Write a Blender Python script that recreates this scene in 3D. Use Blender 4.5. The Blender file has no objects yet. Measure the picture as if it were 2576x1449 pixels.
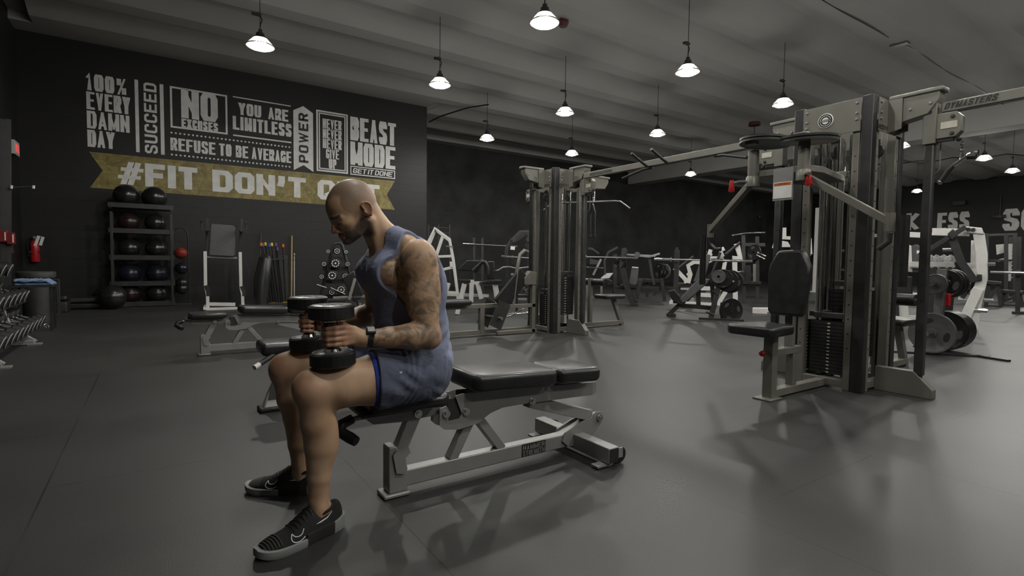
import bpy, bmesh, math, random
import numpy as np
from mathutils import Vector, Matrix

# ---------------------------------------------------------------- camera
sc = bpy.context.scene
COL = sc.collection
CAM_H = 1.03
YAW, PITCH, ROLL, FPX = math.radians(34.21), math.radians(-2.87), math.radians(0.672), 1322.6
_f = Vector((math.sin(YAW) * math.cos(PITCH), math.cos(YAW) * math.cos(PITCH), math.sin(PITCH)))
_r0 = Vector((math.cos(YAW), -math.sin(YAW), 0))
_u0 = _r0.cross(_f)
_r = _r0 * math.cos(ROLL) + _u0 * math.sin(ROLL)
_u = -_r0 * math.sin(ROLL) + _u0 * math.cos(ROLL)
cam = bpy.data.objects.new('camera', bpy.data.cameras.new('camera'))
COL.objects.link(cam)
m = Matrix.Identity(4)
for i in range(3):
    m[i][0], m[i][1], m[i][2] = _r[i], _u[i], -_f[i]
m[2][3] = CAM_H
cam.matrix_world = m
cam.data.sensor_width = 36
cam.data.lens = 36 * FPX / 2576
cam.data.clip_end = 200
sc.camera = cam

# ---------------------------------------------------------------- world, exposure
w = bpy.data.worlds.new('world'); sc.world = w; w.use_nodes = True
w.node_tree.nodes['Background'].inputs[0].default_value = (0.95, 1.0, 0.98, 1)
w.node_tree.nodes['Background'].inputs[1].default_value = 0.02
sc.view_settings.view_transform = 'Standard'
sc.view_settings.look = 'None'
sc.view_settings.gamma = 1
sc.view_settings.exposure = 0.15
sc.view_settings.use_curve_mapping = False
try:
    sc.cycles.use_denoising = True
    sc.cycles.max_bounces = 6; sc.cycles.diffuse_bounces = 4; sc.cycles.glossy_bounces = 3
    sc.cycles.transmission_bounces = 4; sc.cycles.transparent_max_bounces = 8
    sc.cycles.sample_clamp_indirect = 3.0
    sc.cycles.caustics_reflective = False; sc.cycles.caustics_refractive = False
    sc.cycles.use_light_tree = True
except Exception:
    pass
BULB_W = 370.0      # emission strength of every pendant bulb

def ray(px, py):
    return _f + _r * ((px - 1288) / FPX) - _u * ((py - 724.5) / FPX)
def G(px, py, z=0.0):
    d = ray(px, py); return Vector((0, 0, CAM_H)) + d * ((z - CAM_H) / d.z)
def YP(px, py, y):
    d = ray(px, py); return Vector((0, 0, CAM_H)) + d * (y / d.y)
def XP(px, py, x):
    d = ray(px, py); return Vector((0, 0, CAM_H)) + d * (x / d.x)

# ---------------------------------------------------------------- materials
def lin(c):
    return tuple((v / 12.92 if v <= 0.04045 else ((v + 0.055) / 1.055) ** 2.4) for v in c)
def mat(name, col, rough=0.5, metal=0.0, var=0.12, scale=14.0, bump=0.0, bscale=None, spec=0.5, rvar=0.1, coat=0.0, sheen=0.0):
    """principled material with a procedural noise in colour, roughness and (optionally) height"""
    mt = bpy.data.materials.new(name); mt.use_nodes = True
    nt = mt.node_tree; N = nt.nodes; L = nt.links; b = N['Principled BSDF']
    tc = N.new('ShaderNodeTexCoord')
    nz = N.new('ShaderNodeTexNoise'); nz.inputs['Scale'].default_value = scale; nz.inputs['Detail'].default_value = 5
    L.new(tc.outputs['Object'], nz.inputs['Vector'])
    cr = N.new('ShaderNodeValToRGB')
    cr.color_ramp.elements[0].position = 0.3; cr.color_ramp.elements[1].position = 0.7
    cr.color_ramp.elements[0].color = (*[c * (1 - var) for c in col], 1)
    cr.color_ramp.elements[1].color = (*[min(1, c * (1 + var)) for c in col], 1)
    L.new(nz.outputs['Fac'], cr.inputs['Fac']); L.new(cr.outputs['Color'], b.inputs['Base Color'])
    mr = N.new('ShaderNodeMapRange')
    mr.inputs['To Min'].default_value = max(0.02, rough - rvar); mr.inputs['To Max'].default_value = min(1, rough + rvar)
    L.new(nz.outputs['Fac'], mr.inputs['Value']); L.new(mr.outputs['Result'], b.inputs['Roughness'])
    b.inputs['Metallic'].default_value = metal
    b.inputs['Specular IOR Level'].default_value = spec
    if coat: b.inputs['Coat Weight'].default_value = coat; b.inputs['Coat Roughness'].default_value = 0.15
    if sheen: b.inputs['Sheen Weight'].default_value = sheen
    if bump:
        n2 = N.new('ShaderNodeTexNoise'); n2.inputs['Scale'].default_value = bscale or scale * 4; n2.inputs['Detail'].default_value = 4
        L.new(tc.outputs['Object'], n2.inputs['Vector'])
        bp = N.new('ShaderNodeBump'); bp.inputs['Strength'].default_value = bump; bp.inputs['Distance'].default_value = 0.01
        L.new(n2.outputs['Fac'], bp.inputs['Height']); L.new(bp.outputs['Normal'], b.inputs['Normal'])
    return mt
def emit(name, col, s):
    mt = bpy.data.materials.new(name); mt.use_nodes = True; nt = mt.node_tree
    b = nt.nodes['Principled BSDF']; b.inputs['Emission Color'].default_value = (*col, 1); b.inputs['Emission Strength'].default_value = s
    b.inputs['Base Color'].default_value = (*col, 1)
    return mt
M = {}
M['steel'] = mat('silver powder coat', (0.35, 0.347, 0.335), 0.40, 0.35, 0.06, 9, rvar=0.08)
M['champagne'] = mat('champagne powder coat', (0.205, 0.197, 0.168), 0.42, 0.25, 0.08, 6, rvar=0.08)
M['white'] = mat('white powder coat', (0.72, 0.71, 0.68), 0.38, 0, 0.05, 8)
M['black'] = mat('black powder coat', (0.026, 0.026, 0.026), 0.42, 0, 0.2, 10)
M['dgrey'] = mat('dark grey powder coat', (0.05, 0.05, 0.048), 0.42, 0.2, 0.15, 8)
M['pad'] = mat('black vinyl', (0.019, 0.0195, 0.02), 0.34, 0, 0.2, 20, bump=0.12, bscale=220, coat=0.15)
M['padgrey'] = mat('grey vinyl', (0.10, 0.10, 0.105), 0.45, 0, 0.1, 20, bump=0.1, bscale=200)
M['rubber'] = mat('black rubber', (0.012, 0.012, 0.012), 0.48, 0, 0.25, 30, bump=0.1, bscale=150)
M['chrome'] = mat('chrome', (0.75, 0.75, 0.74), 0.13, 1.0, 0.03, 12, rvar=0.05)
M['plate'] = mat('grey cast iron', (0.11, 0.11, 0.108), 0.4, 0.4, 0.15, 20)
M['blkplate'] = mat('black weight plate', (0.016, 0.016, 0.016), 0.33, 0.1, 0.2, 20)
M['red'] = mat('red plastic', (0.55, 0.02, 0.025), 0.35, 0, 0.1, 20)
M['paint'] = mat('white mural paint', (0.88, 0.87, 0.84), 0.7, 0, 0.10, 5)
M['dred'] = mat('dull red enamel', (0.22, 0.012, 0.014), 0.5, 0, 0.1, 20)
M['ink'] = mat('black print', (0.015, 0.015, 0.015), 0.5, 0, 0.1, 20)
M['label'] = mat('pale sticker', (0.62, 0.6, 0.5), 0.5, 0, 0.08, 30)
M['cable'] = mat('black cable', (0.01, 0.01, 0.01), 0.4, 0, 0.1, 20)

# ---------------------------------------------------------------- mesh builder
class MB:
    def __init__(s, T=None): s.v = []; s.f = []; s.T = T or Matrix.Identity(4)
    def add(s, vs, fs):
        n = len(s.v); s.v += [tuple(s.T @ Vector(p)) for p in vs]; s.f += [tuple(i + n for i in f) for f in fs]; return s
    def box(s, c, sz, rz=0.0, R=None):
        R = R or Matrix.Rotation(rz, 3, 'Z'); c = Vector(c); h = [x / 2 for x in sz]
        vs = [c + R @ Vector((x * h[0], y * h[1], z * h[2])) for x in (-1, 1) for y in (-1, 1) for z in (-1, 1)]
        return s.add(vs, [(0, 1, 3, 2), (4, 6, 7, 5), (0, 4, 5, 1), (2, 3, 7, 6), (0, 2, 6, 4), (1, 5, 7, 3)])
    def beam(s, a, b, w, h=None, up=(0, 0, 1)):
        """rectangular bar from a to b, w wide (sideways), h high (along up)"""
        a, b = Vector(a), Vector(b); h = h or w; d = (b - a).normalized(); up = Vector(up)
        if abs(d.dot(up)) > 0.98: up = Vector((1, 0, 0)) if abs(d.x) < 0.9 else Vector((0, 1, 0))
        sd = d.cross(up).normalized(); u2 = sd.cross(d)
        vs = [p + sd * x * w / 2 + u2 * y * h / 2 for p in (a, b) for x, y in ((-1, -1), (1, -1), (1, 1), (-1, 1))]
        return s.add(vs, [(0, 1, 2, 3), (7, 6, 5, 4), (0, 4, 5, 1), (1, 5, 6, 2), (2, 6, 7, 3), (3, 7, 4, 0)])
    def path(s, pts, w, h=None, up=(0, 0, 1)):
        """mitred rectangular bar along pts"""
        pts = [Vector(p) for p in pts]; h = h or w; up = Vector(up); rings = []
        for i, p in enumerate(pts):
            d0 = (p - pts[i - 1]).normalized() if i else None; d1 = (pts[i + 1] - p).normalized() if i < len(pts) - 1 else None
            d = ((d0 or d1) + (d1 or d0)).normalized(); k = 1 / max(0.4, d.dot(d0 or d1))
            sd = d.cross(up); sd = sd.normalized() if sd.length > 0.05 else Vector((0, 1, 0)); u2 = sd.cross(d).normalized()
            rings.append([p + sd * x * w / 2 + u2 * y * k * h / 2 for x, y in ((-1, -1), (1, -1), (1, 1), (-1, 1))])
        vs = [q for r_ in rings for q in r_]; fs = [(0, 1, 2, 3), tuple(len(vs) - 1 - i for i in range(4))]
        for i in range(len(pts) - 1):
            for j in range(4): a = 4 * i + j; b = 4 * i + (j + 1) % 4; fs.append((a, a + 4, b + 4, b))
        return s.add(vs, fs)
    def tube(s, pts, r, n=12, closed=False, cap=True):
        pts = [Vector(p) for p in pts]; N = len(pts); rr = r if isinstance(r, (list, tuple)) else [r] * N
        vs = []; prev = None
        for i, p in enumerate(pts):
            a = pts[(i - 1) % N] if (i or closed) else p; b = pts[(i + 1) % N] if (i < N - 1 or closed) else p
            d = (b - a).normalized()
            if prev is None:
                ref = Vector((0, 0, 1)) if abs(d.z) < 0.9 else Vector((1, 0, 0)); sd = d.cross(ref).normalized()
            else:
                sd = (prev - d * prev.dot(d)); sd = sd.normalized() if sd.length > 1e-4 else prev
            prev = sd; u2 = d.cross(sd)
            vs += [p + (sd * math.cos(t) + u2 * math.sin(t)) * rr[i] for t in [2 * math.pi * k / n for k in range(n)]]
        fs = []
        for i in range(N if closed else N - 1):
            for k in range(n):
                a = i * n + k; b = i * n + (k + 1) % n; c = ((i + 1) % N) * n; fs.append((a, c + k, c + (k + 1) % n, b)[::-1])
        if not closed and cap: fs += [tuple(range(n)), tuple((N - 1) * n + k for k in reversed(range(n)))]
        return s.add(vs, fs)
    def cyl(s, a, b, r, n=20, r2=None): return s.tube([a, b], [r, r if r2 is None else r2], n)
    def lathe(s, prof, c=(0, 0, 0), ax=(0, 0, 1), n=32):
        """profile [(radius, height)] turned about the axis ax through c"""
        ax = Vector(ax).normalized(); sd = ax.orthogonal().normalized(); u2 = ax.cross(sd); c = Vector(c); vs = []; K = len(prof)
        for k in range(n):
            t = 2 * math.pi * k / n; d = sd * math.cos(t) + u2 * math.sin(t)
            vs += [c + d * max(r, 1e-5) + ax * h for r, h in prof]
        fs = []
        for k in range(n):
            for i in range(K - 1): a = k * K + i; b = ((k + 1) % n) * K + i; fs.append((a, b, b + 1, a + 1))
        return s.add(vs, fs)
    def prism(s, poly, o, ex, ey, t):
        """polygon (x, y) in the plane o + x*ex + y*ey, extruded by t both ways / 2"""
        o, ex, ey = Vector(o), Vector(ex), Vector(ey); nz = ex.cross(ey).normalized() * (t / 2); n = len(poly)
        vs = [o + ex * x + ey * y + nz for x, y in poly] + [o + ex * x + ey * y - nz for x, y in poly]
        fs = [tuple(range(n)), tuple(reversed(range(n, 2 * n)))] + [(i, (i + 1) % n + 0, (i + 1) % n + n, i + n)[::-1] for i in range(n)]
        return s.add(vs, fs)
    def ball(s, c, r, n=16, sc_=(1, 1, 1)):
        c = Vector(c); prof = []
        vs = [c + Vector((0, 0, r * sc_[2]))]; fs = []; R_ = n // 2
        for i in range(1, R_):
            a = math.pi * i / R_
            vs += [c + Vector((math.sin(a) * math.cos(t) * r * sc_[0], math.sin(a) * math.sin(t) * r * sc_[1], math.cos(a) * r * sc_[2])) for t in [2 * math.pi * k / n for k in range(n)]]
        vs.append(c - Vector((0, 0, r * sc_[2])))
        for k in range(n): fs.append((0, 1 + k, 1 + (k + 1) % n))
        for i in range(R_ - 2):
            for k in range(n): a = 1 + i * n; fs.append((a + k, a + n + k, a + n + (k + 1) % n, a + (k + 1) % n))
        e = len(vs) - 1; a = 1 + (R_ - 2) * n
        for k in range(n): fs.append((e, a + (k + 1) % n, a + k))
        return s.add(vs, fs)
    def pad(s, c, sz, r=0.03, R=None, seg=5, taper=1.0, top=None):
        """upholstered pad: rounded rectangle with rolled edges; sz = (length x, width y, thickness z)"""
        R = R or Matrix.Identity(3); c = Vector(c); lx, ly, lz = sz; prof = []; e = min(lz / 2 * 0.9, 0.03)
        lay = []
        for k in range(seg + 1):
            a = math.pi / 2 * k / seg; lay.append((e * (1 - math.sin(a)), -lz / 2 + e * (1 - math.cos(a))))
        lay = [(i, z) for i, z in lay] + [(i, -z) for i, z in reversed(lay)]
        lay[0] = (lay[0][0], lay[0][1])
        vs = []; n = 4 * (seg + 1)
        def ring(ins, z):
            o = []
            for qx, qy, a0 in ((1, 1, 0), (-1, 1, 90), (-1, -1, 180), (1, -1, 270)):
                for k in range(seg + 1):
                    a = math.radians(a0 + 90 * k / seg); rr = max(r - ins, 0.002)
                    x = qx * (lx / 2 - r) + math.cos(a) * rr; y = qy * (ly / 2 - r) + math.sin(a) * rr
                    tp = 1 + (taper - 1) * (x / lx + 0.5)
                    o.append(c + R @ Vector((x, y * tp, z)))
            return o
        for i, z in lay: vs += ring(i, z)
        fs = [tuple(reversed(range(n)))]
        for i in range(len(lay) - 1):
            for k in range(n): a = i * n + k; b = i * n + (k + 1) % n; fs.append((a, b, b + n, a + n))
        # domed top
        t0 = (len(lay) - 1) * n; base = len(vs); rg = ring(e + 0.35 * min(lx, ly) * 0.5, lz / 2 + 0.0)
        cx = c + R @ Vector((0, 0, lz / 2))
        fs.append(tuple(range(t0, t0 + n)))
        return s.add(vs, fs)
    def build(s, name, mt, parent=None, bevel=0, smooth=35, loc=None):
        me = bpy.data.meshes.new(name); me.from_pydata(s.v, [], s.f); me.update()
        if smooth is not None:
            me.polygons.foreach_set('use_smooth', [True] * len(me.polygons)); me.set_sharp_from_angle(angle=math.radians(smooth))
        o = bpy.data.objects.new(name, me); COL.objects.link(o)
        me.materials.append(M[mt] if isinstance(mt, str) else mt)
        if parent is not None: o.parent = parent
        if loc is not None: o.location = loc
        if bevel:
            b = o.modifiers.new('bevel', 'BEVEL'); b.width = bevel; b.segments = 2; b.limit_method = 'ANGLE'; b.angle_limit = math.radians(40)
            b.harden_normals = False
        return o
def tag(o, label=None, cat=None, group=None, kind=None):
    if label: o['label'] = label
    if cat: o['category'] = cat
    if group: o['group'] = group
    if kind: o['kind'] = kind
    return o
def thing(name, label, cat, loc=(0, 0, 0), rz=0.0, group=None):
    o = bpy.data.objects.new(name, None); COL.objects.link(o); o.location = loc; o.rotation_euler = (0, 0, rz); o.empty_display_size = 0.1
    return tag(o, label, cat, group)
def dup(root, loc=None, rz=None, label=None, group=None):
    """a copy of a thing with copies of its parts and sub-parts"""
    def rec(o, par):
        c = o.copy(); COL.objects.link(c); c.parent = par
        for ch in list(o.children): rec(ch, c)
        return c
    r = rec(root, None)
    if loc is not None: r.location = loc
    if rz is not None: r.rotation_euler = (0, 0, rz)
    if label: r['label'] = label
    if group: r['group'] = group
    return r
def struct(mb, name, mt, **k): return tag(mb.build(name, mt, **k), kind='structure')

# ---------------------------------------------------------------- stroke lettering (own glyphs, condensed sans)
GL = {
 'A': [[(0, 0), (0.5, 1)], [(0.5, 1), (1, 0)], [(0.2, 0.22), (0.8, 0.22)]],
 'B': [[(0, 0), (0, 1), (0.8, 1), (1, 0.88), (1, 0.64), (0.8, 0.53), (0, 0.53)], [(0.8, 0.53), (1, 0.4), (1, 0.12), (0.8, 0), (0, 0)]],
 'C': [[(1, 0.68), (1, 0.86), (0.82, 1), (0.18, 1), (0, 0.86), (0, 0.14), (0.18, 0), (0.82, 0), (1, 0.14), (1, 0.32)]],
 'D': [[(0, 0), (0, 1), (0.78, 1), (1, 0.84), (1, 0.16), (0.78, 0), (0, 0)]],
 'E': [[(1, 1), (0, 1), (0, 0), (1, 0)], [(0, 0.52), (0.82, 0.52)]],
 'F': [[(1, 1), (0, 1), (0, 0)], [(0, 0.5), (0.82, 0.5)]],
 'G': [[(1, 0.7), (1, 0.86), (0.82, 1), (0.18, 1), (0, 0.86), (0, 0.14), (0.18, 0), (0.82, 0), (1, 0.14), (1, 0.46), (0.55, 0.46)]],
 'H': [[(0, 0), (0, 1)], [(1, 0), (1, 1)], [(0, 0.5), (1, 0.5)]],
 'I': [[(0.5, 0), (0.5, 1)]],
 'K': [[(0, 0), (0, 1)], [(1, 1), (0.12, 0.48), (1, 0)]],
 'L': [[(0, 1), (0, 0), (1, 0)]],
 'M': [[(0, 0), (0, 1)], [(0, 1), (0.5, 0.1)], [(0.5, 0.1), (1, 1)], [(1, 1), (1, 0)]],
 'N': [[(0, 0), (0, 1)], [(0, 1), (1, 0)], [(1, 0), (1, 1)]],
 'O': [[(0.5, 1), (0.18, 1), (0, 0.86), (0, 0.14), (0.18, 0), (0.82, 0), (1, 0.14), (1, 0.86), (0.82, 1), (0.5, 1)]],
 'P': [[(0, 0), (0, 1), (0.8, 1), (1, 0.86), (1, 0.58), (0.8, 0.44), (0, 0.44)]],
 'Q': [[(0.5, 1), (0.18, 1), (0, 0.86), (0, 0.14), (0.18, 0), (0.82, 0), (1, 0.14), (1, 0.86), (0.82, 1), (0.5, 1)], [(0.6, 0.25), (1, -0.08)]],
 'R': [[(0, 0), (0, 1), (0.8, 1), (1, 0.86), (1, 0.62), (0.8, 0.5), (0, 0.5)], [(0.6, 0.5), (1, 0)]],
 'S': [[(1, 0.72), (1, 0.86), (0.82, 1), (0.18, 1), (0, 0.86), (0, 0.68), (0.15, 0.56), (0.85, 0.44), (1, 0.32), (1, 0.14), (0.82, 0), (0.18, 0), (0, 0.14), (0, 0.28)]],
 'T': [[(0, 1), (1, 1)], [(0.5, 1), (0.5, 0)]],
 'U': [[(0, 1), (0, 0.14), (0.18, 0), (0.82, 0), (1, 0.14), (1, 1)]],
 'V': [[(0, 1), (0.5, 0)], [(0.5, 0), (1, 1)]],
 'W': [[(0, 1), (0.25, 0)], [(0.25, 0), (0.5, 0.9)], [(0.5, 0.9), (0.75, 0)], [(0.75, 0), (1, 1)]],
 'X': [[(0, 0), (1, 1)], [(0, 1), (1, 0)]],
 'Y': [[(0, 1), (0.5, 0.42)], [(0.5, 0.42), (1, 1)], [(0.5, 0.46), (0.5, 0)]],
 '0': [[(0.5, 1), (0.18, 1), (0, 0.86), (0, 0.14), (0.18, 0), (0.82, 0), (1, 0.14), (1, 0.86), (0.82, 1), (0.5, 1)]],
 '1': [[(0.1, 0.84), (0.5, 1), (0.5, 0)]],
 '#': [[(0.2, 0), (0.45, 1)], [(0.6, 0), (0.85, 1)], [(0.0, 0.3), (0.95, 0.3)], [(0.1, 0.7), (1.05, 0.7)]],
 "'": [[(0.5, 1), (0.5, 0.8), (0.2, 0.62)]],
 '%': [[(0.0, 0.62), (0, 1), (0.32, 1), (0.32, 0.62), (0.0, 0.62)], [(0.68, 0), (0.68, 0.38), (1, 0.38), (1, 0), (0.68, 0)], [(0.12, 0), (0.88, 1)]],
 '-': [[(0.1, 0.45), (0.9, 0.45)]],
}
NARROW = {'I': 0.0, "'": 0.25, '1': 0.45, ' ': 0.6, '-': 0.7}
WIDE = {'M': 1.3, 'W': 1.45, '%': 1.5, '#': 1.25}
def stroke(mb, pts, sw, F, closed=False):
    """flat mitred ribbon; F maps (x, y) in metres to 3-D"""
    P = [Vector((x, y)) for x, y in pts]; L_, R_ = [], []
    n = len(P); loop = (P[0] - P[-1]).length < 1e-6 and n > 3
    for i, p in enumerate(P):
        a = P[i - 1] if i else (P[-2] if loop else None); b = P[i + 1] if i < n - 1 else (P[1] if loop else None)
        d0 = (p - a).normalized() if a is not None else None; d1 = (b - p).normalized() if b is not None else None
        n0 = Vector((-(d0 or d1).y, (d0 or d1).x)); n1 = Vector((-(d1 or d0).y, (d1 or d0).x))
        mm = (n0 + n1); mm = mm / max(1e-6, mm.length) if mm.length > 1e-3 else n0
        k = min(1.6, 1 / max(0.3, mm.dot(n0))); L_.append(p + mm * k * sw / 2); R_.append(p - mm * k * sw / 2)
    for i in range(n - 1):
        q = [L_[i], L_[i + 1], R_[i + 1], R_[i]]; mb.add([F(v.x, v.y) for v in q], [(3, 2, 1, 0)])
def lettering(text, F, x0, y0, width, height, sw, gap=None, slant=0.0, kh=0.74):
    """one line of capitals filling width x height from the lower left (x0, y0); sw = stem width, kh = bar weight / stem width"""
    mb = MB(); gap = gap if gap is not None else sw * 0.45
    rel = [NARROW.get(c, WIDE.get(c, 1.0)) for c in text]
    n = len(text); inner = width - n * sw - (n - 1) * gap; u = inner / max(0.1, sum(rel)); x = x0
    H_ = height / kh; h = H_ - sw; lift = 0
    def FF(a, b):
        b = min(max(b, 0), H_) if c in 'AVWMNYKXRZ' else b
        p = Vector(F(a + slant * b * kh, y0 + b * kh)); return p + off
    nrm = (Vector(F(1, 0)) - Vector(F(0, 0))).cross(Vector(F(0, 1)) - Vector(F(0, 0))).normalized()
    for c, r_ in zip(text, rel):
        cw = r_ * u
        for st in GL.get(c, []):
            off = nrm * (max(0.0004, sw * 0.014) * (lift % 4)); lift += 1
            p = [Vector((x + sw / 2 + (a * cw if c != 'I' else 0), sw / 2 + b * h)) for a, b in st]
            if (p[0] - p[-1]).length > 1e-6:
                d = (p[0] - p[1]).normalized(); d2 = (p[-1] - p[-2]).normalized()
                def ext(d_, q):
                    if c in 'CSG01UJ' or c == "'": return 0 if abs(d_.x) < 0.5 and c in 'CSG' else sw / 2
                    if abs(d_.y) > 0.95: return sw / 2
                    if abs(d_.x) > 0.99: return sw / 2 if c in 'ELT#-F' else 0
                    return sw * 0.32
                p[0] = p[0] + d * ext(d, p[0]); p[-1] = p[-1] + d2 * ext(d2, p[-1])
            dg = len(p) == 2 and abs((p[1] - p[0]).normalized().x) > 0.03 and abs((p[1] - p[0]).normalized().y) > 0.03
            if c == 'S':
                for qi, q in enumerate(p[1:-1]):
                    mb.add([FF(q.x + sw * 0.53 * math.cos(math.pi / 8 + k_ * math.pi / 4), q.y + sw * 0.53 * math.sin(math.pi / 8 + k_ * math.pi / 4)) + nrm * (max(0.0002, sw * 0.004) * (1 + 0.3 * qi)) for k_ in range(8)], [tuple(range(8))])
            stroke(mb, [(q.x, min(max(q.y, 0), H_) if c in 'AVWMNYKXR' else q.y) for q in p], sw * (0.5 if c == '%' else (0.55 if c == 'M' else 0.62) if dg and c in 'NM' else 0.72 if dg and c in 'WVA' else 1), FF)
        x += cw + sw + gap
    return mb
# ================================================================ ROOM
WALL_Y, BACK_Y, FAR_X, LEFT_X, CEIL_Z, STEM_Z = 14.3, 18.5, 35.8, -2.2, 5.68, 5.5
def node_mat(name):
    mt = bpy.data.materials.new(name); mt.use_nodes = True; nt = mt.node_tree
    return mt, nt.nodes, nt.links, nt.nodes['Principled BSDF']
def ramp(N, p0, c0, p1, c1):
    r_ = N.new('ShaderNodeValToRGB'); r_.color_ramp.elements[0].position = p0; r_.color_ramp.elements[1].position = p1
    r_.color_ramp.elements[0].color = (*c0, 1); r_.color_ramp.elements[1].color = (*c1, 1); return r_
def mixc(N, L, a, b, fac, mode='MIX'):
    mx = N.new('ShaderNodeMix'); mx.data_type = 'RGBA'; mx.blend_type = mode
    for s, v in ((6, a), (7, b)):
        if isinstance(v, tuple): mx.inputs[s].default_value = (*v, 1)
        else: L.new(v, mx.inputs[s])
    if isinstance(fac, (int, float)): mx.inputs[0].default_value = fac
    else: L.new(fac, mx.inputs[0])
    return mx.outputs[2]
# rubber mat floor
mt, N, L, b = node_mat('speckled rubber matting'); M['floor'] = mt
tc = N.new('ShaderNodeTexCoord')
n1 = N.new('ShaderNodeTexNoise'); n1.inputs['Scale'].default_value = 0.55; n1.inputs['Detail'].default_value = 6; n1.inputs['Roughness'].default_value = 0.6
n2 = N.new('ShaderNodeTexNoise'); n2.inputs['Scale'].default_value = 190; n2.inputs['Detail'].default_value = 2
n3 = N.new('ShaderNodeTexVoronoi'); n3.inputs['Scale'].default_value = 150
for n_ in (n1, n2, n3): L.new(tc.outputs['Object'], n_.inputs['Vector'])
r1 = ramp(N, 0.32, (0.036, 0.036, 0.0355), 0.7, (0.056, 0.056, 0.0545)); L.new(n1.outputs['Fac'], r1.inputs['Fac'])
r2 = ramp(N, 0.42, (0.82, 0.82, 0.82), 0.62, (1.0, 1.0, 1.0)); L.new(n2.outputs['Fac'], r2.inputs['Fac'])
c = mixc(N, L, r1.outputs['Color'], r2.outputs['Color'], 1.0, 'MULTIPLY')
r3 = ramp(N, 0.0, (0.30, 0.30, 0.29), 0.10, (0, 0, 0)); L.new(n3.outputs['Distance'], r3.inputs['Fac'])
r3b = ramp(N, 0.93, (0, 0, 0), 0.97, (1, 1, 1)); L.new(n3.outputs['Color'], r3b.inputs['Fac'])
sp = mixc(N, L, r3.outputs['Color'], r3b.outputs['Color'], 1.0, 'MULTIPLY')
c = mixc(N, L, c, sp, 1.0, 'ADD')
# seams: mats 1.21 m wide (x), 1.83 m long (y), each column shifted
sx = N.new('ShaderNodeSeparateXYZ'); cx = N.new('ShaderNodeCombineXYZ'); L.new(tc.outputs['Object'], sx.inputs[0])
ay = N.new('ShaderNodeMath'); ay.operation = 'ADD'; ay.inputs[1].default_value = 20 * 1.83 - 1.22; L.new(sx.outputs['Y'], ay.inputs[0])
ax = N.new('ShaderNodeMath'); ax.operation = 'ADD'; ax.inputs[1].default_value = 20 * 1.21 - 0.79; L.new(sx.outputs['X'], ax.inputs[0])
L.new(ay.outputs[0], cx.inputs['X']); L.new(ax.outputs[0], cx.inputs['Y'])
bt = N.new('ShaderNodeTexBrick'); L.new(cx.outputs[0], bt.inputs['Vector'])
bt.inputs['Scale'].default_value = 1.0; bt.inputs['Brick Width'].default_value = 1.83; bt.inputs['Row Height'].default_value = 1.21
bt.inputs['Mortar Size'].default_value = 0.0035; bt.inputs['Mortar Smooth'].default_value = 0.3; bt.inputs['Bias'].default_value = 0
bt.offset = 0.5; bt.offset_frequency = 2; bt.squash = 1
n4 = N.new('ShaderNodeTexNoise'); n4.inputs['Scale'].default_value = 1.3; L.new(tc.outputs['Object'], n4.inputs['Vector'])
r4 = ramp(N, 0.38, (0.12, 0.12, 0.12), 0.56, (0.95, 0.95, 0.95)); L.new(n4.outputs['Fac'], r4.inputs['Fac'])
sf = N.new('ShaderNodeMath'); sf.operation = 'MULTIPLY'; L.new(bt.outputs['Fac'], sf.inputs[0]); L.new(r4.outputs['Color'], sf.inputs[1])
c = mixc(N, L, c, (0.008, 0.008, 0.008), sf.outputs[0]); L.new(c, b.inputs['Base Color'])
mr = N.new('ShaderNodeMapRange'); mr.inputs['To Min'].default_value = 0.36; mr.inputs['To Max'].default_value = 0.56
L.new(n1.outputs['Fac'], mr.inputs['Value']); L.new(mr.outputs['Result'], b.inputs['Roughness'])
bp = N.new('ShaderNodeBump'); bp.inputs['Strength'].default_value = 0.2; bp.inputs['Distance'].default_value = 0.003
L.new(n2.outputs['Fac'], bp.inputs['Height']); L.new(bp.outputs['Normal'], b.inputs['Normal'])
b.inputs['Specular IOR Level'].default_value = 0.5

def block_mat(name, col, bw=0.40, bh=0.20, plane='xz', murk=0.0):
    mt, N, L, b = node_mat(name)
    tc = N.new('ShaderNodeTexCoord'); s_ = N.new('ShaderNodeSeparateXYZ'); c_ = N.new('ShaderNodeCombineXYZ'); L.new(tc.outputs['Object'], s_.inputs[0])
    L.new(s_.outputs['X' if plane == 'xz' else 'Y'], c_.inputs['X']); L.new(s_.outputs['Z'], c_.inputs['Y'])
    bt = N.new('ShaderNodeTexBrick'); L.new(c_.outputs[0], bt.inputs['Vector']); bt.inputs['Scale'].default_value = 1
    bt.inputs['Brick Width'].default_value = bw; bt.inputs['Row Height'].default_value = bh; bt.inputs['Mortar Size'].default_value = 0.006
    nz = N.new('ShaderNodeTexNoise'); nz.inputs['Scale'].default_value = 1.1; nz.inputs['Detail'].default_value = 7; L.new(tc.outputs['Object'], nz.inputs['Vector'])
    r_ = ramp(N, 0.35, tuple(v * 0.8 for v in col), 0.68, tuple(v * (1.2 + murk) for v in col)); L.new(nz.outputs['Fac'], r_.inputs['Fac'])
    L.new(r_.outputs['Color'], b.inputs['Base Color']); b.inputs['Roughness'].default_value = 0.55
    bp = N.new('ShaderNodeBump'); bp.inputs['Strength'].default_value = 0.5; bp.inputs['Distance'].default_value = 0.006; bp.invert = True
    L.new(bt.outputs['Fac'], bp.inputs['Height']); L.new(bp.outputs['Normal'], b.inputs['Normal'])
    return mt
M['blockwall'] = block_mat('black painted block wall', (0.0095, 0.0095, 0.0093))
M['backwall'] = block_mat('black wall with smoky mural', (0.016, 0.0165, 0.016), murk=1.6)
M['sidewall'] = block_mat('black painted side wall', (0.013, 0.0135, 0.013), plane='yz')
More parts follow.
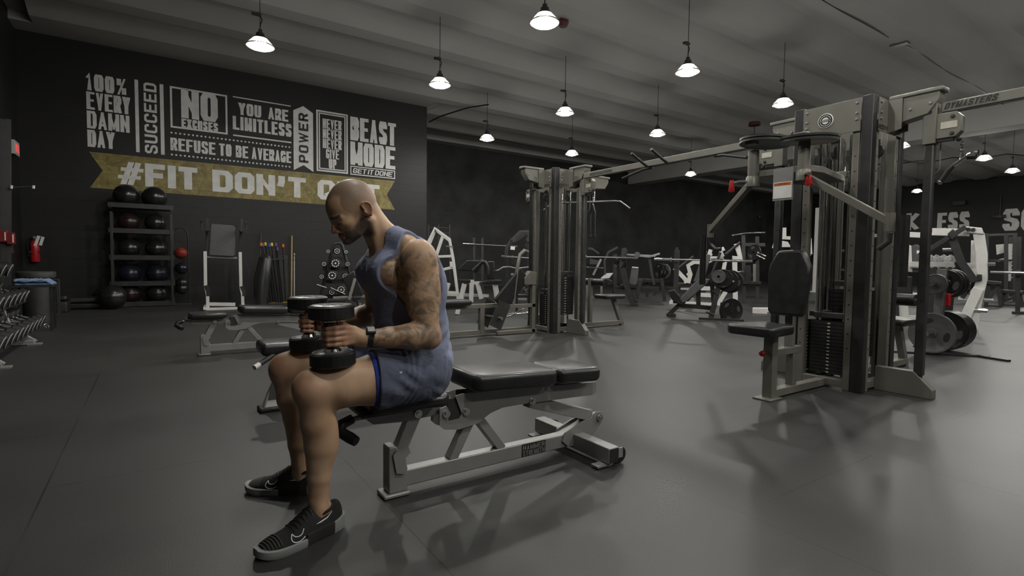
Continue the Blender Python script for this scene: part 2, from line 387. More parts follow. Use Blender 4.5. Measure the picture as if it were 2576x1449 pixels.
M['ceiling'] = mat('dull white painted concrete', (0.50, 0.495, 0.47), 0.85, 0, 0.06, 0.7, bump=0.1, bscale=40)

struct(MB().box((16.7, 5.9, -0.1), (39.6, 26.2, 0.2)), 'floor', 'floor', smooth=None)
ce = MB().box((16.7, 5.9, CEIL_Z + 0.1), (39.6, 26.2, 0.2))
struct(ce, 'ceiling', 'ceiling', smooth=None)
# precast double-T stems running the length of the hall (stop short of the far wall)
k = 0
ys = [4.42 + 1.52 * i for i in range(-6, 9)]
for yy in ys:
    x0, x1 = (LEFT_X + 0.35 if yy > 8 else LEFT_X), (35.0 if yy > 7 else 34.2)
    top, bot = 1.42, 0.40
    mb = MB().prism([(-top / 2, CEIL_Z), (top / 2, CEIL_Z), (bot / 2, STEM_Z), (-bot / 2, STEM_Z)], ((x0 + x1) / 2, yy, 0), (0, 1, 0), (0, 0, 1), x1 - x0)
    struct(mb, 'ceiling_stem', 'ceiling', smooth=None); k += 1
# flat strip of ceiling that meets the mural wall
struct(MB().box((2.1, 14.02, 5.62), (9.1, 0.56, 0.24)), 'ceiling_edge', 'ceiling', smooth=None)
struct(MB().box((16.7, 18.2, 5.62), (39.6, 0.5, 0.24)), 'ceiling_edge', 'ceiling', smooth=None)
struct(MB().box((19.7, 8.6, 5.2), (0.75, 19.6, 0.62)), 'ceiling_girder', 'ceiling', smooth=None)
# walls
struct(MB().box((2.1, WALL_Y + 0.15, 2.95), (9.1, 0.3, 5.9)), 'wall_mural', 'blockwall', smooth=None)
struct(MB().box((6.5, 16.55, 2.95), (0.3, 4.2, 5.9)), 'wall_return', 'sidewall', smooth=None)
struct(MB().box((16.7, BACK_Y + 0.15, 2.95), (39.6, 0.3, 5.9)), 'wall_back', 'backwall', smooth=None)
struct(MB().box((FAR_X + 0.15, 5.9, 2.95), (0.3, 26.2, 5.9)), 'wall_right', 'sidewall', smooth=None)
struct(MB().box((LEFT_X - 0.15, 5.9, 2.95), (0.3, 26.2, 5.9)), 'wall_left', 'sidewall', smooth=None)
struct(MB().box((16.7, -7.15, 2.95), (39.6, 0.3, 5.9)), 'wall_behind', 'sidewall', smooth=None)

# cables clipped along the ceiling
def cable(pts, r_, label, name='ceiling_cable'):
    tag(MB().tube(pts, r_, 6).build(name, 'cable'), label, 'cable')
random.seed(4)
cable([(x, 4.60 + 0.02 * math.sin(x * 2.1), STEM_Z + 0.012 - 0.02 * abs(math.sin(x * 1.3))) for x in [7 + 0.25 * i for i in range(21)]] , 0.014, 'black cable clipped under a ceiling rib near the top right corner')
cable([(x, 4.56 + 0.025 * math.sin(x * 1.7 + 1), STEM_Z + 0.012 - 0.018 * abs(math.sin(x * 1.9))) for x in [12.7 + 0.3 * i for i in range(40)]], 0.012, 'black cable continuing past the grey clamp along the ceiling rib')
cable([(x, 5.05, CEIL_Z - 0.008) for x in (8.0, 14, 20.0)], 0.008, 'thin straight cable on the ceiling beside the thicker rib cable')
cable([(x, 16.4, STEM_Z - 0.02 - 0.05 * abs(math.sin(x * 0.9))) for x in [6.9 + 0.5 * i for i in range(24)]], 0.012, 'thin cable sagging along the ceiling above the recessed back wall')
cable([(6.75, 14.4, 5.1), (7.0, 14.1, 5.25), (7.5, 13.4, 5.42), (7.9, 12.9, 5.46)], 0.02, 'short cable running from the mural wall corner up to the ceiling')
cable([(24 + 0.02 * i * i, 9.4 - 0.45 * i, 5.1 - 0.12 * abs(math.sin(i * 1.2))) for i in range(16)], 0.018, 'dark cable looping below the ceiling behind the right cable tower')
tag(MB().box((12.5, 4.6, STEM_Z - 0.01), (0.16, 0.3, 0.03)).build('ceiling_clamp', 'dgrey'), 'small grey metal clamp holding the cable under the ceiling rib', 'clamp')

# ================================================================ MURAL
mt, N, L, b = node_mat('worn gold paint'); M['gold'] = mt
tc = N.new('ShaderNodeTexCoord'); nz = N.new('ShaderNodeTexNoise'); nz.inputs['Scale'].default_value = 3.2; nz.inputs['Detail'].default_value = 9; nz.inputs['Distortion'].default_value = 1.6
L.new(tc.outputs['Object'], nz.inputs['Vector']); r_ = ramp(N, 0.36, (0.19, 0.145, 0.035), 0.62, (0.34, 0.27, 0.075)); L.new(nz.outputs['Fac'], r_.inputs['Fac'])
nz2 = N.new('ShaderNodeTexNoise'); nz2.inputs['Scale'].default_value = 7; nz2.inputs['Detail'].default_value = 8; nz2.inputs['Distortion'].default_value = 3.0
L.new(tc.outputs['Object'], nz2.inputs['Vector']); r2 = ramp(N, 0.6, (0, 0, 0), 0.66, (1, 1, 1)); L.new(nz2.outputs['Fac'], r2.inputs['Fac'])
s_ = N.new('ShaderNodeSeparateXYZ'); c_ = N.new('ShaderNodeCombineXYZ'); L.new(tc.outputs['Object'], s_.inputs[0]); L.new(s_.outputs['X'], c_.inputs['X']); L.new(s_.outputs['Z'], c_.inputs['Y'])
bt = N.new('ShaderNodeTexBrick'); L.new(c_.outputs[0], bt.inputs['Vector']); bt.inputs['Scale'].default_value = 1; bt.inputs['Brick Width'].default_value = 0.4; bt.inputs['Row Height'].default_value = 0.2; bt.inputs['Mortar Size'].default_value = 0.007
c = mixc(N, L, r_.outputs['Color'], (0.42, 0.36, 0.16), r2.outputs['Color'])
mm_ = N.new('ShaderNodeMath'); mm_.operation = 'MULTIPLY'; mm_.inputs[1].default_value = 0.45; L.new(bt.outputs['Fac'], mm_.inputs[0])
c = mixc(N, L, c, (0.10, 0.08, 0.03), mm_.outputs[0]); L.new(c, b.inputs['Base Color']); b.inputs['Roughness'].default_value = 0.5
mural = thing('painted_wall_mural', 'black wall mural of white slogans above a long gold ribbon banner', 'mural', (0, WALL_Y, 0))
def FM(dy): return lambda x, z: (x, -dy, z)
def flat(polys, mtl, dy, name, label=None):
    mb = MB()
    for p in polys: mb.add([(x, -dy, z) for x, z in p], [tuple(range(len(p)))])
    o = mb.build(name, mtl, mural, smooth=None)
    if label: o['label'] = label
    return o
def slogan(label, *lines, mtl='paint', dy=0.006, extra=None):
    t = bpy.data.objects.new('slogan', None); COL.objects.link(t); t.parent = mural; t['label'] = label
    for ln in lines:
        txt, x0, z0, wd, h, sw = ln[:6]; kw = dict(ln[6]) if len(ln) > 6 else {}
        F = kw.pop('F', FM(dy)); lettering(txt, F, x0, z0, wd, h, sw, **kw).build('word', mtl, t, smooth=None)['label'] = txt
    if extra:
        for k0 in (range(0, len(extra), 31) if len(extra) > 20 else [0, 1] if len(extra) == 2 and 'LIMITLESS' in label else [None]):
            mb = MB()
            for p in (extra if k0 is None else extra[k0:k0 + (31 if len(extra) > 20 else 1)]): mb.add([(x, -dy, z) for x, z in p], [tuple(range(len(p)))])
            mb.build('border' if k0 is None else 'dotted_line' if len(extra) > 20 else 'rule', mtl, t, smooth=None)
    return t
def frame(x0, z0, x1, z1, t):
    return [[(x0, z0), (x1, z0), (x1, z0 + t), (x0, z0 + t)], [(x0, z1 - t), (x1, z1 - t), (x1, z1), (x0, z1)],
            [(x0, z0 + t), (x0 + t, z0 + t), (x0 + t, z1 - t), (x0, z1 - t)], [(x1 - t, z0 + t), (x1, z0 + t), (x1, z1 - t), (x1 - t, z1 - t)]]
def disc(x, z, r_, n=12): return [(x + r_ * math.cos(2 * math.pi * k / n), z + r_ * math.sin(2 * math.pi * k / n)) for k in range(n)]
flat([[(-1.1, 3.24), (-0.88, 2.87), (2.4, 2.865), (2.4, 3.25)], [(-0.88, 2.87), (-1.1, 2.49), (2.4, 2.48), (2.4, 2.865)],
      [(2.4, 3.25), (2.4, 2.865), (5.43, 2.865), (5.67, 3.27)], [(2.4, 2.865), (2.4, 2.48), (5.67, 2.46), (5.43, 2.865)]], 'gold', 0.004, 'gold_banner')
slogan('100% EVERY DAMN DAY', ('100%', -1.12, 4.52, 0.70, 0.35, 0.075, dict(gap=0.022)), ('EVERY', -1.12, 4.125, 0.745, 0.365, 0.066, dict(gap=0.016)),
       ('DAMN', -1.12, 3.73, 0.725, 0.365, 0.066, dict(gap=0.016)), ('DAY', -1.12, 3.345, 0.46, 0.355, 0.066, dict(gap=0.012)))
slogan('SUCCEED', ('SUCCEED', 0, 0, 1.54, 0.235, 0.055, dict(gap=0.035, F=lambda a, b_: (0.105 - b_, -0.006, 3.335 + a))))
flat([[(-0.29, 3.335), (-0.225, 3.335), (-0.225, 4.9), (-0.29, 4.9)]], 'paint', 0.005, 'rule')
flat([[(0.165, 3.335), (0.235, 3.335), (0.235, 4.89), (0.165, 4.89)]], 'paint', 0.005, 'rule')
slogan('NO EXCUSES', ('NO', 0.565, 4.215, 0.73, 0.65, 0.145, dict(gap=0.03)), ('EXCUSES', 0.565, 4.0, 0.73, 0.2, 0.05, dict(gap=0.013)), extra=frame(0.355, 3.965, 1.495, 4.885, 0.04))
slogan('YOU ARE LIMITLESS', ('YOU', 1.73, 4.475, 0.50, 0.29, 0.068, dict(gap=0.02)), ('ARE', 2.38, 4.475, 0.47, 0.29, 0.068, dict(gap=0.016)),
       ('LIMITLESS', 1.605, 4.11, 1.32, 0.32, 0.07, dict(gap=0.022)), extra=[[(1.615, 4.865), (2.91, 4.865), (2.91, 4.89), (1.615, 4.89)], [(1.61, 3.955), (2.92, 3.955), (2.92, 3.99), (1.61, 3.99)]])
slogan('REFUSE TO BE AVERAGE between two dotted lines', ('REFUSE', 0.345, 3.455, 0.89, 0.285, 0.058, dict(gap=0.018)), ('TO', 1.31, 3.455, 0.26, 0.285, 0.058, dict(gap=0.018)),
       ('BE', 1.66, 3.455, 0.27, 0.285, 0.058, dict(gap=0.018)), ('AVERAGE', 2.0, 3.455, 0.915, 0.285, 0.058, dict(gap=0.012)),
       extra=[disc(0.37 + 2.5 * i / 30, zz, 0.021) for zz in (3.85, 3.36) for i in range(31)])
slogan('white upright arrow badge reading POWER', extra=[[(2.97, 3.29), (3.21, 3.44), (3.21, 4.93), (2.97, 4.79)], [(3.21, 3.44), (3.45, 3.29), (3.45, 4.79), (3.21, 4.93)]])
slogan('POWER in black', ('POWER', 0, 0, 1.25, 0.235, 0.06, dict(gap=0.05, F=lambda a, b_: (3.33 - b_, -0.009, 3.5 + a))), mtl='ink')
slogan('NEVER NEVER NEVER GIVE UP in a double frame', *[('NEVER', 3.69, 4.455 - 0.258 * i, 0.49, 0.245, 0.04, dict(gap=0.012)) for i in range(3)],
       ('GIVE', 3.77, 3.685, 0.34, 0.24, 0.04, dict(gap=0.012)), ('UP', 3.84, 3.43, 0.2, 0.245, 0.045, dict(gap=0.012)),
       extra=frame(3.53, 3.33, 4.345, 4.9, 0.042) + frame(3.592, 3.392, 4.283, 4.838, 0.03))
slogan('BEAST MODE GET IT DONE', ('BEAST', 4.41, 4.245, 1.29, 0.625, 0.122, dict(gap=0.026)), ('MODE', 4.41, 3.59, 1.27, 0.62, 0.13, dict(gap=0.026)),
       ('GET', 4.47, 3.375, 0.37, 0.135, 0.032, dict(slant=0.2, gap=0.014)), ('IT', 4.88, 3.375, 0.15, 0.135, 0.032, dict(slant=0.2, gap=0.014)), ('DONE', 5.08, 3.375, 0.5, 0.135, 0.032, dict(slant=0.2, gap=0.014)),
       extra=frame(4.41, 3.325, 5.675, 3.56, 0.025))
slogan("large white #FIT DON'T QUIT on the gold ribbon", ('#', -0.64, 2.61, 0.42, 0.49, 0.105, dict(slant=0.12)), ('FIT', -0.14, 2.6, 1.0, 0.51, 0.155, dict(gap=0.05)), ("DON'T", 1.16, 2.6, 2.1, 0.51, 0.155, dict(gap=0.04)),
       ('QUIT', 3.55, 2.6, 1.67, 0.51, 0.155, dict(gap=0.05)), dy=0.009)
# far wall lettering (TALK LESS / SQUAT MORE style lettering, read from left to right towards the camera)
FX = FAR_X - 0.01
far = thing('far_wall_lettering', 'big white capitals painted along the distant right-hand wall', 'lettering', (FX, 0, 0))
def fw(txt, y0, z0, wd, h, sw, label):
    o = lettering(txt, lambda a, b_: (0, y0 - a, z0 + b_), 0, 0, wd, h, sw, gap=0.06).build('word', 'paint', far, smooth=None); o['label'] = label
fw('TALK', 14.45, 3.1, 2.65, 0.96, 0.25, 'TALK'); fw('LESS', 11.45, 3.0, 1.88, 0.98, 0.22, 'LESS'); fw('SQUAT', 8.25, 2.89, 3.4, 1.1, 0.28, 'word beginning with S at the right edge')

tag(MB().add([(FX, 14.5, 2.75), (FX, 9.6, 2.75), (FX, 9.6, 2.95), (FX, 14.5, 2.95)], [(3, 2, 1, 0)]).build('wall_stripe', 'paint', smooth=None), 'white horizontal stripe under the distant TALK LESS lettering', 'stripe')

# ================================================================ PENDANT LAMPS
M['bulb'] = emit('lamp bulb', (1.0, 0.98, 0.92), BULB_W)
M['lampcap'] = mat('dark lamp housing', (0.03, 0.03, 0.03), 0.5, 0.3)
mt, N, L, b = node_mat('clear ribbed lamp reflector'); M['reflector'] = mt
b.inputs['Base Color'].default_value = (0.035, 0.035, 0.033, 1); b.inputs['Roughness'].default_value = 0.25
tr = N.new('ShaderNodeBsdfTranslucent'); tr.inputs[0].default_value = (0.5, 0.49, 0.45, 1)
tp = N.new('ShaderNodeBsdfTransparent'); m1 = N.new('ShaderNodeMixShader'); m2 = N.new('ShaderNodeMixShader')
wv = N.new('ShaderNodeTexNoise'); wv.inputs['Scale'].default_value = 20; bp = N.new('ShaderNodeBump'); bp.inputs['Strength'].default_value = 0.2; L.new(wv.outputs['Fac'], bp.inputs['Height']); L.new(bp.outputs['Normal'], b.inputs['Normal'])
m1.inputs[0].default_value = 0.10; m2.inputs[0].default_value = 0.40
L.new(b.outputs[0], m1.inputs[1]); L.new(tr.outputs[0], m1.inputs[2]); L.new(m1.outputs[0], m2.inputs[1]); L.new(tp.outputs[0], m2.inputs[2])
L.new(m2.outputs[0], N['Material Output'].inputs['Surface'])
lamp0 = thing('pendant_lamp', 'x', 'lamp', (0, 0, 4.28), group='high bay pendant lamps')
MB().lathe([(0.04, 0.19), (0.055, 0.19), (0.06, 0.15), (0.085, 0.13), (0.11, 0.10), (0.105, 0.10), (0.08, 0.125), (0.0, 0.13)]).build('lamp_cap', 'lampcap', lamp0)
MB().lathe([(0.107, 0.10), (0.15, 0.055), (0.2, 0.0), (0.205, -0.006), (0.2, -0.008), (0.147, 0.05), (0.104, 0.097)], n=40).build('reflector', 'reflector', lamp0)
MB().lathe([(0.2, -0.004), (0.208, -0.002), (0.208, -0.014), (0.2, -0.014), (0.2, -0.004)], n=40).build('rim', 'chrome', lamp0)
MB().lathe([(0.0, 0.085), (0.06, 0.085), (0.082, 0.055), (0.09, 0.02), (0.086, -0.012), (0.065, -0.042), (0.035, -0.055), (0.0, -0.058)], n=20).build('bulb', 'bulb', lamp0)
MB().tube([(0, 0, 0.19), (0, 0, 0.3), (0.03, 0, 0.4), (-0.02, 0.0, 0.47), (-0.03, 0, 0.5)], 0.009, 6).tube([(0, 0, 0.3), (0, 0, CEIL_Z + 0.03 - 4.28)], 0.006, 5).build('hanging_cord', 'cable', lamp0)
MB().box((0, 0, 0.215), (0.05, 0.05, 0.06)).box((-0.05, 0, 0.46), (0.13, 0.06, 0.035)).build('wire_box', 'lampcap', lamp0, bevel=0.006)
LAMPS = [(1.4, 8.98, 'pendant lamp above the mural, the leftmost one in the photo'), (4.44, 5.82, 'largest and nearest pendant lamp, at the top centre'), (4.42, 8.95, 'pendant lamp just above the mural wall corner'),
 (7.54, 5.87, 'second pendant lamp from the left in the nearest row'), (7.46, 9.0, 'pendant lamp above the end of the centre tower crossbeam'), (10.6, 5.9, 'pendant lamp left above the black and white round badge'),
 (10.55, 9.08, 'pendant lamp straight above the chin-up handles of the crossbeam'), (7.38, 12.12, 'small pendant lamp nearest the end of the mural wall'), (10.44, 12.24, 'pendant lamp directly above the centre cable tower'),
 (16.26, 12.4, 'small distant pendant lamp in front of the ceiling girder'), (16.87, 6.05, 'pendant lamp seen between the right tower and its pole'), (20.7, 5.27, 'distant dark-capped pendant lamp right of the hanging handle'),
 (24.1, 5.38, 'distant dark-capped pendant lamp nearest the right edge'), (27.5, 9.2, 'farthest tiny pendant lamp above the TALK LESS wall')]
for i, (lx, ly, lb) in enumerate(LAMPS):
    o = lamp0 if i == 0 else dup(lamp0)
    o.location = (lx, ly, 4.28); o['label'] = lb
for lx, ly in ((1.4, 5.85), (1.4, 2.75), (1.4, -3.5), (4.4, 2.75), (7.6, 2.5), (10.55, 2.1), (31.0, 5.4), (27.5, 5.2), (24.0, 2.3), (31.0, 12.95), (13.7, 2.5), (17.0, 3.1), (20.5, 2.4), (1.4, -0.35), (4.4, -0.35), (7.5, -0.4), (4.4, -3.5), (10.6, -3.5),):   # unseen lamps: part inferred from glow, part added to brighten the right and front
    dup(lamp0, (lx, ly, 4.28), label='unseen pendant lamp, grid continued out of view with some lamps added for brightness')
# ceiling odds and ends
tag(MB().lathe([(0, 0.08), (0.09, 0.08), (0.1, 0.02), (0.07, -0.05), (0, -0.07)], (6.35, 7.75, STEM_Z - 0.06)).build('ceiling_sensor', mat('dark red plastic', (0.09, 0.02, 0.02), 0.5)), 'dark red round sensor on the bare ceiling between the lamps', 'sensor')
o = thing('ceiling_fixture', 'small dark red fixture with a hanging ring above the tower crossbeam', 'fixture', (15.0, 9.2, 4.9))
MB().lathe([(0, 0.1), (0.16, 0.1), (0.17, 0.0), (0, -0.02)], (0, 0, 0.3)).build('housing', bpy.data.materials['dark red plastic'], o)
MB().tube([(0, 0, 0.28), (0, 0, 0.0)], 0.012, 6).tube([(0.2 * math.cos(a), 0.2 * math.sin(a), 0) for a in [k * math.pi / 8 for k in range(16)]], 0.012, 6, closed=True).build('ring', 'cable', o)
# ================================================================ CABLE TOWERS
def stack_mesh(w_, d, z0, z1, n, axis):
    """grooved block of weight plates; axis 'x' or 'y' = direction of its thin side"""
    prof = []; dz = (z1 - z0) / n
    for s in (1, -1):
        rng = range(n) if s == 1 else range(n - 1, -1, -1)
        for i in rng:
            za, zb = z0 + i * dz, z0 + (i + 1) * dz - dz * 0.14
            a = [(d / 2, za), (d / 2, zb), (d / 2 - 0.006, zb), (d / 2 - 0.006, z0 + (i + 1) * dz)]
            prof += a if s == 1 else [(-x, z) for x, z in reversed(a)]
    ex = (1, 0, 0) if axis == 'x' else (0, 1, 0)
    return prof, ex
class RV:
    def __init__(s, T=None): s.T = T; s.p = []
    def build(s, name, mtl, parent, **k):
        for p, r_, ax, h in s.p: MB(s.T).lathe([(0, h), (r_ * 0.8, h), (r_, h * 0.6), (r_, 0)], p, ax, n=8).build('bolt', mtl, parent)
def rivets(mb, pts, r_=0.011, ax=(-1, 0, 0), h=0.012):
    for p in pts: mb.p.append((p, r_, ax, h))
def face_T(k):
    """local frame of face k: k=0 -X face, 1 -Y face, 2 +X face, 3 +Y face. In it the face runs along +v (0..0.53), outward is -u"""
    c = 0.265
    R_ = Matrix.Rotation({0: 0, 1: math.pi / 2, 2: math.pi, 3: -math.pi / 2}[k], 4, 'Z')
    return Matrix.Translation((c, c, 0)) @ R_ @ Matrix.Translation((-c, -c, 0))
def cable_tower(label, loc, pec):
    t = thing('cable_tower', label, 'exercise machine', loc)
    for x, y in ((0, 0), (0, 0.53), (0.53, 0), (0.53, 0.53)):
        MB().box((x, y, 1.19), (0.085, 0.085, 2.38)).build('corner_post', 'black', t, bevel=0.006)
    for k in range(4):
        T = face_T(k); deep = k in (0, 2)
        for yy in (0.075, 0.455):
            mb = MB(T).box((0.0, yy, 1.1), (0.07, 0.055, 2.2)); mb.build('upright', 'champagne', t, bevel=0.005)
            hb = MB(T)
            for i in range(14): hb.lathe([(0, 0.001), (0.007, 0.001), (0.007, 0)], (-0.036, yy, 0.35 + i * 0.12), (-1, 0, 0), n=8)
            hb.build('adjustment_holes', 'ink', t)
        plain = pec and k == 0
        MB(T).box((-0.05, 0.265, 2.235), (0.006, 0.46 if not plain else 0.45, 0.26)).build('header_panel', 'champagne', t, bevel=0.002)
        rb = RV(T); rivets(rb, [(-0.053, yy, z) for yy in (0.07, 0.46) for z in (2.33, 2.25, 2.2)]); rb.build('bolts', 'steel', t)
        MB(T).box((0.0, 0.265, 0.05), (0.06, 0.36, 0.06)).build('base_rail', 'champagne', t, bevel=0.004)
        z1 = 0.55 if k in (0, 3) else 0.82
        prof, ex = stack_mesh(0.3, 0.1, 0.1 if z1 < 0.6 else 0.25, z1, 15, 'x')
        MB(T).prism(prof, (0.11, 0.265, 0), (1, 0, 0), (0, 0, 1), 0.3).build('weight_stack', 'black', t)
        sb = MB(T)
        for i in range(15):
            zz = (0.1 if z1 < 0.6 else 0.25) + (z1 - (0.1 if z1 < 0.6 else 0.25)) * (i + 0.4) / 15
            sb.box((0.0585, 0.265, zz), (0.002, 0.022, 0.011))
        sb.build('number_strip', 'label', t)
        for yy in (0.17, 0.36): MB(T).cyl((0.11, yy, 0.08), (0.11, yy, 2.12), 0.0125, 10).build('guide_rod', 'chrome', t)
        MB(T).cyl((0.11, 0.265, z1), (0.11, 0.265, 2.12), 0.005, 6).build('stack_cable', 'cable', t)
        MB(T).box((0.11, 0.265, z1 + 0.05), (0.1, 0.26, 0.045)).build('top_plate', 'dgrey', t, bevel=0.004)
        MB(T).box((0.04, 0.265, 2.0), (0.02, 0.06, 0.16)).lathe([(0, 0.012), (0.05, 0.012), (0.055, 0.004), (0.055, -0.004), (0.05, -0.012), (0, -0.012)], (0.04, 0.265, 1.98), (0, 1, 0), n=20).build('pulley', 'dgrey', t)
        # top arm: folded plate with a rolled upper lip, cut away at the tip
        if plain: continue
        L_ = 0.385 if k != 2 else 0.72
        ap = [(-0.05, 2.10), (-0.05, 2.37), (-L_, 2.37), (-L_, 2.30), (-L_ + 0.07, 2.20), (-0.14, 2.17)]
        MB(T).prism(ap, (0, 0.265, 0), (1, 0, 0), (0, 0, 1), 0.11).build('top_arm', 'champagne', t, bevel=0.006)
        MB(T).box((-(L_ + 0.02) / 2 - 0.03, 0.265, 2.375), (L_ - 0.03, 0.135, 0.035)).build('arm_lip', 'champagne', t, bevel=0.01)
        for s in (-1, 1):
            gp = MB(T); gp.prism([(-0.05, 2.10), (-0.05, 2.36), (-0.15, 2.36), (-0.15, 2.12)], (0, 0.265 + s * 0.066, 0), (1, 0, 0), (0, 0, 1), 0.008); gp.build('gusset', 'champagne', t)
        rb = RV(T); s = -1
        for s in (-1, 1): rivets(rb, [(-0.2, 0.265 + s * 0.055, 2.26), (-0.33, 0.265 + s * 0.055, 2.28)], ax=(0, s, 0))
        rb.build('bolts', 'steel', t)
        if k in (1, 3):
            T0 = T; T = T @ Matrix.Translation((0.055, 0, 0))
            MB(T).box((-0.38, 0.265, 1.1), (0.06, 0.06, 1.86)).build('pole', 'dgrey', t, bevel=0.008)
            hb = MB(T)
            for i in range(13): hb.lathe([(0, 0.001), (0.006, 0.001), (0.006, 0)], (-0.38, 0.234 if k == 1 else 0.296, 0.4 + i * 0.12), (0, -1 if k == 1 else 1, 0), n=8)
            for i in range(13): hb.lathe([(0, 0.001), (0.006, 0.001), (0.006, 0)], (-0.38, 0.296 if k == 1 else 0.234, 0.4 + i * 0.12), (0, 1 if k == 1 else -1, 0), n=8)
            hb.build('adjustment_holes', 'ink', t)
            MB(T).box((-0.38, 0.265, 2.14), (0.085, 0.085, 0.34)).build('pole_bracket', 'champagne', t, bevel=0.004)
            hb = MB(T)
            for s in (-1, 1):
                for zz in (2.25, 2.21): hb.lathe([(0, 0.001), (0.014, 0.001), (0.014, 0)], (-0.38, 0.265 + s * 0.0428, zz), (0, s, 0), n=12)
            hb.build('bracket_holes', 'ink', t)
            MB(T0).prism([(-0.03, 0.0), (-0.03, 0.2), (-0.30, 0.2), (-0.43, 0.07), (-0.43, 0.0)], (0, 0.265, 0), (1, 0, 0), (0, 0, 1), 0.07).build('foot_plate', 'champagne', t, bevel=0.004)
            rb = RV(T); rivets(rb, [(-0.38, 0.23, 0.05), (-0.2, 0.23, 0.08)], ax=(0, -1, 0)); rb.build('bolts', 'steel', t)
            # pulley carriage on the pole
            cg = MB(T).prism([(-0.42, 2.0), (-0.42, 2.19), (-0.54, 2.19), (-0.575, 2.15), (-0.575, 2.04), (-0.54, 2.0)], (0, 0.265, 0), (1, 0, 0), (0, 0, 1), 0.07).build('pulley_carriage', 'champagne', t, bevel=0.005)
            for s in (-1, 1):
                MB(T).box((-0.50, 0.265 + s * 0.0375, 2.095), (0.10, 0.002, 0.05)).build('sticker', 'label', cg)
                rb = RV(T); rivets(rb, [(-0.52, 0.265 + s * 0.035, 2.155), (-0.52, 0.265 + s * 0.035, 2.03)], r_=0.014, ax=(0, s, 0)); rb.build('bolts', 'dgrey', cg)
            MB(T).tube([(-0.52 + 0.062 * math.cos(a), 0.265, 2.095 + 0.10 * math.sin(a)) for a in [(-80 + 20 * i) * math.pi / 180 for i in range(9)]], 0.012, 8).build('carriage_guard', 'black', cg)
            MB(T).box((-0.46, 0.265, 1.99), (0.13, 0.05, 0.02)).ball((-0.555, 0.265, 1.985), 0.02, 10).build('cable_stop', 'black', cg)
            MB(T).tube([(-0.40, 0.265, 1.98), (-0.40, 0.265, 0.06)], 0.004, 6).build('pole_cable', 'cable', t)
            # U-shaped cable hanger loop round the pole
            u_ = [(-0.335, 0.20, 2.0), (-0.335, 0.20, 1.80)] + [(-0.335 - 0.045 + 0.045 * math.cos(a), 0.20, 1.80 - 0.045 * math.sin(a)) for a in [i * math.pi / 8 for i in range(1, 8)]] + [(-0.425, 0.20, 1.80), (-0.425, 0.20, 2.0)]
            if k == 3: u_ = [(x, 0.53 - y, z) for x, y, z in u_]
            MB(T).tube(u_, 0.005, 6).build('hanger_loop', 'steel', t)
    return t
def lettered(parent, txt, F, wd, h, sw, mtl='ink', slant=0.25):
    o = lettering(txt, F, 0, 0, wd, h, sw, slant=slant).build('lettering', mtl, parent, smooth=None); return o
tw = cable_tower('large champagne grey cable tower on the right with black corner posts and a round badge', (4.72, 1.92, 0), True)
for k, z in ((1, 2.12), (2, 2.12)):
    T = face_T(k); lettered(tw, 'BODYMASTERS', (lambda T: lambda a, b_: T @ Vector((-0.0545, 0.5 - a, z + b_)))(T), 0.42, 0.035, 0.007)
# round badge on the -X header
bd = MB().lathe([(0, 0.008), (0.058, 0.008), (0.06, 0.006), (0.06, 0)], (-0.053, 0.305, 2.235), (-1, 0, 0), n=40).build('badge', 'paint', tw); bd['label'] = 'round black and white badge'
q = (-0.0612, 0.305, 2.235)
def annulus(r0, r1, n=40, arc=(0, 360)):
    mb = MB(); a0, a1 = arc; K = max(3, int(n * (a1 - a0) / 360))
    for i in range(K):
        a, b_ = math.radians(a0 + (a1 - a0) * i / K), math.radians(a0 + (a1 - a0) * (i + 1) / K)
        mb.add([(q[0], q[1] + r_ * math.cos(t_), q[2] + r_ * math.sin(t_)) for r_, t_ in ((r0, a), (r1, a), (r1, b_), (r0, b_))], [(0, 1, 2, 3)])
    return mb
x1 = annulus(0.044, 0.055); x2 = annulus(0.028, 0.040, arc=(15, 165)); x3 = annulus(0.028, 0.040, arc=(195, 345))
mb = MB(); [mb.add(s.v, s.f) for s in (x1, x2, x3)]; mb.build('badge_rings', 'ink', bd, smooth=None)
lettered(bd, 'MASTERS', lambda a, b_: (q[0] - 0.0006, q[1] + 0.042 - a, q[2] - 0.011 + b_), 0.084, 0.022, 0.005)
# the strut of the badge face, bar half way, warning placard
MB().box((0.0, 0.3, 1.78), (0.05, 0.32, 0.05)).build('cross_bar', 'champagne', tw, bevel=0.004)
twc = cable_tower('champagne grey cable tower in the middle of the hall with a hanging rope', (4.77, 5.94, 0), False)
for k in (0, 1):
    T = face_T(k); lettered(twc, 'BODYMASTERS', (lambda T: lambda a, b_: T @ Vector((-0.0545, 0.5 - a, 2.12 + b_)))(T), 0.42, 0.035, 0.007)

# crossbeams
def crossbeam(x, y0, y1, z, label):
    t = thing('crossbeam', label, 'beam', (x, y0, z))
    MB().box((0, (y1 - y0) / 2, 0), (0.06, y1 - y0, 0.075)).build('beam', 'champagne', t, bevel=0.006)
    return t
cb = crossbeam(4.99, 2.83, 5.56, 2.235, 'long champagne steel crossbeam joining the two cable towers, with chin-up grips')
for yy in (4.12, 4.42): MB().tube([(-0.03, yy - 2.83, -0.03), (-0.10, yy - 2.83, 0.0), (-0.3, yy - 2.83, 0.09)], 0.016, 10).build('grip', 'black', cb)
for y0, s in ((4.35, 1), (3.5, -1)): MB().tube([(-0.0, y0 - 2.83, -0.05), (-0.03, y0 - 2.83 + 0.12 * s, -0.06), (-0.08, y0 - 2.83 + 0.42 * s, -0.14)], 0.016, 10).build('grip', 'black', cb)
lettered(cb, 'BODYMASTERS', lambda a, b_: (-0.0315, 2.6 - a, -0.02 + b_), 0.42, 0.036, 0.008)
cb2 = crossbeam(4.99, -2.6, 1.53, 2.235, 'champagne crossbeam leaving the right tower through the right edge of the photo')
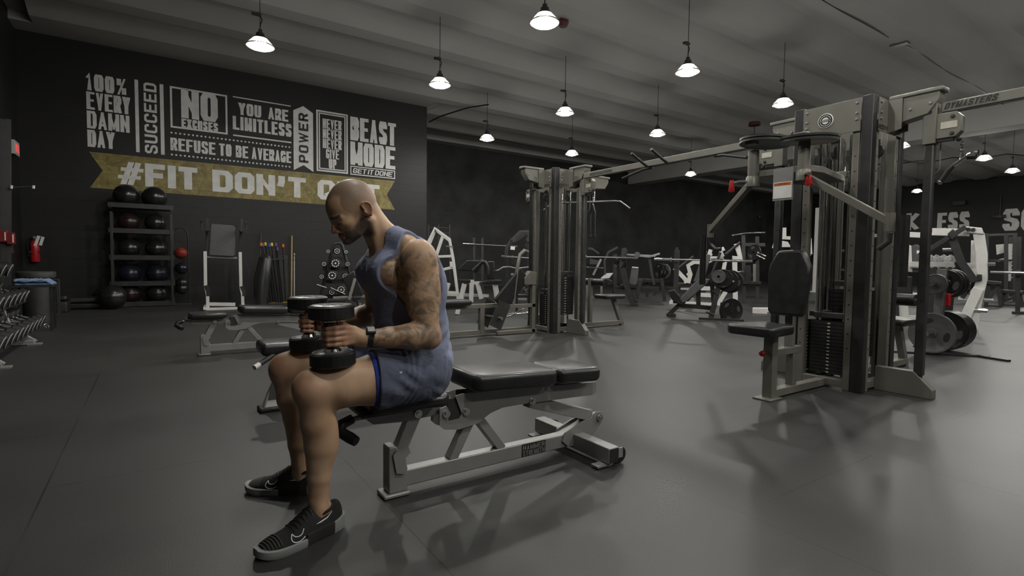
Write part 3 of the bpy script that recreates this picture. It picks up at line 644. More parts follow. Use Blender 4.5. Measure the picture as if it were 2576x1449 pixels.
lettered(cb2, 'DYMASTERS', lambda a, b_: (-0.0315, 4.115 - a, -0.02 + b_), 0.30, 0.045, 0.011, slant=0.35)

# ---- handles hanging from the carriages
def handle_link(mb, p, h=0.1):
    p = Vector(p); mb.tube([p, p - Vector((0, 0, h))], 0.006, 8); mb.ball(p - Vector((0, 0, h * 0.35)), 0.013, 8); mb.ball(p - Vector((0, 0, h)), 0.014, 8); return mb
h1 = thing('grip_attachment', 'chrome and black angled grip handle hanging at the top right', 'handle', (4.985, 1.40, 1.965))
handle_link(MB(), (0, 0, 0), 0.07).tube([(-0.03, 0.0, -0.14), (-0.02, 0, -0.1), (0, 0, -0.075), (0.02, 0, -0.1), (0.03, 0, -0.14)], 0.005, 6).build('snap_hook', 'chrome', h1)
MB().cyl((0.0, 0.045, -0.175), (0, -0.035, -0.115), 0.016).build('centre_bar', 'chrome', h1)
MB().cyl((0.0, -0.035, -0.12), (0, -0.085, -0.125), 0.021).build('grip', 'black', h1)
MB().cyl((0.0, -0.075, -0.098), (0, -0.095, -0.098), 0.02).cyl((0, -0.04, -0.112), (0, -0.058, -0.106), 0.02).build('end_cap', 'chrome', h1)
MB().tube([(0, 0.04, -0.17), (0, 0.075, -0.205), (0, 0.115, -0.28)], [0.014, 0.02, 0.018]).build('grip', 'black', h1)
MB().ball((0, 0.122, -0.29), 0.019, 10).build('end_cap', 'chrome', h1)
rp = thing('triceps_rope', 'black twisted triceps rope hanging from the centre tower', 'rope', (5.035, 5.44, 1.97))
handle_link(MB(), (0, 0, 0), 0.14).build('snap_hook', 'chrome', rp)
for s in (-1, 1):
    pts = [(0, 0, -0.14)] + [(0.004 * math.sin(i * 2.2), s * 0.045 * min(1, i / 3), -0.14 - 0.034 * i) for i in range(1, 13)]
    MB().tube(pts, [0.012 + 0.003 * (i % 2) for i in range(13)], 8).lathe([(0, -0.03), (0.02, -0.03), (0.024, 0), (0.02, 0.03), (0, 0.03)], (0, s * 0.045, -0.575)).build('rope_end', 'rubber', rp)
lb = thing('lat_bar', 'long bent grey pulldown bar hanging beside the rope on the centre tower', 'bar', (5.35, 5.75, 1.98))
handle_link(MB(), (0, 0, 0.21), 0.27).build('snap_hook', 'chrome', lb)
MB().tube([(0.30, -0.42, -0.17), (0.2, -0.33, -0.07), (0.15, -0.26, -0.06), (-0.1, 0.15, -0.06), (-0.35, 0.55, -0.06), (-0.42, 0.66, -0.16)], 0.013, 10).build('bar', 'steel', lb)

# ---- pec fly station of the right tower
t = thing('pec_fly_station', 'pec fly machine with black seat, backrest and two round cams fixed to the right tower', 'exercise machine', (3.9, 2.195, 0))
pb = Matrix(((0, 0, -1), (0, 1, 0), (1, 0, 0)))
shape = [(-0.12, 0.63), (-0.14, 0.66), (-0.165, 0.95), (-0.16, 1.02), (-0.11, 1.12), (-0.09, 1.145), (0.09, 1.145), (0.11, 1.12), (0.16, 1.02), (0.165, 0.95), (0.14, 0.66), (0.12, 0.63)]
MB().prism(shape, (0.14, 0, 0), (0, 1, 0), (0.10, 0, 1), 0.07).build('backrest', 'pad', t, bevel=0.02)
sh = [(-0.34, -0.15), (-0.35, 0.15), (-0.30, 0.19), (0.02, 0.15), (0.06, 0.12), (0.06, -0.12), (0.02, -0.15), (-0.30, -0.19)]
MB().prism(sh, (0.02, 0, 0.545), (1, 0, 0), (0, 1, 0), 0.075).build('seat', 'pad', t, bevel=0.02)
MB().box((0.0, 0, 0.25), (0.075, 0.075, 0.5)).build('seat_post', 'champagne', t, bevel=0.004)
MB().box((0.31, 0, 0.19), (0.06, 0.06, 0.36)).build('rear_post', 'champagne', t, bevel=0.004)
MB().box((0.2, 0, 0.355), (0.4, 0.065, 0.055)).build('seat_rail', 'champagne', t, bevel=0.004)
MB().box((0.42, 0, 0.04), (0.78, 0.07, 0.06)).build('base_rail', 'champagne', t, bevel=0.004)
MB().box((-0.02, 0, 0.007), (0.18, 0.14, 0.012)).build('foot', 'champagne', t, bevel=0.003)
MB().box((0.27, 0, 0.62), (0.05, 0.06, 0.55)).box((0.255, 0, 0.8), (0.03, 0.16, 0.2)).build('back_support', 'champagne', t)
kb = MB().cyl((-0.03, 0, 0.36), (-0.1, 0, 0.36), 0.014, 10).build('pin', 'chrome', t); MB().ball((-0.115, 0, 0.36), 0.024, 12).build('knob', 'red', t)
MB().prism([(0.02, -0.21), (0.02, 0.21), (0.2, 0.24), (0.76, 0.14), (0.76, -0.14), (0.2, -0.24)], (0, 0, 1.735), (1, 0, 0), (0, 1, 0), 0.05).build('carrier_plate', 'champagne', t, bevel=0.006)
for s, tilt in ((1, 0.05), (-1, 0.03)):
    y = 0.195 * s
    MB().cyl((0, y, 1.64), (0, y, 1.92), 0.04, 20).lathe([(0.05, -0.02), (0.05, 0.05), (0.043, 0.06)], (0, y, 1.66)).build('pivot_tube', 'champagne', t)
    cm = MB().lathe([(0.0, -0.012), (0.17, -0.012), (0.185, -0.02), (0.19, -0.02), (0.19, -0.005), (0.178, 0.0), (0.19, 0.005), (0.19, 0.02), (0.183, 0.02), (0.17, 0.012), (0, 0.012)], (0.06, y - 0.03 * s - 0.03, 1.945 + 0.04 * (s > 0)), (0.05 * s, -0.05, 1), n=48).build('cam', 'dgrey', t)
    MB().box((-0.03, y, 1.95 + 0.04 * (s > 0)), (0.07, 0.08, 0.06)).build('cam_clamp', 'champagne', cm, bevel=0.005)
    e = Vector((0.28, 0.76, 1.33)) if s > 0 else Vector((0.0, -0.755, 1.31))
    a = Vector((0, y, 1.68))
    MB().beam(a, e, 0.045, 0.05).build('swing_arm', 'champagne', t, bevel=0.004)
    MB().cyl(e + Vector((0, 0, 0.06)), e - Vector((0, 0, 0.06)), 0.028, 14).build('arm_pivot', 'champagne', t)
    g = Vector((0.02, 0.03 * s, 0)); e2 = e - Vector((0, 0, 0.07))
    MB().tube([e2, e2 + Vector((0.0, 0, -0.05)), e2 + Vector((0, 0.06 * s * -1, -0.1)), e2 + Vector((0, 0.11 * s * -1 if s > 0 else 0.0, -0.1))][: (4 if s > 0 else 3)], 0.018, 10).build('elbow', 'dgrey', t)
    hp = e2 + (Vector((0, 0.07, -0.1)) if s > 0 else Vector((0.0, -0.08, -0.02)))
    MB().cyl(hp + Vector((0, 0, 0.13)), hp - Vector((0, 0, 0.32)), 0.028, 14).build('handle', 'rubber', t)
    MB().tube([(0.0, y, 1.68), (-0.07, y + 0.07 * s, 1.68), (-0.12, y + 0.1 * s, 1.665)], 0.012, 8).build('stop_lever', 'champagne', t)
    k1 = Vector((-0.125, y + 0.1 * s, 1.66)) if s > 0 else Vector((-0.03, y - 0.055, 1.66))
    MB().lathe([(0, 0.03), (0.014, 0.03), (0.016, 0.0), (0.024, -0.05), (0.018, -0.062), (0, -0.062)], k1, n=14).build('knob', 'red', t)
pl = MB().box((-0.02, -0.06, 1.63), (0.01, 0.15, 0.24)).build('placard', 'steel', t)
MB().box((-0.027, -0.06, 1.585), (0.003, 0.14, 0.12)).build('warning_sheet', 'paint', pl); MB().box((-0.0295, -0.06, 1.63), (0.002, 0.13, 0.02)).build('warning_header', mat('orange print', (0.7, 0.18, 0.03), 0.5), pl)
lettering('WARNING', lambda a, b_: (-0.031, 0.0 - a, 1.624 + b_), 0, 0, 0.11, 0.012, 0.002).build('lettering', 'ink', pl, smooth=None)

# ---- pulldown seat on the far (+x) side of the right tower
def lat_seat(label, x, y):
    t = thing('lat_pulldown_bench', label, 'exercise machine', (x, y, 0))
    MB().box((0.25, 0, 0.05), (0.95, 0.07, 0.06)).build('base_rail', 'champagne', t, bevel=0.004)
    MB().beam((0.72, 0, 0.0), (0.50, 0, 0.46), 0.06, 0.07).build('leg', 'champagne', t, bevel=0.004)
    MB().pad((0.43, 0, 0.48), (0.46, 0.32, 0.07), r=0.05).build('seat', 'pad', t)
    MB().box((0.0, 0, 0.42), (0.06, 0.06, 0.72)).build('thigh_post', 'champagne', t, bevel=0.004)
    for s in (-1, 1): MB().cyl((0.03, s * 0.04, 0.72), (0.03, s * 0.3, 0.72), 0.055, 20).build('thigh_roller', 'pad', t)
    MB().cyl((0.03, -0.32, 0.72), (0.03, 0.32, 0.72), 0.012).build('roller_rod', 'chrome', t)
    return t
lat_seat('black pulldown seat with thigh rollers on the right side of the centre tower', 5.72, 6.2)
ls = lat_seat('pulldown seat partly hidden behind the right tower weight stack', 5.72, 2.19)
# ---- low row station on the -x side of the centre tower
t = thing('low_row_station', 'seated low row bench with ribbed foot plates left of the centre tower', 'exercise machine', (3.2, 6.25, 0))
MB().box((0.65, 0, 0.05), (1.5, 0.06, 0.06)).build('base_rail', 'champagne', t, bevel=0.004)
MB().pad((0.1, 0, 0.475), (0.44, 0.3, 0.07), r=0.04).build('seat', 'pad', t)
MB().box((0.38, 0, 0.41), (0.85, 0.06, 0.06)).build('seat_rail', 'champagne', t, bevel=0.004)
MB().box((0.54, 0, 0.22), (0.07, 0.07, 0.4)).build('front_post', 'champagne', t, bevel=0.004)
MB().box((-0.1, 0, 0.2), (0.06, 0.06, 0.4)).build('rear_post', 'champagne', t, bevel=0.004)
for s in (-1, 1): MB().beam((0.66, s * 0.17, 0.12), (0.82, s * 0.17, 0.46), 0.2, 0.012, up=(0, 1, 0)).build('foot_plate', 'dgrey', t)
MB().cyl((0.72, -0.25, 0.25), (0.72, 0.25, 0.25), 0.02).build('foot_bar', 'champagne', t)
# ---- raised back pad / knee station by the same tower
t = thing('calf_bench', 'narrow inclined black pad on a champagne frame beside the centre tower', 'exercise bench', (4.25, 6.15, 0))
MB().box((0.3, 0, 0.40), (0.06, 0.06, 0.8)).build('post', 'champagne', t, bevel=0.004)
MB().prism([(0.12, 0.8), (0.33, 0.8), (0.33, 0.98), (0.22, 1.0), (0.12, 0.9)], (0, 0, -0.1), (1, 0, 0), (0, 0, 1), 0.09).build('head_bracket', 'champagne', t, bevel=0.006)
MB().beam((-0.28, 0, 0.42), (0.14, 0, 0.86), 0.24, 0.05, up=(0, 1, 0)).build('pad', 'pad', t, bevel=0.01)
MB().tube([(-0.05, 0, 0.4), (0.02, 0, 0.95), (0.06, 0, 1.13), (0.14, 0, 1.19), (0.2, 0, 1.17)], 0.028, 10).build('goose_neck', 'champagne', t)
MB().box((0.0, 0, 0.40), (0.66, 0.06, 0.05)).build('rail', 'champagne', t, bevel=0.004)
MB().box((0.02, 0, 0.03), (0.68, 0.06, 0.05)).build('base_rail', 'champagne', t, bevel=0.004)
# handles on the floor (row handle)
t = thing('row_attachment', 'chrome double row handle lying on the floor by the centre tower', 'handle', tuple(G(1262, 800)))
MB().tube([(0, 0, 0.02), (0.2, 0.05, 0.02), (0.32, 0.0, 0.08), (0.42, -0.1, 0.16)], 0.014).tube([(0, 0.16, 0.02), (0.22, 0.2, 0.02), (0.36, 0.1, 0.07), (0.42, -0.1, 0.16)], 0.014).tube([(0.2, 0.05, 0.02), (0.22, 0.2, 0.02)], 0.014).build('frame', 'chrome', t)
MB().cyl((-0.04, -0.05, 0.022), (0.0, 0.2, 0.022), 0.02).build('grip', 'rubber', t)
M['dbface'] = mat('grey glossy dumbbell face', (0.42, 0.42, 0.41), 0.25, 0.4, 0.1, 30)
# ================================================================ ADJUSTABLE BENCH (silver frame, black pads)
def bolt(mb, p, s, r_=0.017):
    mb.lathe([(0, 0.016), (r_ * 0.55, 0.016), (r_ * 0.6, 0.010), (r_, 0.010), (r_, 0.0)], p, (0, s, 0), n=16)
def bench(label, loc, group=None):
    """x along the bench from the seat end, y across; the base foot is at x = 0"""
    t = thing('adjustable_bench', label, 'bench', loc)
    # base
    b = MB().prism([(0.04, 0.035), (0.04, 0.107), (0.94, 0.107), (1.03, 0.135), (1.14, 0.165), (1.19, 0.185), (1.22, 0.15), (1.20, 0.10), (1.10, 0.055), (1.03, 0.035)], (0, 0, 0), (1, 0, 0), (0, 0, 1), 0.06)
    b.build('base_beam', 'steel', t, bevel=0.005)
    MB().prism([(-0.035, 0.02), (-0.035, 0.225), (0.0, 0.225), (0.035, 0.13), (0.05, 0.13), (0.05, 0.02)], (0, 0, 0), (1, 0, 0), (0, 0, 1), 0.075).build('front_post', 'steel', t, bevel=0.005)
    MB().box((0.0, 0, 0.011), (0.12, 0.10, 0.018)).build('foot_plate', 'steel', t, bevel=0.006)
    MB().prism([(-0.005, 0.11), (-0.02, 0.19), (-0.005, 0.21), (0.05, 0.215), (0.06, 0.19), (0.035, 0.17), (0.045, 0.12), (0.03, 0.10)], (0, -0.045, 0), (1, 0, 0), (0, 0, 1), 0.008).build('pivot_lug', 'steel', t)
    # link from the front post to the seat
    MB().beam((0.005, 0, 0.15), (0.095, 0, 0.345), 0.05, 0.055).build('seat_link', 'steel', t, bevel=0.004)
    for a, b_ in (((0.28, 0, 0.10), (0.375, 0, 0.27)), ((0.56, 0, 0.10), (0.42, 0, 0.28))): MB().beam(a, b_, 0.05, 0.045).build('brace', 'steel', t, bevel=0.004)
    # centre side plates: cradle under the seat hinge, continuing as back-rest rail
    pl = [(0.20, 0.36), (0.20, 0.285), (0.225, 0.262), (0.30, 0.25), (0.40, 0.262), (0.47, 0.30), (0.54, 0.317), (0.70, 0.317), (1.14, 0.30), (1.16, 0.315), (1.16, 0.37), (0.32, 0.415), (0.28, 0.41), (0.315, 0.32), (0.30, 0.30), (0.245, 0.298), (0.245, 0.355), (0.235, 0.37)]
    for s in (-1, 1): MB().prism(pl, (0, s * 0.042, 0), (1, 0, 0), (0, 0, 1), 0.008).build('side_plate', 'steel', t)
    MB().prism([(0.36, 0.36), (0.36, 0.41), (1.12, 0.372), (1.12, 0.335)], (0, 0, 0), (1, 0, 0), (0, 0, 1), 0.076).build('pad_carrier', 'dgrey', t)
    MB().box((0.28, 0, 0.345), (0.07, 0.07, 0.11)).build('hinge_block', 'dgrey', t, bevel=0.004)
    # seat rail
    MB().prism([(-0.125, 0.40), (-0.125, 0.355), (-0.10, 0.335), (0.02, 0.325), (0.21, 0.33), (0.21, 0.40)], (0, 0, 0), (1, 0, 0), (0, 0, 1), 0.06).build('seat_rail', 'steel', t, bevel=0.004)
    MB().tube([(-0.12, -0.03, 0.375), (-0.17, -0.03, 0.375), (-0.2, -0.03, 0.37)], 0.011).build('handle_rod', 'steel', t)
    MB().tube([(-0.19, -0.03, 0.375), (-0.235, -0.035, 0.36), (-0.245, -0.05, 0.335), (-0.215, -0.085, 0.315), (-0.20, -0.11, 0.305)], [0.02, 0.023, 0.023, 0.023, 0.02], 12).build('hook_handle', 'rubber', t)
    MB().prism([(-0.17, -0.10), (-0.15, -0.125), (0.13, -0.15), (0.18, -0.13), (0.18, 0.13), (0.13, 0.15), (-0.15, 0.125), (-0.17, 0.10)], (0.03, 0, 0.425), (1, 0, 0), (0, 1, 0), 0.055).build('seat_pad', 'pad', t, bevel=0.018)
    MB().box((0.0, 0, 0.395), (0.34, 0.2, 0.012)).build('seat_board', 'dgrey', t)
    # back pad in two upholstered sections
    sl = Matrix.Rotation(math.radians(2.8), 3, 'Y')
    MB().pad((0.575, 0, 0.462), (0.49, 0.30, 0.085), r=0.05, R=sl, seg=6).build('back_pad', 'pad', t, smooth=50)
    MB().pad((0.972, 0, 0.443), (0.30, 0.285, 0.078), r=0.05, R=sl, seg=6).build('head_pad', 'pad', t, smooth=50)
    # stay from the rail to the rear plates
    MB().beam((0.72, 0, 0.315), (1.15, 0, 0.175), 0.055, 0.06).build('ladder_stay', 'steel', t, bevel=0.003)
    for s in (-1, 1): MB().prism([(0.93, 0.075), (0.95, 0.12), (1.05, 0.155), (1.13, 0.17), (1.165, 0.20), (1.21, 0.19), (1.21, 0.13), (1.17, 0.09), (1.06, 0.04), (0.97, 0.04)], (0, s * 0.036, 0), (1, 0, 0), (0, 0, 1), 0.008).build('rear_plate', 'steel', t)
    # T foot
    MB().box((1.04, 0, 0.062), (0.07, 0.62, 0.08)).build('cross_foot', 'steel', t, bevel=0.004)
    for s in (-1, 1):
        MB().box((0.99, s * 0.27, 0.014), (0.09, 0.05, 0.01)).lathe([(0.006, 0.0055), (0.011, 0.0055), (0.011, 0.005)], (0.965, s * 0.27, 0.014)).build('floor_tab', 'steel', t, bevel=0.003)
        wl = MB().lathe([(0, 0.02), (0.022, 0.02), (0.042, 0.014), (0.042, -0.014), (0.022, -0.02), (0, -0.02)], (1.11, s * 0.27, 0.045), (0, 1, 0), n=24).build('wheel', 'rubber', t)
        MB().box((1.09, s * 0.29, 0.06), (0.06, 0.008, 0.05)).build('wheel_bracket', 'steel', wl)
        MB().box((1.04, s * 0.311, 0.062), (0.06, 0.004, 0.07)).build('end_cap', 'black', t)
    for s in (-1, 1):
        for p in ((0.10, 0.352), (0.232, 0.335), (0.335, 0.33), (0.72, 0.325), (1.19, 0.165), (0.025, 0.145)): bm = MB(); bolt(bm, (p[0], s * (0.046 if p[0] > 0.2 else 0.031), p[1]), s, 0.018); bm.build('bolt', 'chrome', t)
    # maker's plate on the base beam: two lines of lettering
    for s in (-1, 1):
        lp = MB().box((0.745, s * 0.0312, 0.071), (0.15, 0.002, 0.066)).build('name_plate', 'ink', t)
        y = s * 0.033
        if s < 0: Fa = lambda a, b_: (0.676 + a, y, 0.042 + b_)
        else: Fa = lambda a, b_: (0.814 - a, y, 0.042 + b_)
        lettering('HAMMER', Fa, 0.0, 0.030, 0.138, 0.026, 0.0055, gap=0.004).build('lettering', 'steel', lp, smooth=None)
        lettering('STRENGTH', Fa, 0.0, 0.0, 0.138, 0.026, 0.0045, gap=0.003).build('lettering', 'steel', lp, smooth=None)
    return t
b1 = bench('silver adjustable bench with black pads on which the man sits', (0.853, 2.165, 0))
b2 = dup(b1, (0.42, 6.42, 0), 0.0, 'silver adjustable bench with black pads standing empty in the background, left of the man')
b1['group'] = b2['group'] = 'silver adjustable benches'
# third bench: black pad, pale legs, hidden mostly behind the man's knees
b3 = thing('flat_bench', 'black padded bench with pale cast foot just behind the dumbbells and knees', 'bench', (0, 0, 0))
p = YP(650, 868, 3.9); q_ = G(672, 1010)
MB().pad((p.x + 0.62, 3.9, p.z - 0.02), (1.24, 0.28, 0.085), r=0.03).build('pad', 'pad', b3, smooth=50)
MB().prism([(q_.x - 0.07, 0.02), (q_.x - 0.035, 0.12), (q_.x + 0.05, 0.30), (q_.x + 0.11, 0.44), (q_.x + 0.16, 0.44), (q_.x + 0.10, 0.12), (q_.x + 0.10, 0.02)], (0, 3.85, 0), (1, 0, 0), (0, 0, 1), 0.075).build('front_leg', 'white', b3, bevel=0.01)
MB().box((q_.x + 0.015, 3.85, 0.015), (0.22, 0.13, 0.03)).build('rubber_foot', 'rubber', b3, bevel=0.01)
MB().prism([(-0.04, 0.08), (-0.015, 0.2), (0.035, 0.2), (0.03, 0.08)], (q_.x, 3.81, 0), (1, 0, 0), (0, 0, 1), 0.004).build('logo_plate', 'plate', b3)
MB().box((q_.x + 0.62, 3.9, 0.42), (1.1, 0.07, 0.06)).build('rail', 'white', b3, bevel=0.006)
MB().box((q_.x + 1.1, 3.9, 0.22), (0.08, 0.08, 0.42)).build('rear_leg', 'white', b3, bevel=0.006)
MB().box((q_.x + 1.1, 3.9, 0.02), (0.1, 0.5, 0.04)).build('rear_foot', 'white', b3, bevel=0.006)
ha, hb = YP(700, 885, 3.8), YP(640, 925, 3.7)
MB().tube([ha, hb + (ha - hb) * 0.2], 0.017, 12).build('handle_grip', 'rubber', b3)
MB().tube([hb + (ha - hb) * 0.2, hb], 0.017, 12).build('handle_tip', 'white', b3)

# ================================================================ DUMBBELLS IN THE HANDS
def twelve(r_, z0, z1, ch=0.006):
    return [(0, z0), (r_ - ch * 1.5, z0), (r_, z0 + ch), (r_, z1 - ch), (r_ - ch * 1.5, z1), (0, z1)]
def dumbbell(label, loc, ax, r_=0.081, h=0.225, ht=0.052, group=None):
    """axis of the handle along local z"""
    t = thing('dumbbell', label, 'dumbbell', loc, group=group)
    rot = Vector((0, 0, 1)).rotation_difference(Vector(ax)); t.rotation_mode = 'QUATERNION'; t.rotation_quaternion = rot
    MB().lathe([(0, -h / 2 + ht), (0.03, -h / 2 + ht), (0.026, -h / 2 + ht + 0.012), (0.0145, -h / 2 + ht + 0.02), (0.0165, -0.02), (0.0175, 0), (0.0165, 0.02), (0.0145, h / 2 - ht - 0.02), (0.026, h / 2 - ht - 0.012), (0.03, h / 2 - ht), (0, h / 2 - ht)], n=24).build('handle', 'chrome', t)
    for s in (1, -1):
        z0, z1 = (h / 2 - ht, h / 2) if s > 0 else (-h / 2, -h / 2 + ht)
        hd = MB().lathe(twelve(r_ * 1.01, z0, z1), n=26).build('head', 'rubber', t, smooth=10)
        # cast disc with raised ring on the outer face, recess ring on the inner face
        zz = z1 if s > 0 else z0
        MB().lathe([(0, 0.0009 * s), (r_ * 0.84, 0.0009 * s), (r_ * 0.86, 0)], (0, 0, zz), n=40).build('printed_face', 'dbface', hd)
        zi = z0 if s > 0 else z1
        MB().lathe([(0.034, 0), (0.034, -0.002 * s), (r_ * 0.78, -0.002 * s), (r_ * 0.82, 0)], (0, 0, zi), n=40).build('inner_face', 'plate', hd)
        mb = MB()
        for a in range(0, 360, 45):
            a_ = math.radians(a); ca, sa = math.cos(a_), math.sin(a_)
            F = lambda x, y: (ca * (r_ * 0.36 + y) - sa * x, sa * (r_ * 0.36 + y) + ca * x, zz + 0.0016 * s)
            mb.add([F(-0.008, 0), F(0.008, 0), F(0.011, 0.016), F(-0.011, 0.016)], [(0, 1, 2, 3)])
        mb.build('printed_marks', 'ink', hd, smooth=None)
        lettering('POWER', lambda a, b_: (0.012 - b_, (a - 0.045) * -s, zz + 0.0017 * s), 0, 0, 0.09, 0.024, 0.006).build('lettering', 'ink', hd, smooth=None)
    return t
# ================================================================ IMPLICIT-SURFACE MODELLING (person)
class SDF:
    """dense signed-distance grid; primitives are blended in with a smooth minimum"""
    def __init__(s, lo, hi, h):
        s.lo = np.array(lo, float); s.h = h; s.n = np.ceil((np.array(hi) - s.lo) / h).astype(int) + 1
        s.g = np.full(s.n, 0.06, np.float32)
    def win(s, lo, hi, pad):
        a = np.maximum(0, np.floor((np.array(lo) - pad - s.lo) / s.h).astype(int)); b = np.minimum(s.n, np.ceil((np.array(hi) + pad - s.lo) / s.h).astype(int) + 1)
        if (b <= a).any(): return None, None
        ax = [((np.arange(a[i], b[i]) * s.h + s.lo[i]).astype(np.float32)) for i in range(3)]
        return tuple(slice(a[i], b[i]) for i in range(3)), (ax[0][:, None, None], ax[1][None, :, None], ax[2][None, None, :])
    def blend(s, sl, d, k, sub=False):
        g = s.g[sl]
        if sub:
            d = -d; hh = np.clip(0.5 - 0.5 * (g - d) / k, 0, 1); s.g[sl] = g * (1 - hh) + d * hh + k * hh * (1 - hh)
        else:
            hh = np.clip(0.5 + 0.5 * (g - d) / k, 0, 1); s.g[sl] = g * (1 - hh) + d * hh - k * hh * (1 - hh)
    def caps(s, pts, rs, k=0.02, sub=False):
        pts = [np.array(p, float) for p in pts]; P = np.array(pts); r_ = max(rs)
        sl, X = s.win(P.min(0), P.max(0), r_ + k + 0.03)
        if sl is None: return s
        best = None
        for i in range(len(pts) - 1):
            a, b = pts[i], pts[i + 1]; ab = b - a; L2 = max(ab @ ab, 1e-9)
            t = np.clip(((X[0] - a[0]) * ab[0] + (X[1] - a[1]) * ab[1] + (X[2] - a[2]) * ab[2]) / L2, 0, 1)
            d = np.sqrt((X[0] - a[0] - t * ab[0]) ** 2 + (X[1] - a[1] - t * ab[1]) ** 2 + (X[2] - a[2] - t * ab[2]) ** 2) - (rs[i] + (rs[i + 1] - rs[i]) * t)
            if best is None: best = d
            else:
                kk = 0.25 * min(rs[i], rs[i + 1]); hh = np.clip(0.5 + 0.5 * (best - d) / kk, 0, 1); best = best * (1 - hh) + d * hh - kk * hh * (1 - hh)
        s.blend(sl, best, k, sub); return s
    def ell(s, c, r_, R=None, k=0.02, sub=False):
        c = np.array(c, float); r_ = np.array(r_, float); m = r_.max(); R = np.eye(3) if R is None else R
        sl, X = s.win(c, c, m + k + 0.03)
        if sl is None: return s
        q = [R[i][0] * (X[0] - c[0]) + R[i][1] * (X[1] - c[1]) + R[i][2] * (X[2] - c[2]) for i in range(3)]
        k0 = np.sqrt(sum((q[i] / r_[i]) ** 2 for i in range(3))); k1 = np.sqrt(sum((q[i] / r_[i] ** 2) ** 2 for i in range(3)))
        s.blend(sl, k0 * (k0 - 1) / np.maximum(k1, 1e-6), k, sub); return s
    def cut(s, fn, k=0.003):
        """keep where fn(X, Y, Z) < 0"""
        X = [((np.arange(s.n[i]) * s.h + s.lo[i]).astype(np.float32)) for i in range(3)]
        d = fn(X[0][:, None, None], X[1][None, :, None], X[2][None, None, :]); s.g = np.maximum(s.g, d.astype(np.float32)); return s
    def mesh(s):
        """surface nets"""
        g = s.g; ins = g < 0; n = s.n
        c = [ins[i:n[0] - 1 + i, j:n[1] - 1 + j, k:n[2] - 1 + k] for i in (0, 1) for j in (0, 1) for k in (0, 1)]
        cnt = sum(x.astype(np.int8) for x in c); act = (cnt > 0) & (cnt < 8)
        idx = np.argwhere(act); vid = np.full(act.shape, -1, np.int64); vid[act] = np.arange(len(idx))
        acc = np.zeros((len(idx), 3)); w_ = np.zeros(len(idx))
        corners = [(i, j, k) for i in (0, 1) for j in (0, 1) for k in (0, 1)]
        gv = {cc: g[idx[:, 0] + cc[0], idx[:, 1] + cc[1], idx[:, 2] + cc[2]].astype(float) for cc in corners}
        for a in corners:
            for ax in range(3):
                if a[ax] == 0:
                    b = list(a); b[ax] = 1; b = tuple(b); va, vb = gv[a], gv[b]; m = (va < 0) != (vb < 0)
                    t = np.where(m, va / np.where(m, va - vb, 1), 0); p = np.array(a, float)[None, :].repeat(len(idx), 0); p[:, ax] += t
                    acc[m] += p[m]; w_[m] += 1
        V = (idx + acc / w_[:, None]) * s.h + s.lo
        F = []
        for ax in range(3):
            o = [1, 1, 1]; o[ax] = 0
            sh = [slice(1, n[i] - 1) if i != ax else slice(0, n[i] - 1) for i in range(3)]
            a = ins[tuple(sh)]; s2 = list(sh); s2[ax] = slice(1, n[ax]); b = ins[tuple(s2)]
            e = np.argwhere(a != b); off = np.array([1 if i != ax else 0 for i in range(3)]); e = e + off
            fl = ins[e[:, 0], e[:, 1], e[:, 2]]
            u, v = (ax + 1) % 3, (ax + 2) % 3
            def at(du, dv):
                q = e.copy(); q[:, u] -= du; q[:, v] -= dv; return vid[q[:, 0], q[:, 1], q[:, 2]]
            Q = np.stack([at(0, 0), at(1, 0), at(1, 1), at(0, 1)], 1); Q[~fl] = Q[~fl][:, ::-1]; F.append(Q)
        F = np.concatenate(F); F = F[(F >= 0).all(1)]
        return V, F
def smooth_mesh(V, F, it=2, lam=0.5):
    E = np.concatenate([F[:, [0, 1]], F[:, [1, 2]], F[:, [2, 3]], F[:, [3, 0]]])
    for _ in range(it):
        acc = np.zeros_like(V); w_ = np.zeros(len(V))
        for a, b in ((0, 1), (1, 0)):
            for d in range(3): acc[:, d] += np.bincount(E[:, a], V[E[:, b], d], len(V))
            w_ += np.bincount(E[:, a], minlength=len(V))
        V = V + lam * (acc / np.maximum(w_, 1)[:, None] - V)
    return V
def np_obj(name, V, F, mtl, parent, cols=None):
    me = bpy.data.meshes.new(name); me.vertices.add(len(V)); me.vertices.foreach_set('co', V.astype(np.float32).ravel())
    nf = len(F); me.loops.add(nf * 4); me.loops.foreach_set('vertex_index', F.astype(np.int32).ravel())
    me.polygons.add(nf); me.polygons.foreach_set('loop_start', np.arange(0, nf * 4, 4, dtype=np.int32)); me.polygons.foreach_set('loop_total', np.full(nf, 4, np.int32))
    me.update(calc_edges=True); me.validate(); me.polygons.foreach_set('use_smooth', [True] * len(me.polygons))
    if cols is not None:
        ca = me.color_attributes.new('mask', 'FLOAT_COLOR', 'POINT'); ca.data.foreach_set('color', np.concatenate([cols, np.ones((len(V), 1))], 1).astype(np.float32).ravel())
    me.materials.append(M[mtl] if isinstance(mtl, str) else mtl)
    o = bpy.data.objects.new(name, me); COL.objects.link(o); o.parent = parent; return o

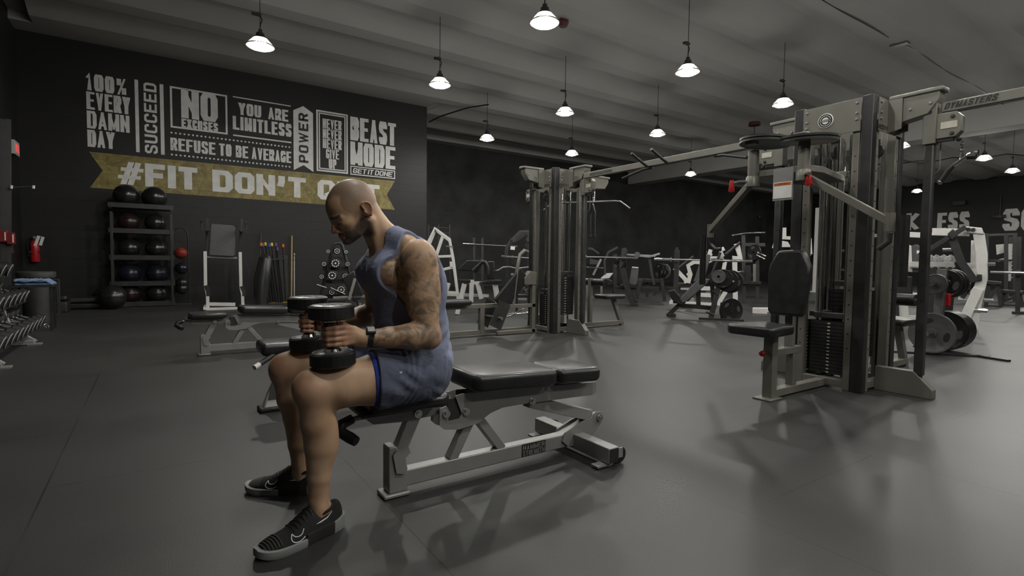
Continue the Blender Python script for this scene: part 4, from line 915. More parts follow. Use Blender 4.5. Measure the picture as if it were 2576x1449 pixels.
# ---------------- pose (world metres; the man faces -x, his left side towards the camera)
TH = math.radians(27)
HC = np.array([0.672, 2.17, 1.250])
HF = np.array([-math.cos(TH), 0.03, -math.sin(TH)]); HF /= np.linalg.norm(HF)
HL = np.array([0.03, -1.0, 0.0]); HL -= HF * (HL @ HF); HL /= np.linalg.norm(HL)
HU = np.cross(HF, HL); HU = HU if HU[2] > 0 else -HU
HR = np.array([HF, HL, HU])
def hp(f, l, u): return HC + HF * f + HL * l + HU * u
def tiltR(deg):   # rotation about y, leaning the top towards -x
    a = math.radians(deg); return np.array([[math.cos(a), 0, math.sin(a)], [0, 1, 0], [-math.sin(a), 0, math.cos(a)]])
YC = 2.17
def mir(p): return (p[0], 2 * YC - p[1], p[2])
def torso(s, e=0.0, limb=True):
    s.ell((0.895, YC, 0.95), (0.150 + e, 0.168 + e, 0.19 + e), tiltR(14), k=0.03)
    s.ell((0.905, YC, 1.045), (0.105 + e, 0.185 + e, 0.075 + e), tiltR(10), k=0.04)
    s.ell((0.925, YC, 0.76), (0.138 + e, 0.150 + e, 0.17 + e), tiltR(4), k=0.05)
    s.ell((0.965, YC, 0.575), (0.125 + e, 0.172 + e, 0.125 + e), k=0.05)
    for sg in (-1, 1):
        s.ell((0.80, YC + sg * 0.082, 0.975), (0.070 + e, 0.088 + e, 0.072 + e), tiltR(18), k=0.035)
        s.ell((0.935, YC + sg * 0.135, 0.92), (0.095 + e, 0.048 + e, 0.14 + e), tiltR(8), k=0.04)
        s.caps([(0.825, YC + sg * 0.035, 1.135), (0.865, YC + sg * 0.10, 1.10), (0.885, YC + sg * 0.165, 1.065)], [0.040 + e, 0.042 + e, 0.045 + e], k=0.03)
    return s
KN = [(0.93, 2.065, 0.55), (0.72, 2.012, 0.557), (0.57, 1.985, 0.556), (0.472, 1.975, 0.562)]
KF = [(0.93, 2.275, 0.55), (0.71, 2.325, 0.557), (0.55, 2.365, 0.556), (0.462, 2.38, 0.562)]
BD = SDF((0.34, 1.82, 0.03), (1.14, 2.52, 1.38), 0.0034)
torso(BD)
for KK, sh in ((KN, [(0.472, 1.975, 0.555), (0.487, 1.982, 0.43), (0.497, 1.990, 0.34), (0.494, 1.995, 0.22), (0.492, 2.0, 0.13), (0.49, 2.002, 0.07)]),
               (KF, [(0.462, 2.38, 0.555), (0.480, 2.385, 0.43), (0.502, 2.395, 0.34), (0.508, 2.405, 0.22), (0.518, 2.415, 0.13), (0.52, 2.415, 0.07)])):
    BD.caps(KK, [0.108, 0.099, 0.082, 0.066], k=0.04)
    BD.caps(sh, [0.062, 0.059, 0.055, 0.042, 0.0355, 0.034], k=0.035)
    kx, ky, kz = KK[3]
    BD.ell((kx - 0.028, ky, kz + 0.0), (0.030, 0.040, 0.045), k=0.035)                      # kneecap
    BD.ell((sh[2][0] + 0.022, sh[2][1], 0.365), (0.042, 0.05, 0.10), k=0.03)                # calf belly
    BD.ell((kx + 0.10, ky - 0.0, kz + 0.045), (0.10, 0.055, 0.045), k=0.03)                 # quadriceps
    BD.ell((sh[4][0] + 0.03, sh[4][1], 0.085), (0.022, 0.022, 0.03), k=0.02)                # heel cord
    for q in (-1, 1): BD.ell((sh[4][0] + 0.0, sh[4][1] + 0.030 * q, 0.10), (0.014, 0.009, 0.016), k=0.02)   # ankle bones
    BD.caps([(sh[5][0] - 0.01, sh[5][1], 0.075), (sh[5][0] - 0.05, sh[5][1] + (-0.012 if ky < YC else 0.03), 0.06)], [0.032, 0.022], k=0.02)
# arms
def arm(sho, el, wr, sg):
    s_, e_, w_ = map(np.array, (sho, el, wr))
    BD.ell(s_ + (0.0, sg * 0.012, 0.0), (0.078, 0.062, 0.088), k=0.03)                       # deltoid
    up = s_ + (e_ - s_) * 0.5
    BD.caps([s_ + (0, 0, -0.01), up, e_], [0.063, 0.058, 0.047], k=0.025)
    BD.ell(up + (-0.028, -sg * 0.004, 0.0), (0.040, 0.042, 0.085), k=0.025)                    # biceps
    BD.ell(up + (0.030, sg * 0.004, 0.03), (0.040, 0.044, 0.10), k=0.025)                    # triceps
    BD.ell(e_ + (0.018, 0, -0.012), (0.03, 0.03, 0.03), k=0.02)
    f1 = e_ + (w_ - e_) * 0.28; f2 = e_ + (w_ - e_) * 0.62
    BD.caps([e_ + (-0.005, 0, -0.004), f1, f2, w_], [0.049, 0.051, 0.041, 0.029], k=0.022)
    BD.ell(f1 + (0, sg * 0.008, 0.014), (0.075, 0.036, 0.032), k=0.02)                        # brachioradialis
SL, EL, WL = (0.878, 1.972, 1.028), (0.905, 1.922, 0.728), (0.648, 1.952, 0.733)
SR, ER, WR = (0.878, 2.368, 1.028), (0.868, 2.428, 0.775), (0.657, 2.372, 0.738)
arm(SL, EL, WL, -1); arm(SR, ER, WR, 1)
# neck
BD.caps([hp(-0.045, 0, -0.055), hp(-0.055, 0, -0.12), (0.855, YC, 1.06)], [0.060, 0.058, 0.074], k=0.03)
for sg in (-1, 1): BD.caps([hp(-0.03, sg * 0.055, -0.08), (0.785, YC + sg * -0.02, 1.045)], [0.018, 0.014], k=0.02)
# ---------------- head
BD.ell(hp(-0.012, 0, 0.012), (0.098, 0.076, 0.094), HR, k=0.01)
BD.ell(hp(0.035, 0, 0.004), (0.066, 0.063, 0.070), HR, k=0.02)
BD.ell(hp(0.040, 0, -0.055), (0.050, 0.052, 0.062), HR, k=0.025)
BD.ell(hp(0.050, 0, -0.098), (0.034, 0.036, 0.030), HR, k=0.02)                                # chin and mouth block
for sg in (-1, 1):
    BD.caps([hp(-0.018, sg * 0.058, -0.075), hp(0.03, sg * 0.040, -0.108), hp(0.062, sg * 0.016, -0.118)], [0.016, 0.014, 0.013], k=0.022)  # jaw
    BD.ell(hp(0.058, sg * 0.040, -0.048), (0.024, 0.020, 0.018), HR, k=0.02)                   # cheekbone
    BD.caps([hp(0.092, sg * 0.008, -0.018), hp(0.088, sg * 0.028, -0.014), hp(0.070, sg * 0.050, -0.020)], [0.008, 0.0085, 0.007], k=0.012)  # brow ridge
    BD.ell(hp(0.093, sg * 0.031, -0.037), (0.014, 0.017, 0.010), HR, k=0.008, sub=True)        # eye socket
    BD.ell(hp(0.078, sg * 0.031, -0.036), (0.0135, 0.0155, 0.0125), HR, k=0.003)               # lid over the eye
    BD.ell(hp(0.094, sg * 0.033, -0.0415), (0.006, 0.0125, 0.0014), HR, k=0.002, sub=True)     # lid line
BD.caps([hp(0.091, 0, -0.022), hp(0.100, 0, -0.043), hp(0.111, 0, -0.064)], [0.0085, 0.0085, 0.0105], k=0.010)  # nose
for sg in (-1, 1): BD.ell(hp(0.100, sg * 0.0125, -0.069), (0.0115, 0.0075, 0.0075), HR, k=0.006)
for sg in (-1, 1): BD.ell(hp(0.106, sg * 0.0068, -0.0765), (0.005, 0.003, 0.003), HR, k=0.002, sub=True)
BD.ell(hp(0.082, 0, -0.088), (0.017, 0.026, 0.013), HR, k=0.010)                                # moustache swell
BD.caps([hp(0.091, -0.019, -0.0955), hp(0.0985, 0, -0.0935), hp(0.091, 0.019, -0.0955)], [0.0035, 0.0048, 0.0035], k=0.003)
BD.caps([hp(0.088, -0.016, -0.1035), hp(0.0955, 0, -0.1045), hp(0.088, 0.016, -0.1035)], [0.0035, 0.0055, 0.0035], k=0.003)
BD.caps([hp(0.096, -0.021, -0.099), hp(0.103, 0, -0.099), hp(0.096, 0.021, -0.099)], [0.0012, 0.0014, 0.0012], k=0.002, sub=True)
BD.ell(hp(0.078, 0, -0.123), (0.019, 0.022, 0.015), HR, k=0.012)                                # bearded chin
# ears
for sg in (-1, 1):
    c0 = hp(-0.032, sg * 0.079, -0.032)
    Re = HR.copy(); a = math.radians(16); Re = np.array([HF * math.cos(a) + HL * sg * -math.sin(a), HL * sg * math.cos(a) + HF * math.sin(a), HU])
    BD.ell(c0, (0.019, 0.0065, 0.032), Re, k=0.004)
    ring = [c0 + Re[0] * x + Re[2] * z + Re[1] * 0.005 for x, z in ((0.012, 0.006), (0.016, 0.020), (0.006, 0.030), (-0.008, 0.029), (-0.018, 0.016), (-0.018, 0.0), (-0.011, -0.016), (-0.003, -0.026))]
    BD.caps(ring, [0.0035, 0.004, 0.0042, 0.0042, 0.0042, 0.004, 0.004, 0.0055], k=0.002)
    BD.ell(c0 + Re[1] * 0.0085 + Re[0] * 0.001 + HU * 0.004, (0.010, 0.0065, 0.017), Re, k=0.003, sub=True)
    BD.ell(c0 + Re[1] * 0.004 + Re[0] * 0.014 - HU * 0.006, (0.004, 0.005, 0.006), Re, k=0.003)
# ---------------- hands closed round the vertical dumbbell handles
def hand(c, wr, sg):
    """sg=+1: left hand (back of the hand towards -y)"""
    cx, cy, cz = c; wr = np.array(wr)
    P = lambda x, y, z: np.array((cx + x, cy + sg * y, cz + z))
    BD.caps([wr, P(0.088, -0.008, -0.012), P(0.055, -0.010, -0.008)], [0.027, 0.026, 0.024], k=0.016)
    BD.caps([P(0.085, -0.006, 0.004), P(0.052, -0.012, 0.014)], [0.022, 0.020], k=0.014)
    BD.caps([P(0.082, -0.006, -0.026), P(0.050, -0.010, -0.028)], [0.020, 0.017], k=0.014)
    BD.caps([P(0.09, 0.012, -0.006), P(0.052, 0.024, 0.012)], [0.018, 0.017], k=0.012)         # thumb ball
    for i, (z, L_, r_) in enumerate(((0.030, 1.0, 0.0108), (0.0095, 1.06, 0.0110), (-0.0115, 1.0, 0.0106), (-0.0315, 0.9, 0.0094))):
        K_ = P(0.034, -0.030, z + 0.001); m = P(0.078, -0.016, z * 0.72)
        BD.caps([m, K_], [0.0105, 0.0118], k=0.008)
        BD.caps([K_, P(0.002, -0.0335 * L_, z), P(-0.022 * L_, -0.0235 * L_, z - 0.001)], [r_ + 0.0004, r_, r_ - 0.0002], k=0.003)
        BD.caps([P(-0.022 * L_, -0.0235 * L_, z - 0.001), P(-0.030 * L_, -0.002, z - 0.002), P(-0.022 * L_, 0.016, z - 0.002)], [r_, r_ - 0.0006, r_ - 0.001], k=0.003)
        BD.caps([P(-0.022 * L_, 0.016, z - 0.002), P(-0.004, 0.028, z - 0.002), P(0.008, 0.030, z - 0.002)], [r_ - 0.001, r_ - 0.0012, r_ - 0.002], k=0.003)
    BD.caps([P(0.070, 0.020, 0.018), P(0.034, 0.034, 0.036), P(0.006, 0.036, 0.044), P(-0.018, 0.030, 0.044)], [0.0150, 0.0125, 0.0112, 0.0098], k=0.006)
DB1, DB2 = (0.536, 1.962, 0.752), (0.545, 2.358, 0.757)
hand(DB1, WL, 1); hand(DB2, WR, -1)
V, F = BD.mesh(); V = smooth_mesh(V, F, 2, 0.45)
# ---- vertex masks: R = short hair / beard, G = tattoo, B = lips & reddened skin
q = (V - HC) @ HR.T; f_, l_, u_ = q[:, 0], q[:, 1], q[:, 2]
def sstep(x, a, b): t = np.clip((x - a) / (b - a), 0, 1); return t * t * (3 - 2 * t)
near = (np.linalg.norm(q, axis=1) < 0.19)
rng = np.random.RandomState(3); jit = (rng.rand(len(V)) - 0.5)
al = np.abs(l_)
top_line = 0.058 - 0.030 * sstep(al, 0.0, 0.03) * 0 + 0.012 * sstep(al, 0.02, 0.045) - 0.085 * sstep(al, 0.055, 0.070)   # hairline height on the front of the head
m_top = sstep(u_ + jit * 0.007 - top_line + 0.9 * np.maximum(0.060 - f_, 0), -0.014, 0.018)
m_side = sstep(u_, -0.075, -0.035) * sstep(0.030 - f_ + jit * 0.006, -0.014, 0.012)
hair = np.clip(np.where(u_ > -0.02, np.maximum(m_top, m_side), m_side), 0, 1) * near
hair = hair * (0.50 + 0.50 * sstep(u_, -0.03, 0.06))
jaw = sstep(-u_ - 0.052 - 0.35 * np.maximum(0, f_ - 0.05) * 0, 0, 0.02)
cheek = sstep(0.083 - f_ * 0.35 + u_ * -1 - 0.155, -0.012, 0.010)
beard = np.clip(sstep(-u_ - (0.078 - 0.75 * np.maximum(0.045 - f_, 0)), -0.008, 0.012), 0, 1) * sstep(f_, -0.034, -0.014) * (u_ > -0.16) * near
beard = np.where((f_ < 0.0) & (u_ > -0.055), beard * 0.6, beard)
mous = sstep(-u_, 0.0775, 0.082) * sstep(f_, 0.06, 0.072)
beard = np.maximum(beard, mous * near)
lips = ((np.abs(u_ + 0.0985) < 0.0085) & (np.abs(l_) < 0.020) & (f_ > 0.086) & near).astype(float)
beard = beard * (1 - lips)
below = sstep(u_, -0.150, -0.128)
beard = beard * below
brow = (np.abs(u_ + 0.0135 + 0.18 * np.maximum(0.03 - np.abs(l_), 0) * 0.4) < 0.0052) & (np.abs(l_) > 0.010) & (np.abs(l_) < 0.055) & (f_ > 0.05) & near
lash = (np.abs(u_ + 0.0425) < 0.0022) & (np.abs(l_) > 0.018) & (np.abs(l_) < 0.047) & (f_ > 0.06) & near
ears = (np.abs(l_) > 0.0765) & (np.abs(f_ + 0.032) < 0.03) & (np.abs(u_ + 0.03) < 0.045) & near
hair = np.where(ears, 0, hair)
R_ = np.clip(np.maximum.reduce([hair * 0.74, beard * 1.0, brow * 1.0, lash * 1.3]), 0, 1)
R_ = R_ * (1 - ears * 1.0)
# tattoo: left arm and shoulder down to the watch
dl = V[:, 1] < 2.035
armz = dl & (V[:, 0] > 0.66) & (V[:, 0] < 1.02) & (V[:, 2] > 0.655) & (V[:, 2] < 1.10) & ~near
tz = armz * sstep(V[:, 2], 0.655, 0.665) * (1 - sstep(V[:, 2], 1.04, 1.09))
thigh_ = (V[:, 2] < 0.672) ; tz = tz * ~thigh_
farm = (V[:, 1] > 2.34) & (V[:, 0] > 0.67) & (V[:, 2] > 0.69) & (V[:, 2] < 0.98) & ~near
G_ = np.clip(tz + 0.5 * farm, 0, 1)
handz = (np.linalg.norm(V - np.array(DB1), axis=1) < 0.075) | (np.linalg.norm(V - np.array(DB2), axis=1) < 0.075)
kneez = np.exp(-((V[:, 0] - 0.43) ** 2 + (V[:, 2] - 0.56) ** 2) / 0.003)
B_ = np.clip(lips * 0.9 + handz * 0.35 + kneez * 0.25 + ears * 0.45 + np.exp(-((f_ - 0.112) ** 2 + (u_ + 0.064) ** 2) / 0.0003) * near * 0.4, 0, 1)
mt, N, L, b = node_mat('skin'); M['skin'] = mt
tc = N.new('ShaderNodeTexCoord'); at = N.new('ShaderNodeAttribute'); at.attribute_name = 'mask'; sp_ = N.new('ShaderNodeSeparateColor'); L.new(at.outputs['Color'], sp_.inputs[0])
n1 = N.new('ShaderNodeTexNoise'); n1.inputs['Scale'].default_value = 9; n1.inputs['Detail'].default_value = 6; L.new(tc.outputs['Object'], n1.inputs['Vector'])
r1 = ramp(N, 0.3, (0.47, 0.285, 0.165), 0.72, (0.62, 0.41, 0.27)); L.new(n1.outputs['Fac'], r1.inputs['Fac'])
c = mixc(N, L, r1.outputs['Color'], (0.50, 0.20, 0.15), sp_.outputs['Blue'])
# tattoo: flowing dark grey-green shapes with fine outlines
n2 = N.new('ShaderNodeTexNoise'); n2.inputs['Scale'].default_value = 15; n2.inputs['Detail'].default_value = 3; n2.inputs['Distortion'].default_value = 2.2; L.new(tc.outputs['Object'], n2.inputs['Vector'])
r2 = ramp(N, 0.44, (0, 0, 0), 0.6, (0.68, 0.68, 0.68)); L.new(n2.outputs['Fac'], r2.inputs['Fac'])
n3 = N.new('ShaderNodeTexNoise'); n3.inputs['Scale'].default_value = 26; n3.inputs['Detail'].default_value = 2; n3.inputs['Distortion'].default_value = 3.5; L.new(tc.outputs['Object'], n3.inputs['Vector'])
ab = N.new('ShaderNodeMath'); ab.operation = 'SUBTRACT'; ab.inputs[1].default_value = 0.5; L.new(n3.outputs['Fac'], ab.inputs[0])
ab2 = N.new('ShaderNodeMath'); ab2.operation = 'ABSOLUTE'; L.new(ab.outputs[0], ab2.inputs[0])
r3 = ramp(N, 0.006, (0.42, 0.42, 0.42), 0.03, (0, 0, 0)); L.new(ab2.outputs[0], r3.inputs['Fac'])
tt = N.new('ShaderNodeMath'); tt.operation = 'MAXIMUM'; L.new(r2.outputs['Color'], tt.inputs[0]); L.new(r3.outputs['Color'], tt.inputs[1])
t2 = N.new('ShaderNodeMath'); t2.operation = 'MULTIPLY'; L.new(tt.outputs[0], t2.inputs[0]); L.new(sp_.outputs['Green'], t2.inputs[1])
c = mixc(N, L, c, (0.105, 0.098, 0.075), t2.outputs[0])
n4 = N.new('ShaderNodeTexNoise'); n4.inputs['Scale'].default_value = 420; n4.inputs['Detail'].default_value = 2; L.new(tc.outputs['Object'], n4.inputs['Vector'])
r4 = ramp(N, 0.35, (0.7, 0.7, 0.7), 0.6, (1, 1, 1)); L.new(n4.outputs['Fac'], r4.inputs['Fac'])
hm = N.new('ShaderNodeMath'); hm.operation = 'MULTIPLY'; L.new(r4.outputs['Color'], hm.inputs[0]); L.new(sp_.outputs['Red'], hm.inputs[1])
c = mixc(N, L, c, (0.062, 0.052, 0.047), hm.outputs[0]); L.new(c, b.inputs['Base Color'])
b.inputs['Roughness'].default_value = 0.46; b.inputs['Subsurface Weight'].default_value = 0.12; b.inputs['Subsurface Radius'].default_value = (0.02, 0.008, 0.004); b.inputs['Subsurface Scale'].default_value = 0.5
bp = N.new('ShaderNodeBump'); bp.inputs['Strength'].default_value = 0.15; bp.inputs['Distance'].default_value = 0.002; L.new(n4.outputs['Fac'], bp.inputs['Height']); L.new(bp.outputs['Normal'], b.inputs['Normal'])

man = thing('person', 'person in a blue tank top and dark shorts seated on the bench, holding two dumbbells', 'person', (0.97, 2.17, 0))
ORG = np.array((0.97, 2.17, 0.0))
def np_part(name, V_, F_, mtl, par=None, cols=None, off=None):
    o = np_obj(name, V_ - ORG, F_, mtl, man if par is None else par, cols); return o
body = np_part('body', V, F, 'skin', cols=np.stack([R_, G_, B_], 1))

# ---------------- tank top
def fabric(name, c0, c1, sc_=7):
    mt, N, L, b = node_mat(name); tc = N.new('ShaderNodeTexCoord'); n_ = N.new('ShaderNodeTexNoise'); n_.inputs['Scale'].default_value = sc_; n_.inputs['Detail'].default_value = 4
    L.new(tc.outputs['Object'], n_.inputs['Vector']); r_ = ramp(N, 0.3, c0, 0.7, c1); L.new(n_.outputs['Fac'], r_.inputs['Fac']); L.new(r_.outputs['Color'], b.inputs['Base Color'])
    b.inputs['Roughness'].default_value = 0.85; b.inputs['Sheen Weight'].default_value = 0.08
    n2 = N.new('ShaderNodeTexNoise'); n2.inputs['Scale'].default_value = 500; L.new(tc.outputs['Object'], n2.inputs['Vector'])
    n3 = N.new('ShaderNodeTexNoise'); n3.inputs['Scale'].default_value = 16; n3.inputs['Detail'].default_value = 3; n3.inputs['Distortion'].default_value = 1.2; L.new(tc.outputs['Object'], n3.inputs['Vector'])
    b1 = N.new('ShaderNodeBump'); b1.inputs['Strength'].default_value = 0.2; b1.inputs['Distance'].default_value = 0.001; L.new(n2.outputs['Fac'], b1.inputs['Height'])
    b2 = N.new('ShaderNodeBump'); b2.inputs['Strength'].default_value = 0.35; b2.inputs['Distance'].default_value = 0.02; L.new(n3.outputs['Fac'], b2.inputs['Height']); L.new(b1.outputs['Normal'], b2.inputs['Normal'])
    L.new(b2.outputs['Normal'], b.inputs['Normal']); return mt
M['shirt'] = fabric('faded blue jersey', (0.20, 0.228, 0.335), (0.235, 0.265, 0.385))
M['shorts'] = fabric('slate woven shorts', (0.088, 0.098, 0.150), (0.108, 0.120, 0.18))
M['liner'] = fabric('royal blue liner', (0.02, 0.045, 0.30), (0.03, 0.06, 0.36))
S = SDF((0.68, 1.93, 0.48), (1.16, 2.41, 1.20), 0.0034)
torso(S, 0.011)
S.ell((1.0, YC, 0.70), (0.085, 0.165, 0.19), k=0.05)                  # cloth hanging off the lower back
S.ell((0.985, YC, 0.60), (0.12, 0.19, 0.09), k=0.04)
def shirt_cut(X, Y, Z):
    fold = 0.0035 * np.sin(Z * 120 + 9 * np.sin(X * 11) + Y * 12) * np.exp(-((Z - 0.72) / 0.09) ** 2)
    hem = (0.575 + 0.03 * np.sin(Y * 40) * 0.3 - (X - 0.9) * 0.35 - Z) / 1.06            # lower hem, falling towards the back
    ay = np.abs(Y - YC)
    # deep armholes: everything outside a curved plane from strap to waist
    edge = 0.112 + 0.10 * np.clip((0.90 - Z) / 0.10, 0, 1) ** 1.6 * 1.0 + 0.012 * np.clip((Z - 1.02) / 0.1, 0, 1) - 0.045 * np.clip((Z - 0.88) / 0.05, 0, 1) * np.clip((0.82 - X) / 0.1, 0, 1) * 0
    edge = edge + 0.10 * np.clip((X - 0.93) / 0.10, 0, 1) * np.clip((1.10 - Z) / 0.14, 0, 1)
    edge = edge + 0.024 * np.clip((0.86 - X) / 0.05, 0, 1)
    armh = (ay - edge) * 0.8
    neck = 0.060 - np.sqrt(((X - 0.80) * 0.75) ** 2 + (ay * 0.82) ** 2 + (np.minimum(Z - 1.075, 0.0) * 1.0) ** 2)
    return np.maximum(np.maximum(hem, armh), np.maximum(neck, -99))
X_ = [((np.arange(S.n[i]) * S.h + S.lo[i]).astype(np.float32)) for i in range(3)]
gx, gy, gz = X_[0][:, None, None], X_[1][None, :, None], X_[2][None, None, :]
S.g += (0.0032 * np.sin(gz * 105 + 5 * np.sin(gx * 13 + gy * 7)) * np.exp(-((gz - 0.70) / 0.075) ** 2) + 0.002 * np.sin(gx * 60 + gz * 35 + gy * 20) * np.exp(-((gz - 0.60) / 0.1) ** 2)).astype(np.float32)
S.cut(shirt_cut)
V2, F2 = S.mesh(); V2 = smooth_mesh(V2, F2, 2, 0.5)
tank = np_part('tank_top', V2, F2, 'shirt')
MB().ball(tuple(np.array((0.838, 2.055, 1.122)) - ORG), 0.005, 8).build('pin', 'chrome', tank)

# ---------------- shorts and liner
def legs(s, e, taper=0.0):
    for KK, sg in ((KN, -1), (KF, 1)):
        s.caps([KK[0], KK[1], (KK[1][0] - 0.10, KK[1][1] + (-0.012 if sg < 0 else 0.02), KK[1][2])], [0.108 + e + 0.012, 0.099 + e + taper * 0.5, 0.095 + e + taper], k=0.02)
S = SDF((0.60, 1.87, 0.40), (1.13, 2.47, 0.72), 0.0034)
legs(S, 0.011, 0.010); S.ell((0.965, YC, 0.575), (0.137, 0.186, 0.128), k=0.05)
X_ = [((np.arange(S.n[i]) * S.h + S.lo[i]).astype(np.float32)) for i in range(3)]
gx, gy, gz = X_[0][:, None, None], X_[1][None, :, None], X_[2][None, None, :]
wv1 = np.sin(gx * 46 + gz * 30 + 4.0 * np.sin(gz * 21 + gx * 9) + 2.0 * np.sin(gy * 17))
S.g += (0.0042 * np.sign(wv1) * np.abs(wv1) ** 0.6 * np.clip((1.03 - gx) / 0.08, 0, 1) * np.clip((gx - 0.72) / 0.10, 0, 1) * (0.5 + 0.5 * np.sin(gx * 19 - gz * 26 + 1.0)) + 0.0022 * np.sin(gx * 95 - gz * 70 + 5 * np.sin(gx * 30) + gy * 25)).astype(np.float32)
S.cut(lambda X, Y, Z: np.maximum((0.712 + 0.10 * np.clip(0.55 - Z, 0, 1) * 0.4 - 0.12 * np.abs(np.abs(Y - YC) - 0.14) - X), np.maximum(0.445 - Z, Z - 0.70) ))
V3, F3 = S.mesh(); V3 = smooth_mesh(V3, F3, 2, 0.5)
sh_o = np_part('shorts', V3, F3, 'shorts')
MB().box(tuple(np.array((0.775, 1.893, 0.60)) - ORG), (0.010, 0.003, 0.006)).build('logo_tab', 'paint', sh_o)
S = SDF((0.64, 1.89, 0.42), (0.86, 2.45, 0.70), 0.0034)
legs(S, 0.004, 0.0)
S.cut(lambda X, Y, Z: np.maximum(0.698 + 0.25 * (0.56 - Z) * 0.25 - 0.12 * np.abs(np.abs(Y - YC) - 0.14) - X, X - 0.82))
V4, F4 = S.mesh(); V4 = smooth_mesh(V4, F4, 1, 0.5)
np_part('shorts_liner', V4, F4, 'liner')

# ---------------- wristwatch on the left wrist
wl_ = thing('wristwatch', None, None); wl_.parent = man
wd = (np.array(WL) - np.array(EL)); wd /= np.linalg.norm(wd); wc = np.array(WL) - wd * 0.022 - ORG
rr = [((0.0325 + a) , h_) for a, h_ in ((0, -0.011), (0.003, -0.010), (0.003, 0.010), (0, 0.011))]
MB().lathe([(0.0300, -0.011), (0.0345, -0.010), (0.0345, 0.010), (0.0300, 0.011)], tuple(wc), tuple(wd), n=36).build('strap', 'rubber', wl_)
cs = MB(); upv = Vector((0, -0.55, 0.84)); cpos = Vector(wc) + upv * 0.038
Rm = Matrix((Vector(wd), upv.cross(Vector(wd)).normalized(), upv)).transposed()
cs.box(cpos, (0.034, 0.034, 0.014), R=Rm).build('watch_case', 'black', wl_, bevel=0.004)
MB().box(cpos + upv * 0.007, (0.026, 0.026, 0.002), R=Rm).build('watch_face', 'dgrey', wl_)
bk = MB()
for i in range(5): a = i * 0.16 + 0.3; d_ = Matrix.Rotation(a, 3, Vector(wd)) @ Vector((0, -1, 0)); bk.box(Vector(wc) + d_ * 0.0352, (0.018, 0.005, 0.003), R=Rm)
bk.build('strap_ridges', 'rubber', wl_)

# ---------------- shoes
M['knit'] = mat('black knit upper', (0.013, 0.013, 0.013), 0.8, 0, 0.3, 60, bump=0.4, bscale=500)
M['midsole'] = mat('pale grey foam', (0.30, 0.31, 0.30), 0.6, 0, 0.08, 20)
M['dsole'] = mat('dark rubber sole', (0.03, 0.027, 0.025), 0.6, 0, 0.2, 20)
M['rib'] = mat('dark olive toe ribs', (0.05, 0.045, 0.035), 0.7, 0, 0.1, 20)
def interp(tb, s): return float(np.interp(s, [a for a, _ in tb], [b_ for _, b_ in tb]))
W_ = [(0, 0.020), (0.03, 0.031), (0.1, 0.037), (0.25, 0.040), (0.42, 0.043), (0.58, 0.050), (0.72, 0.053), (0.84, 0.049), (0.93, 0.038), (0.98, 0.024), (1, 0.012)]
T_ = [(0, 0.085), (0.03, 0.105), (0.08, 0.112), (0.2, 0.088), (0.30, 0.090), (0.38, 0.112), (0.44, 0.116), (0.55, 0.093), (0.68, 0.070), (0.82, 0.057), (0.93, 0.046), (1, 0.032)]
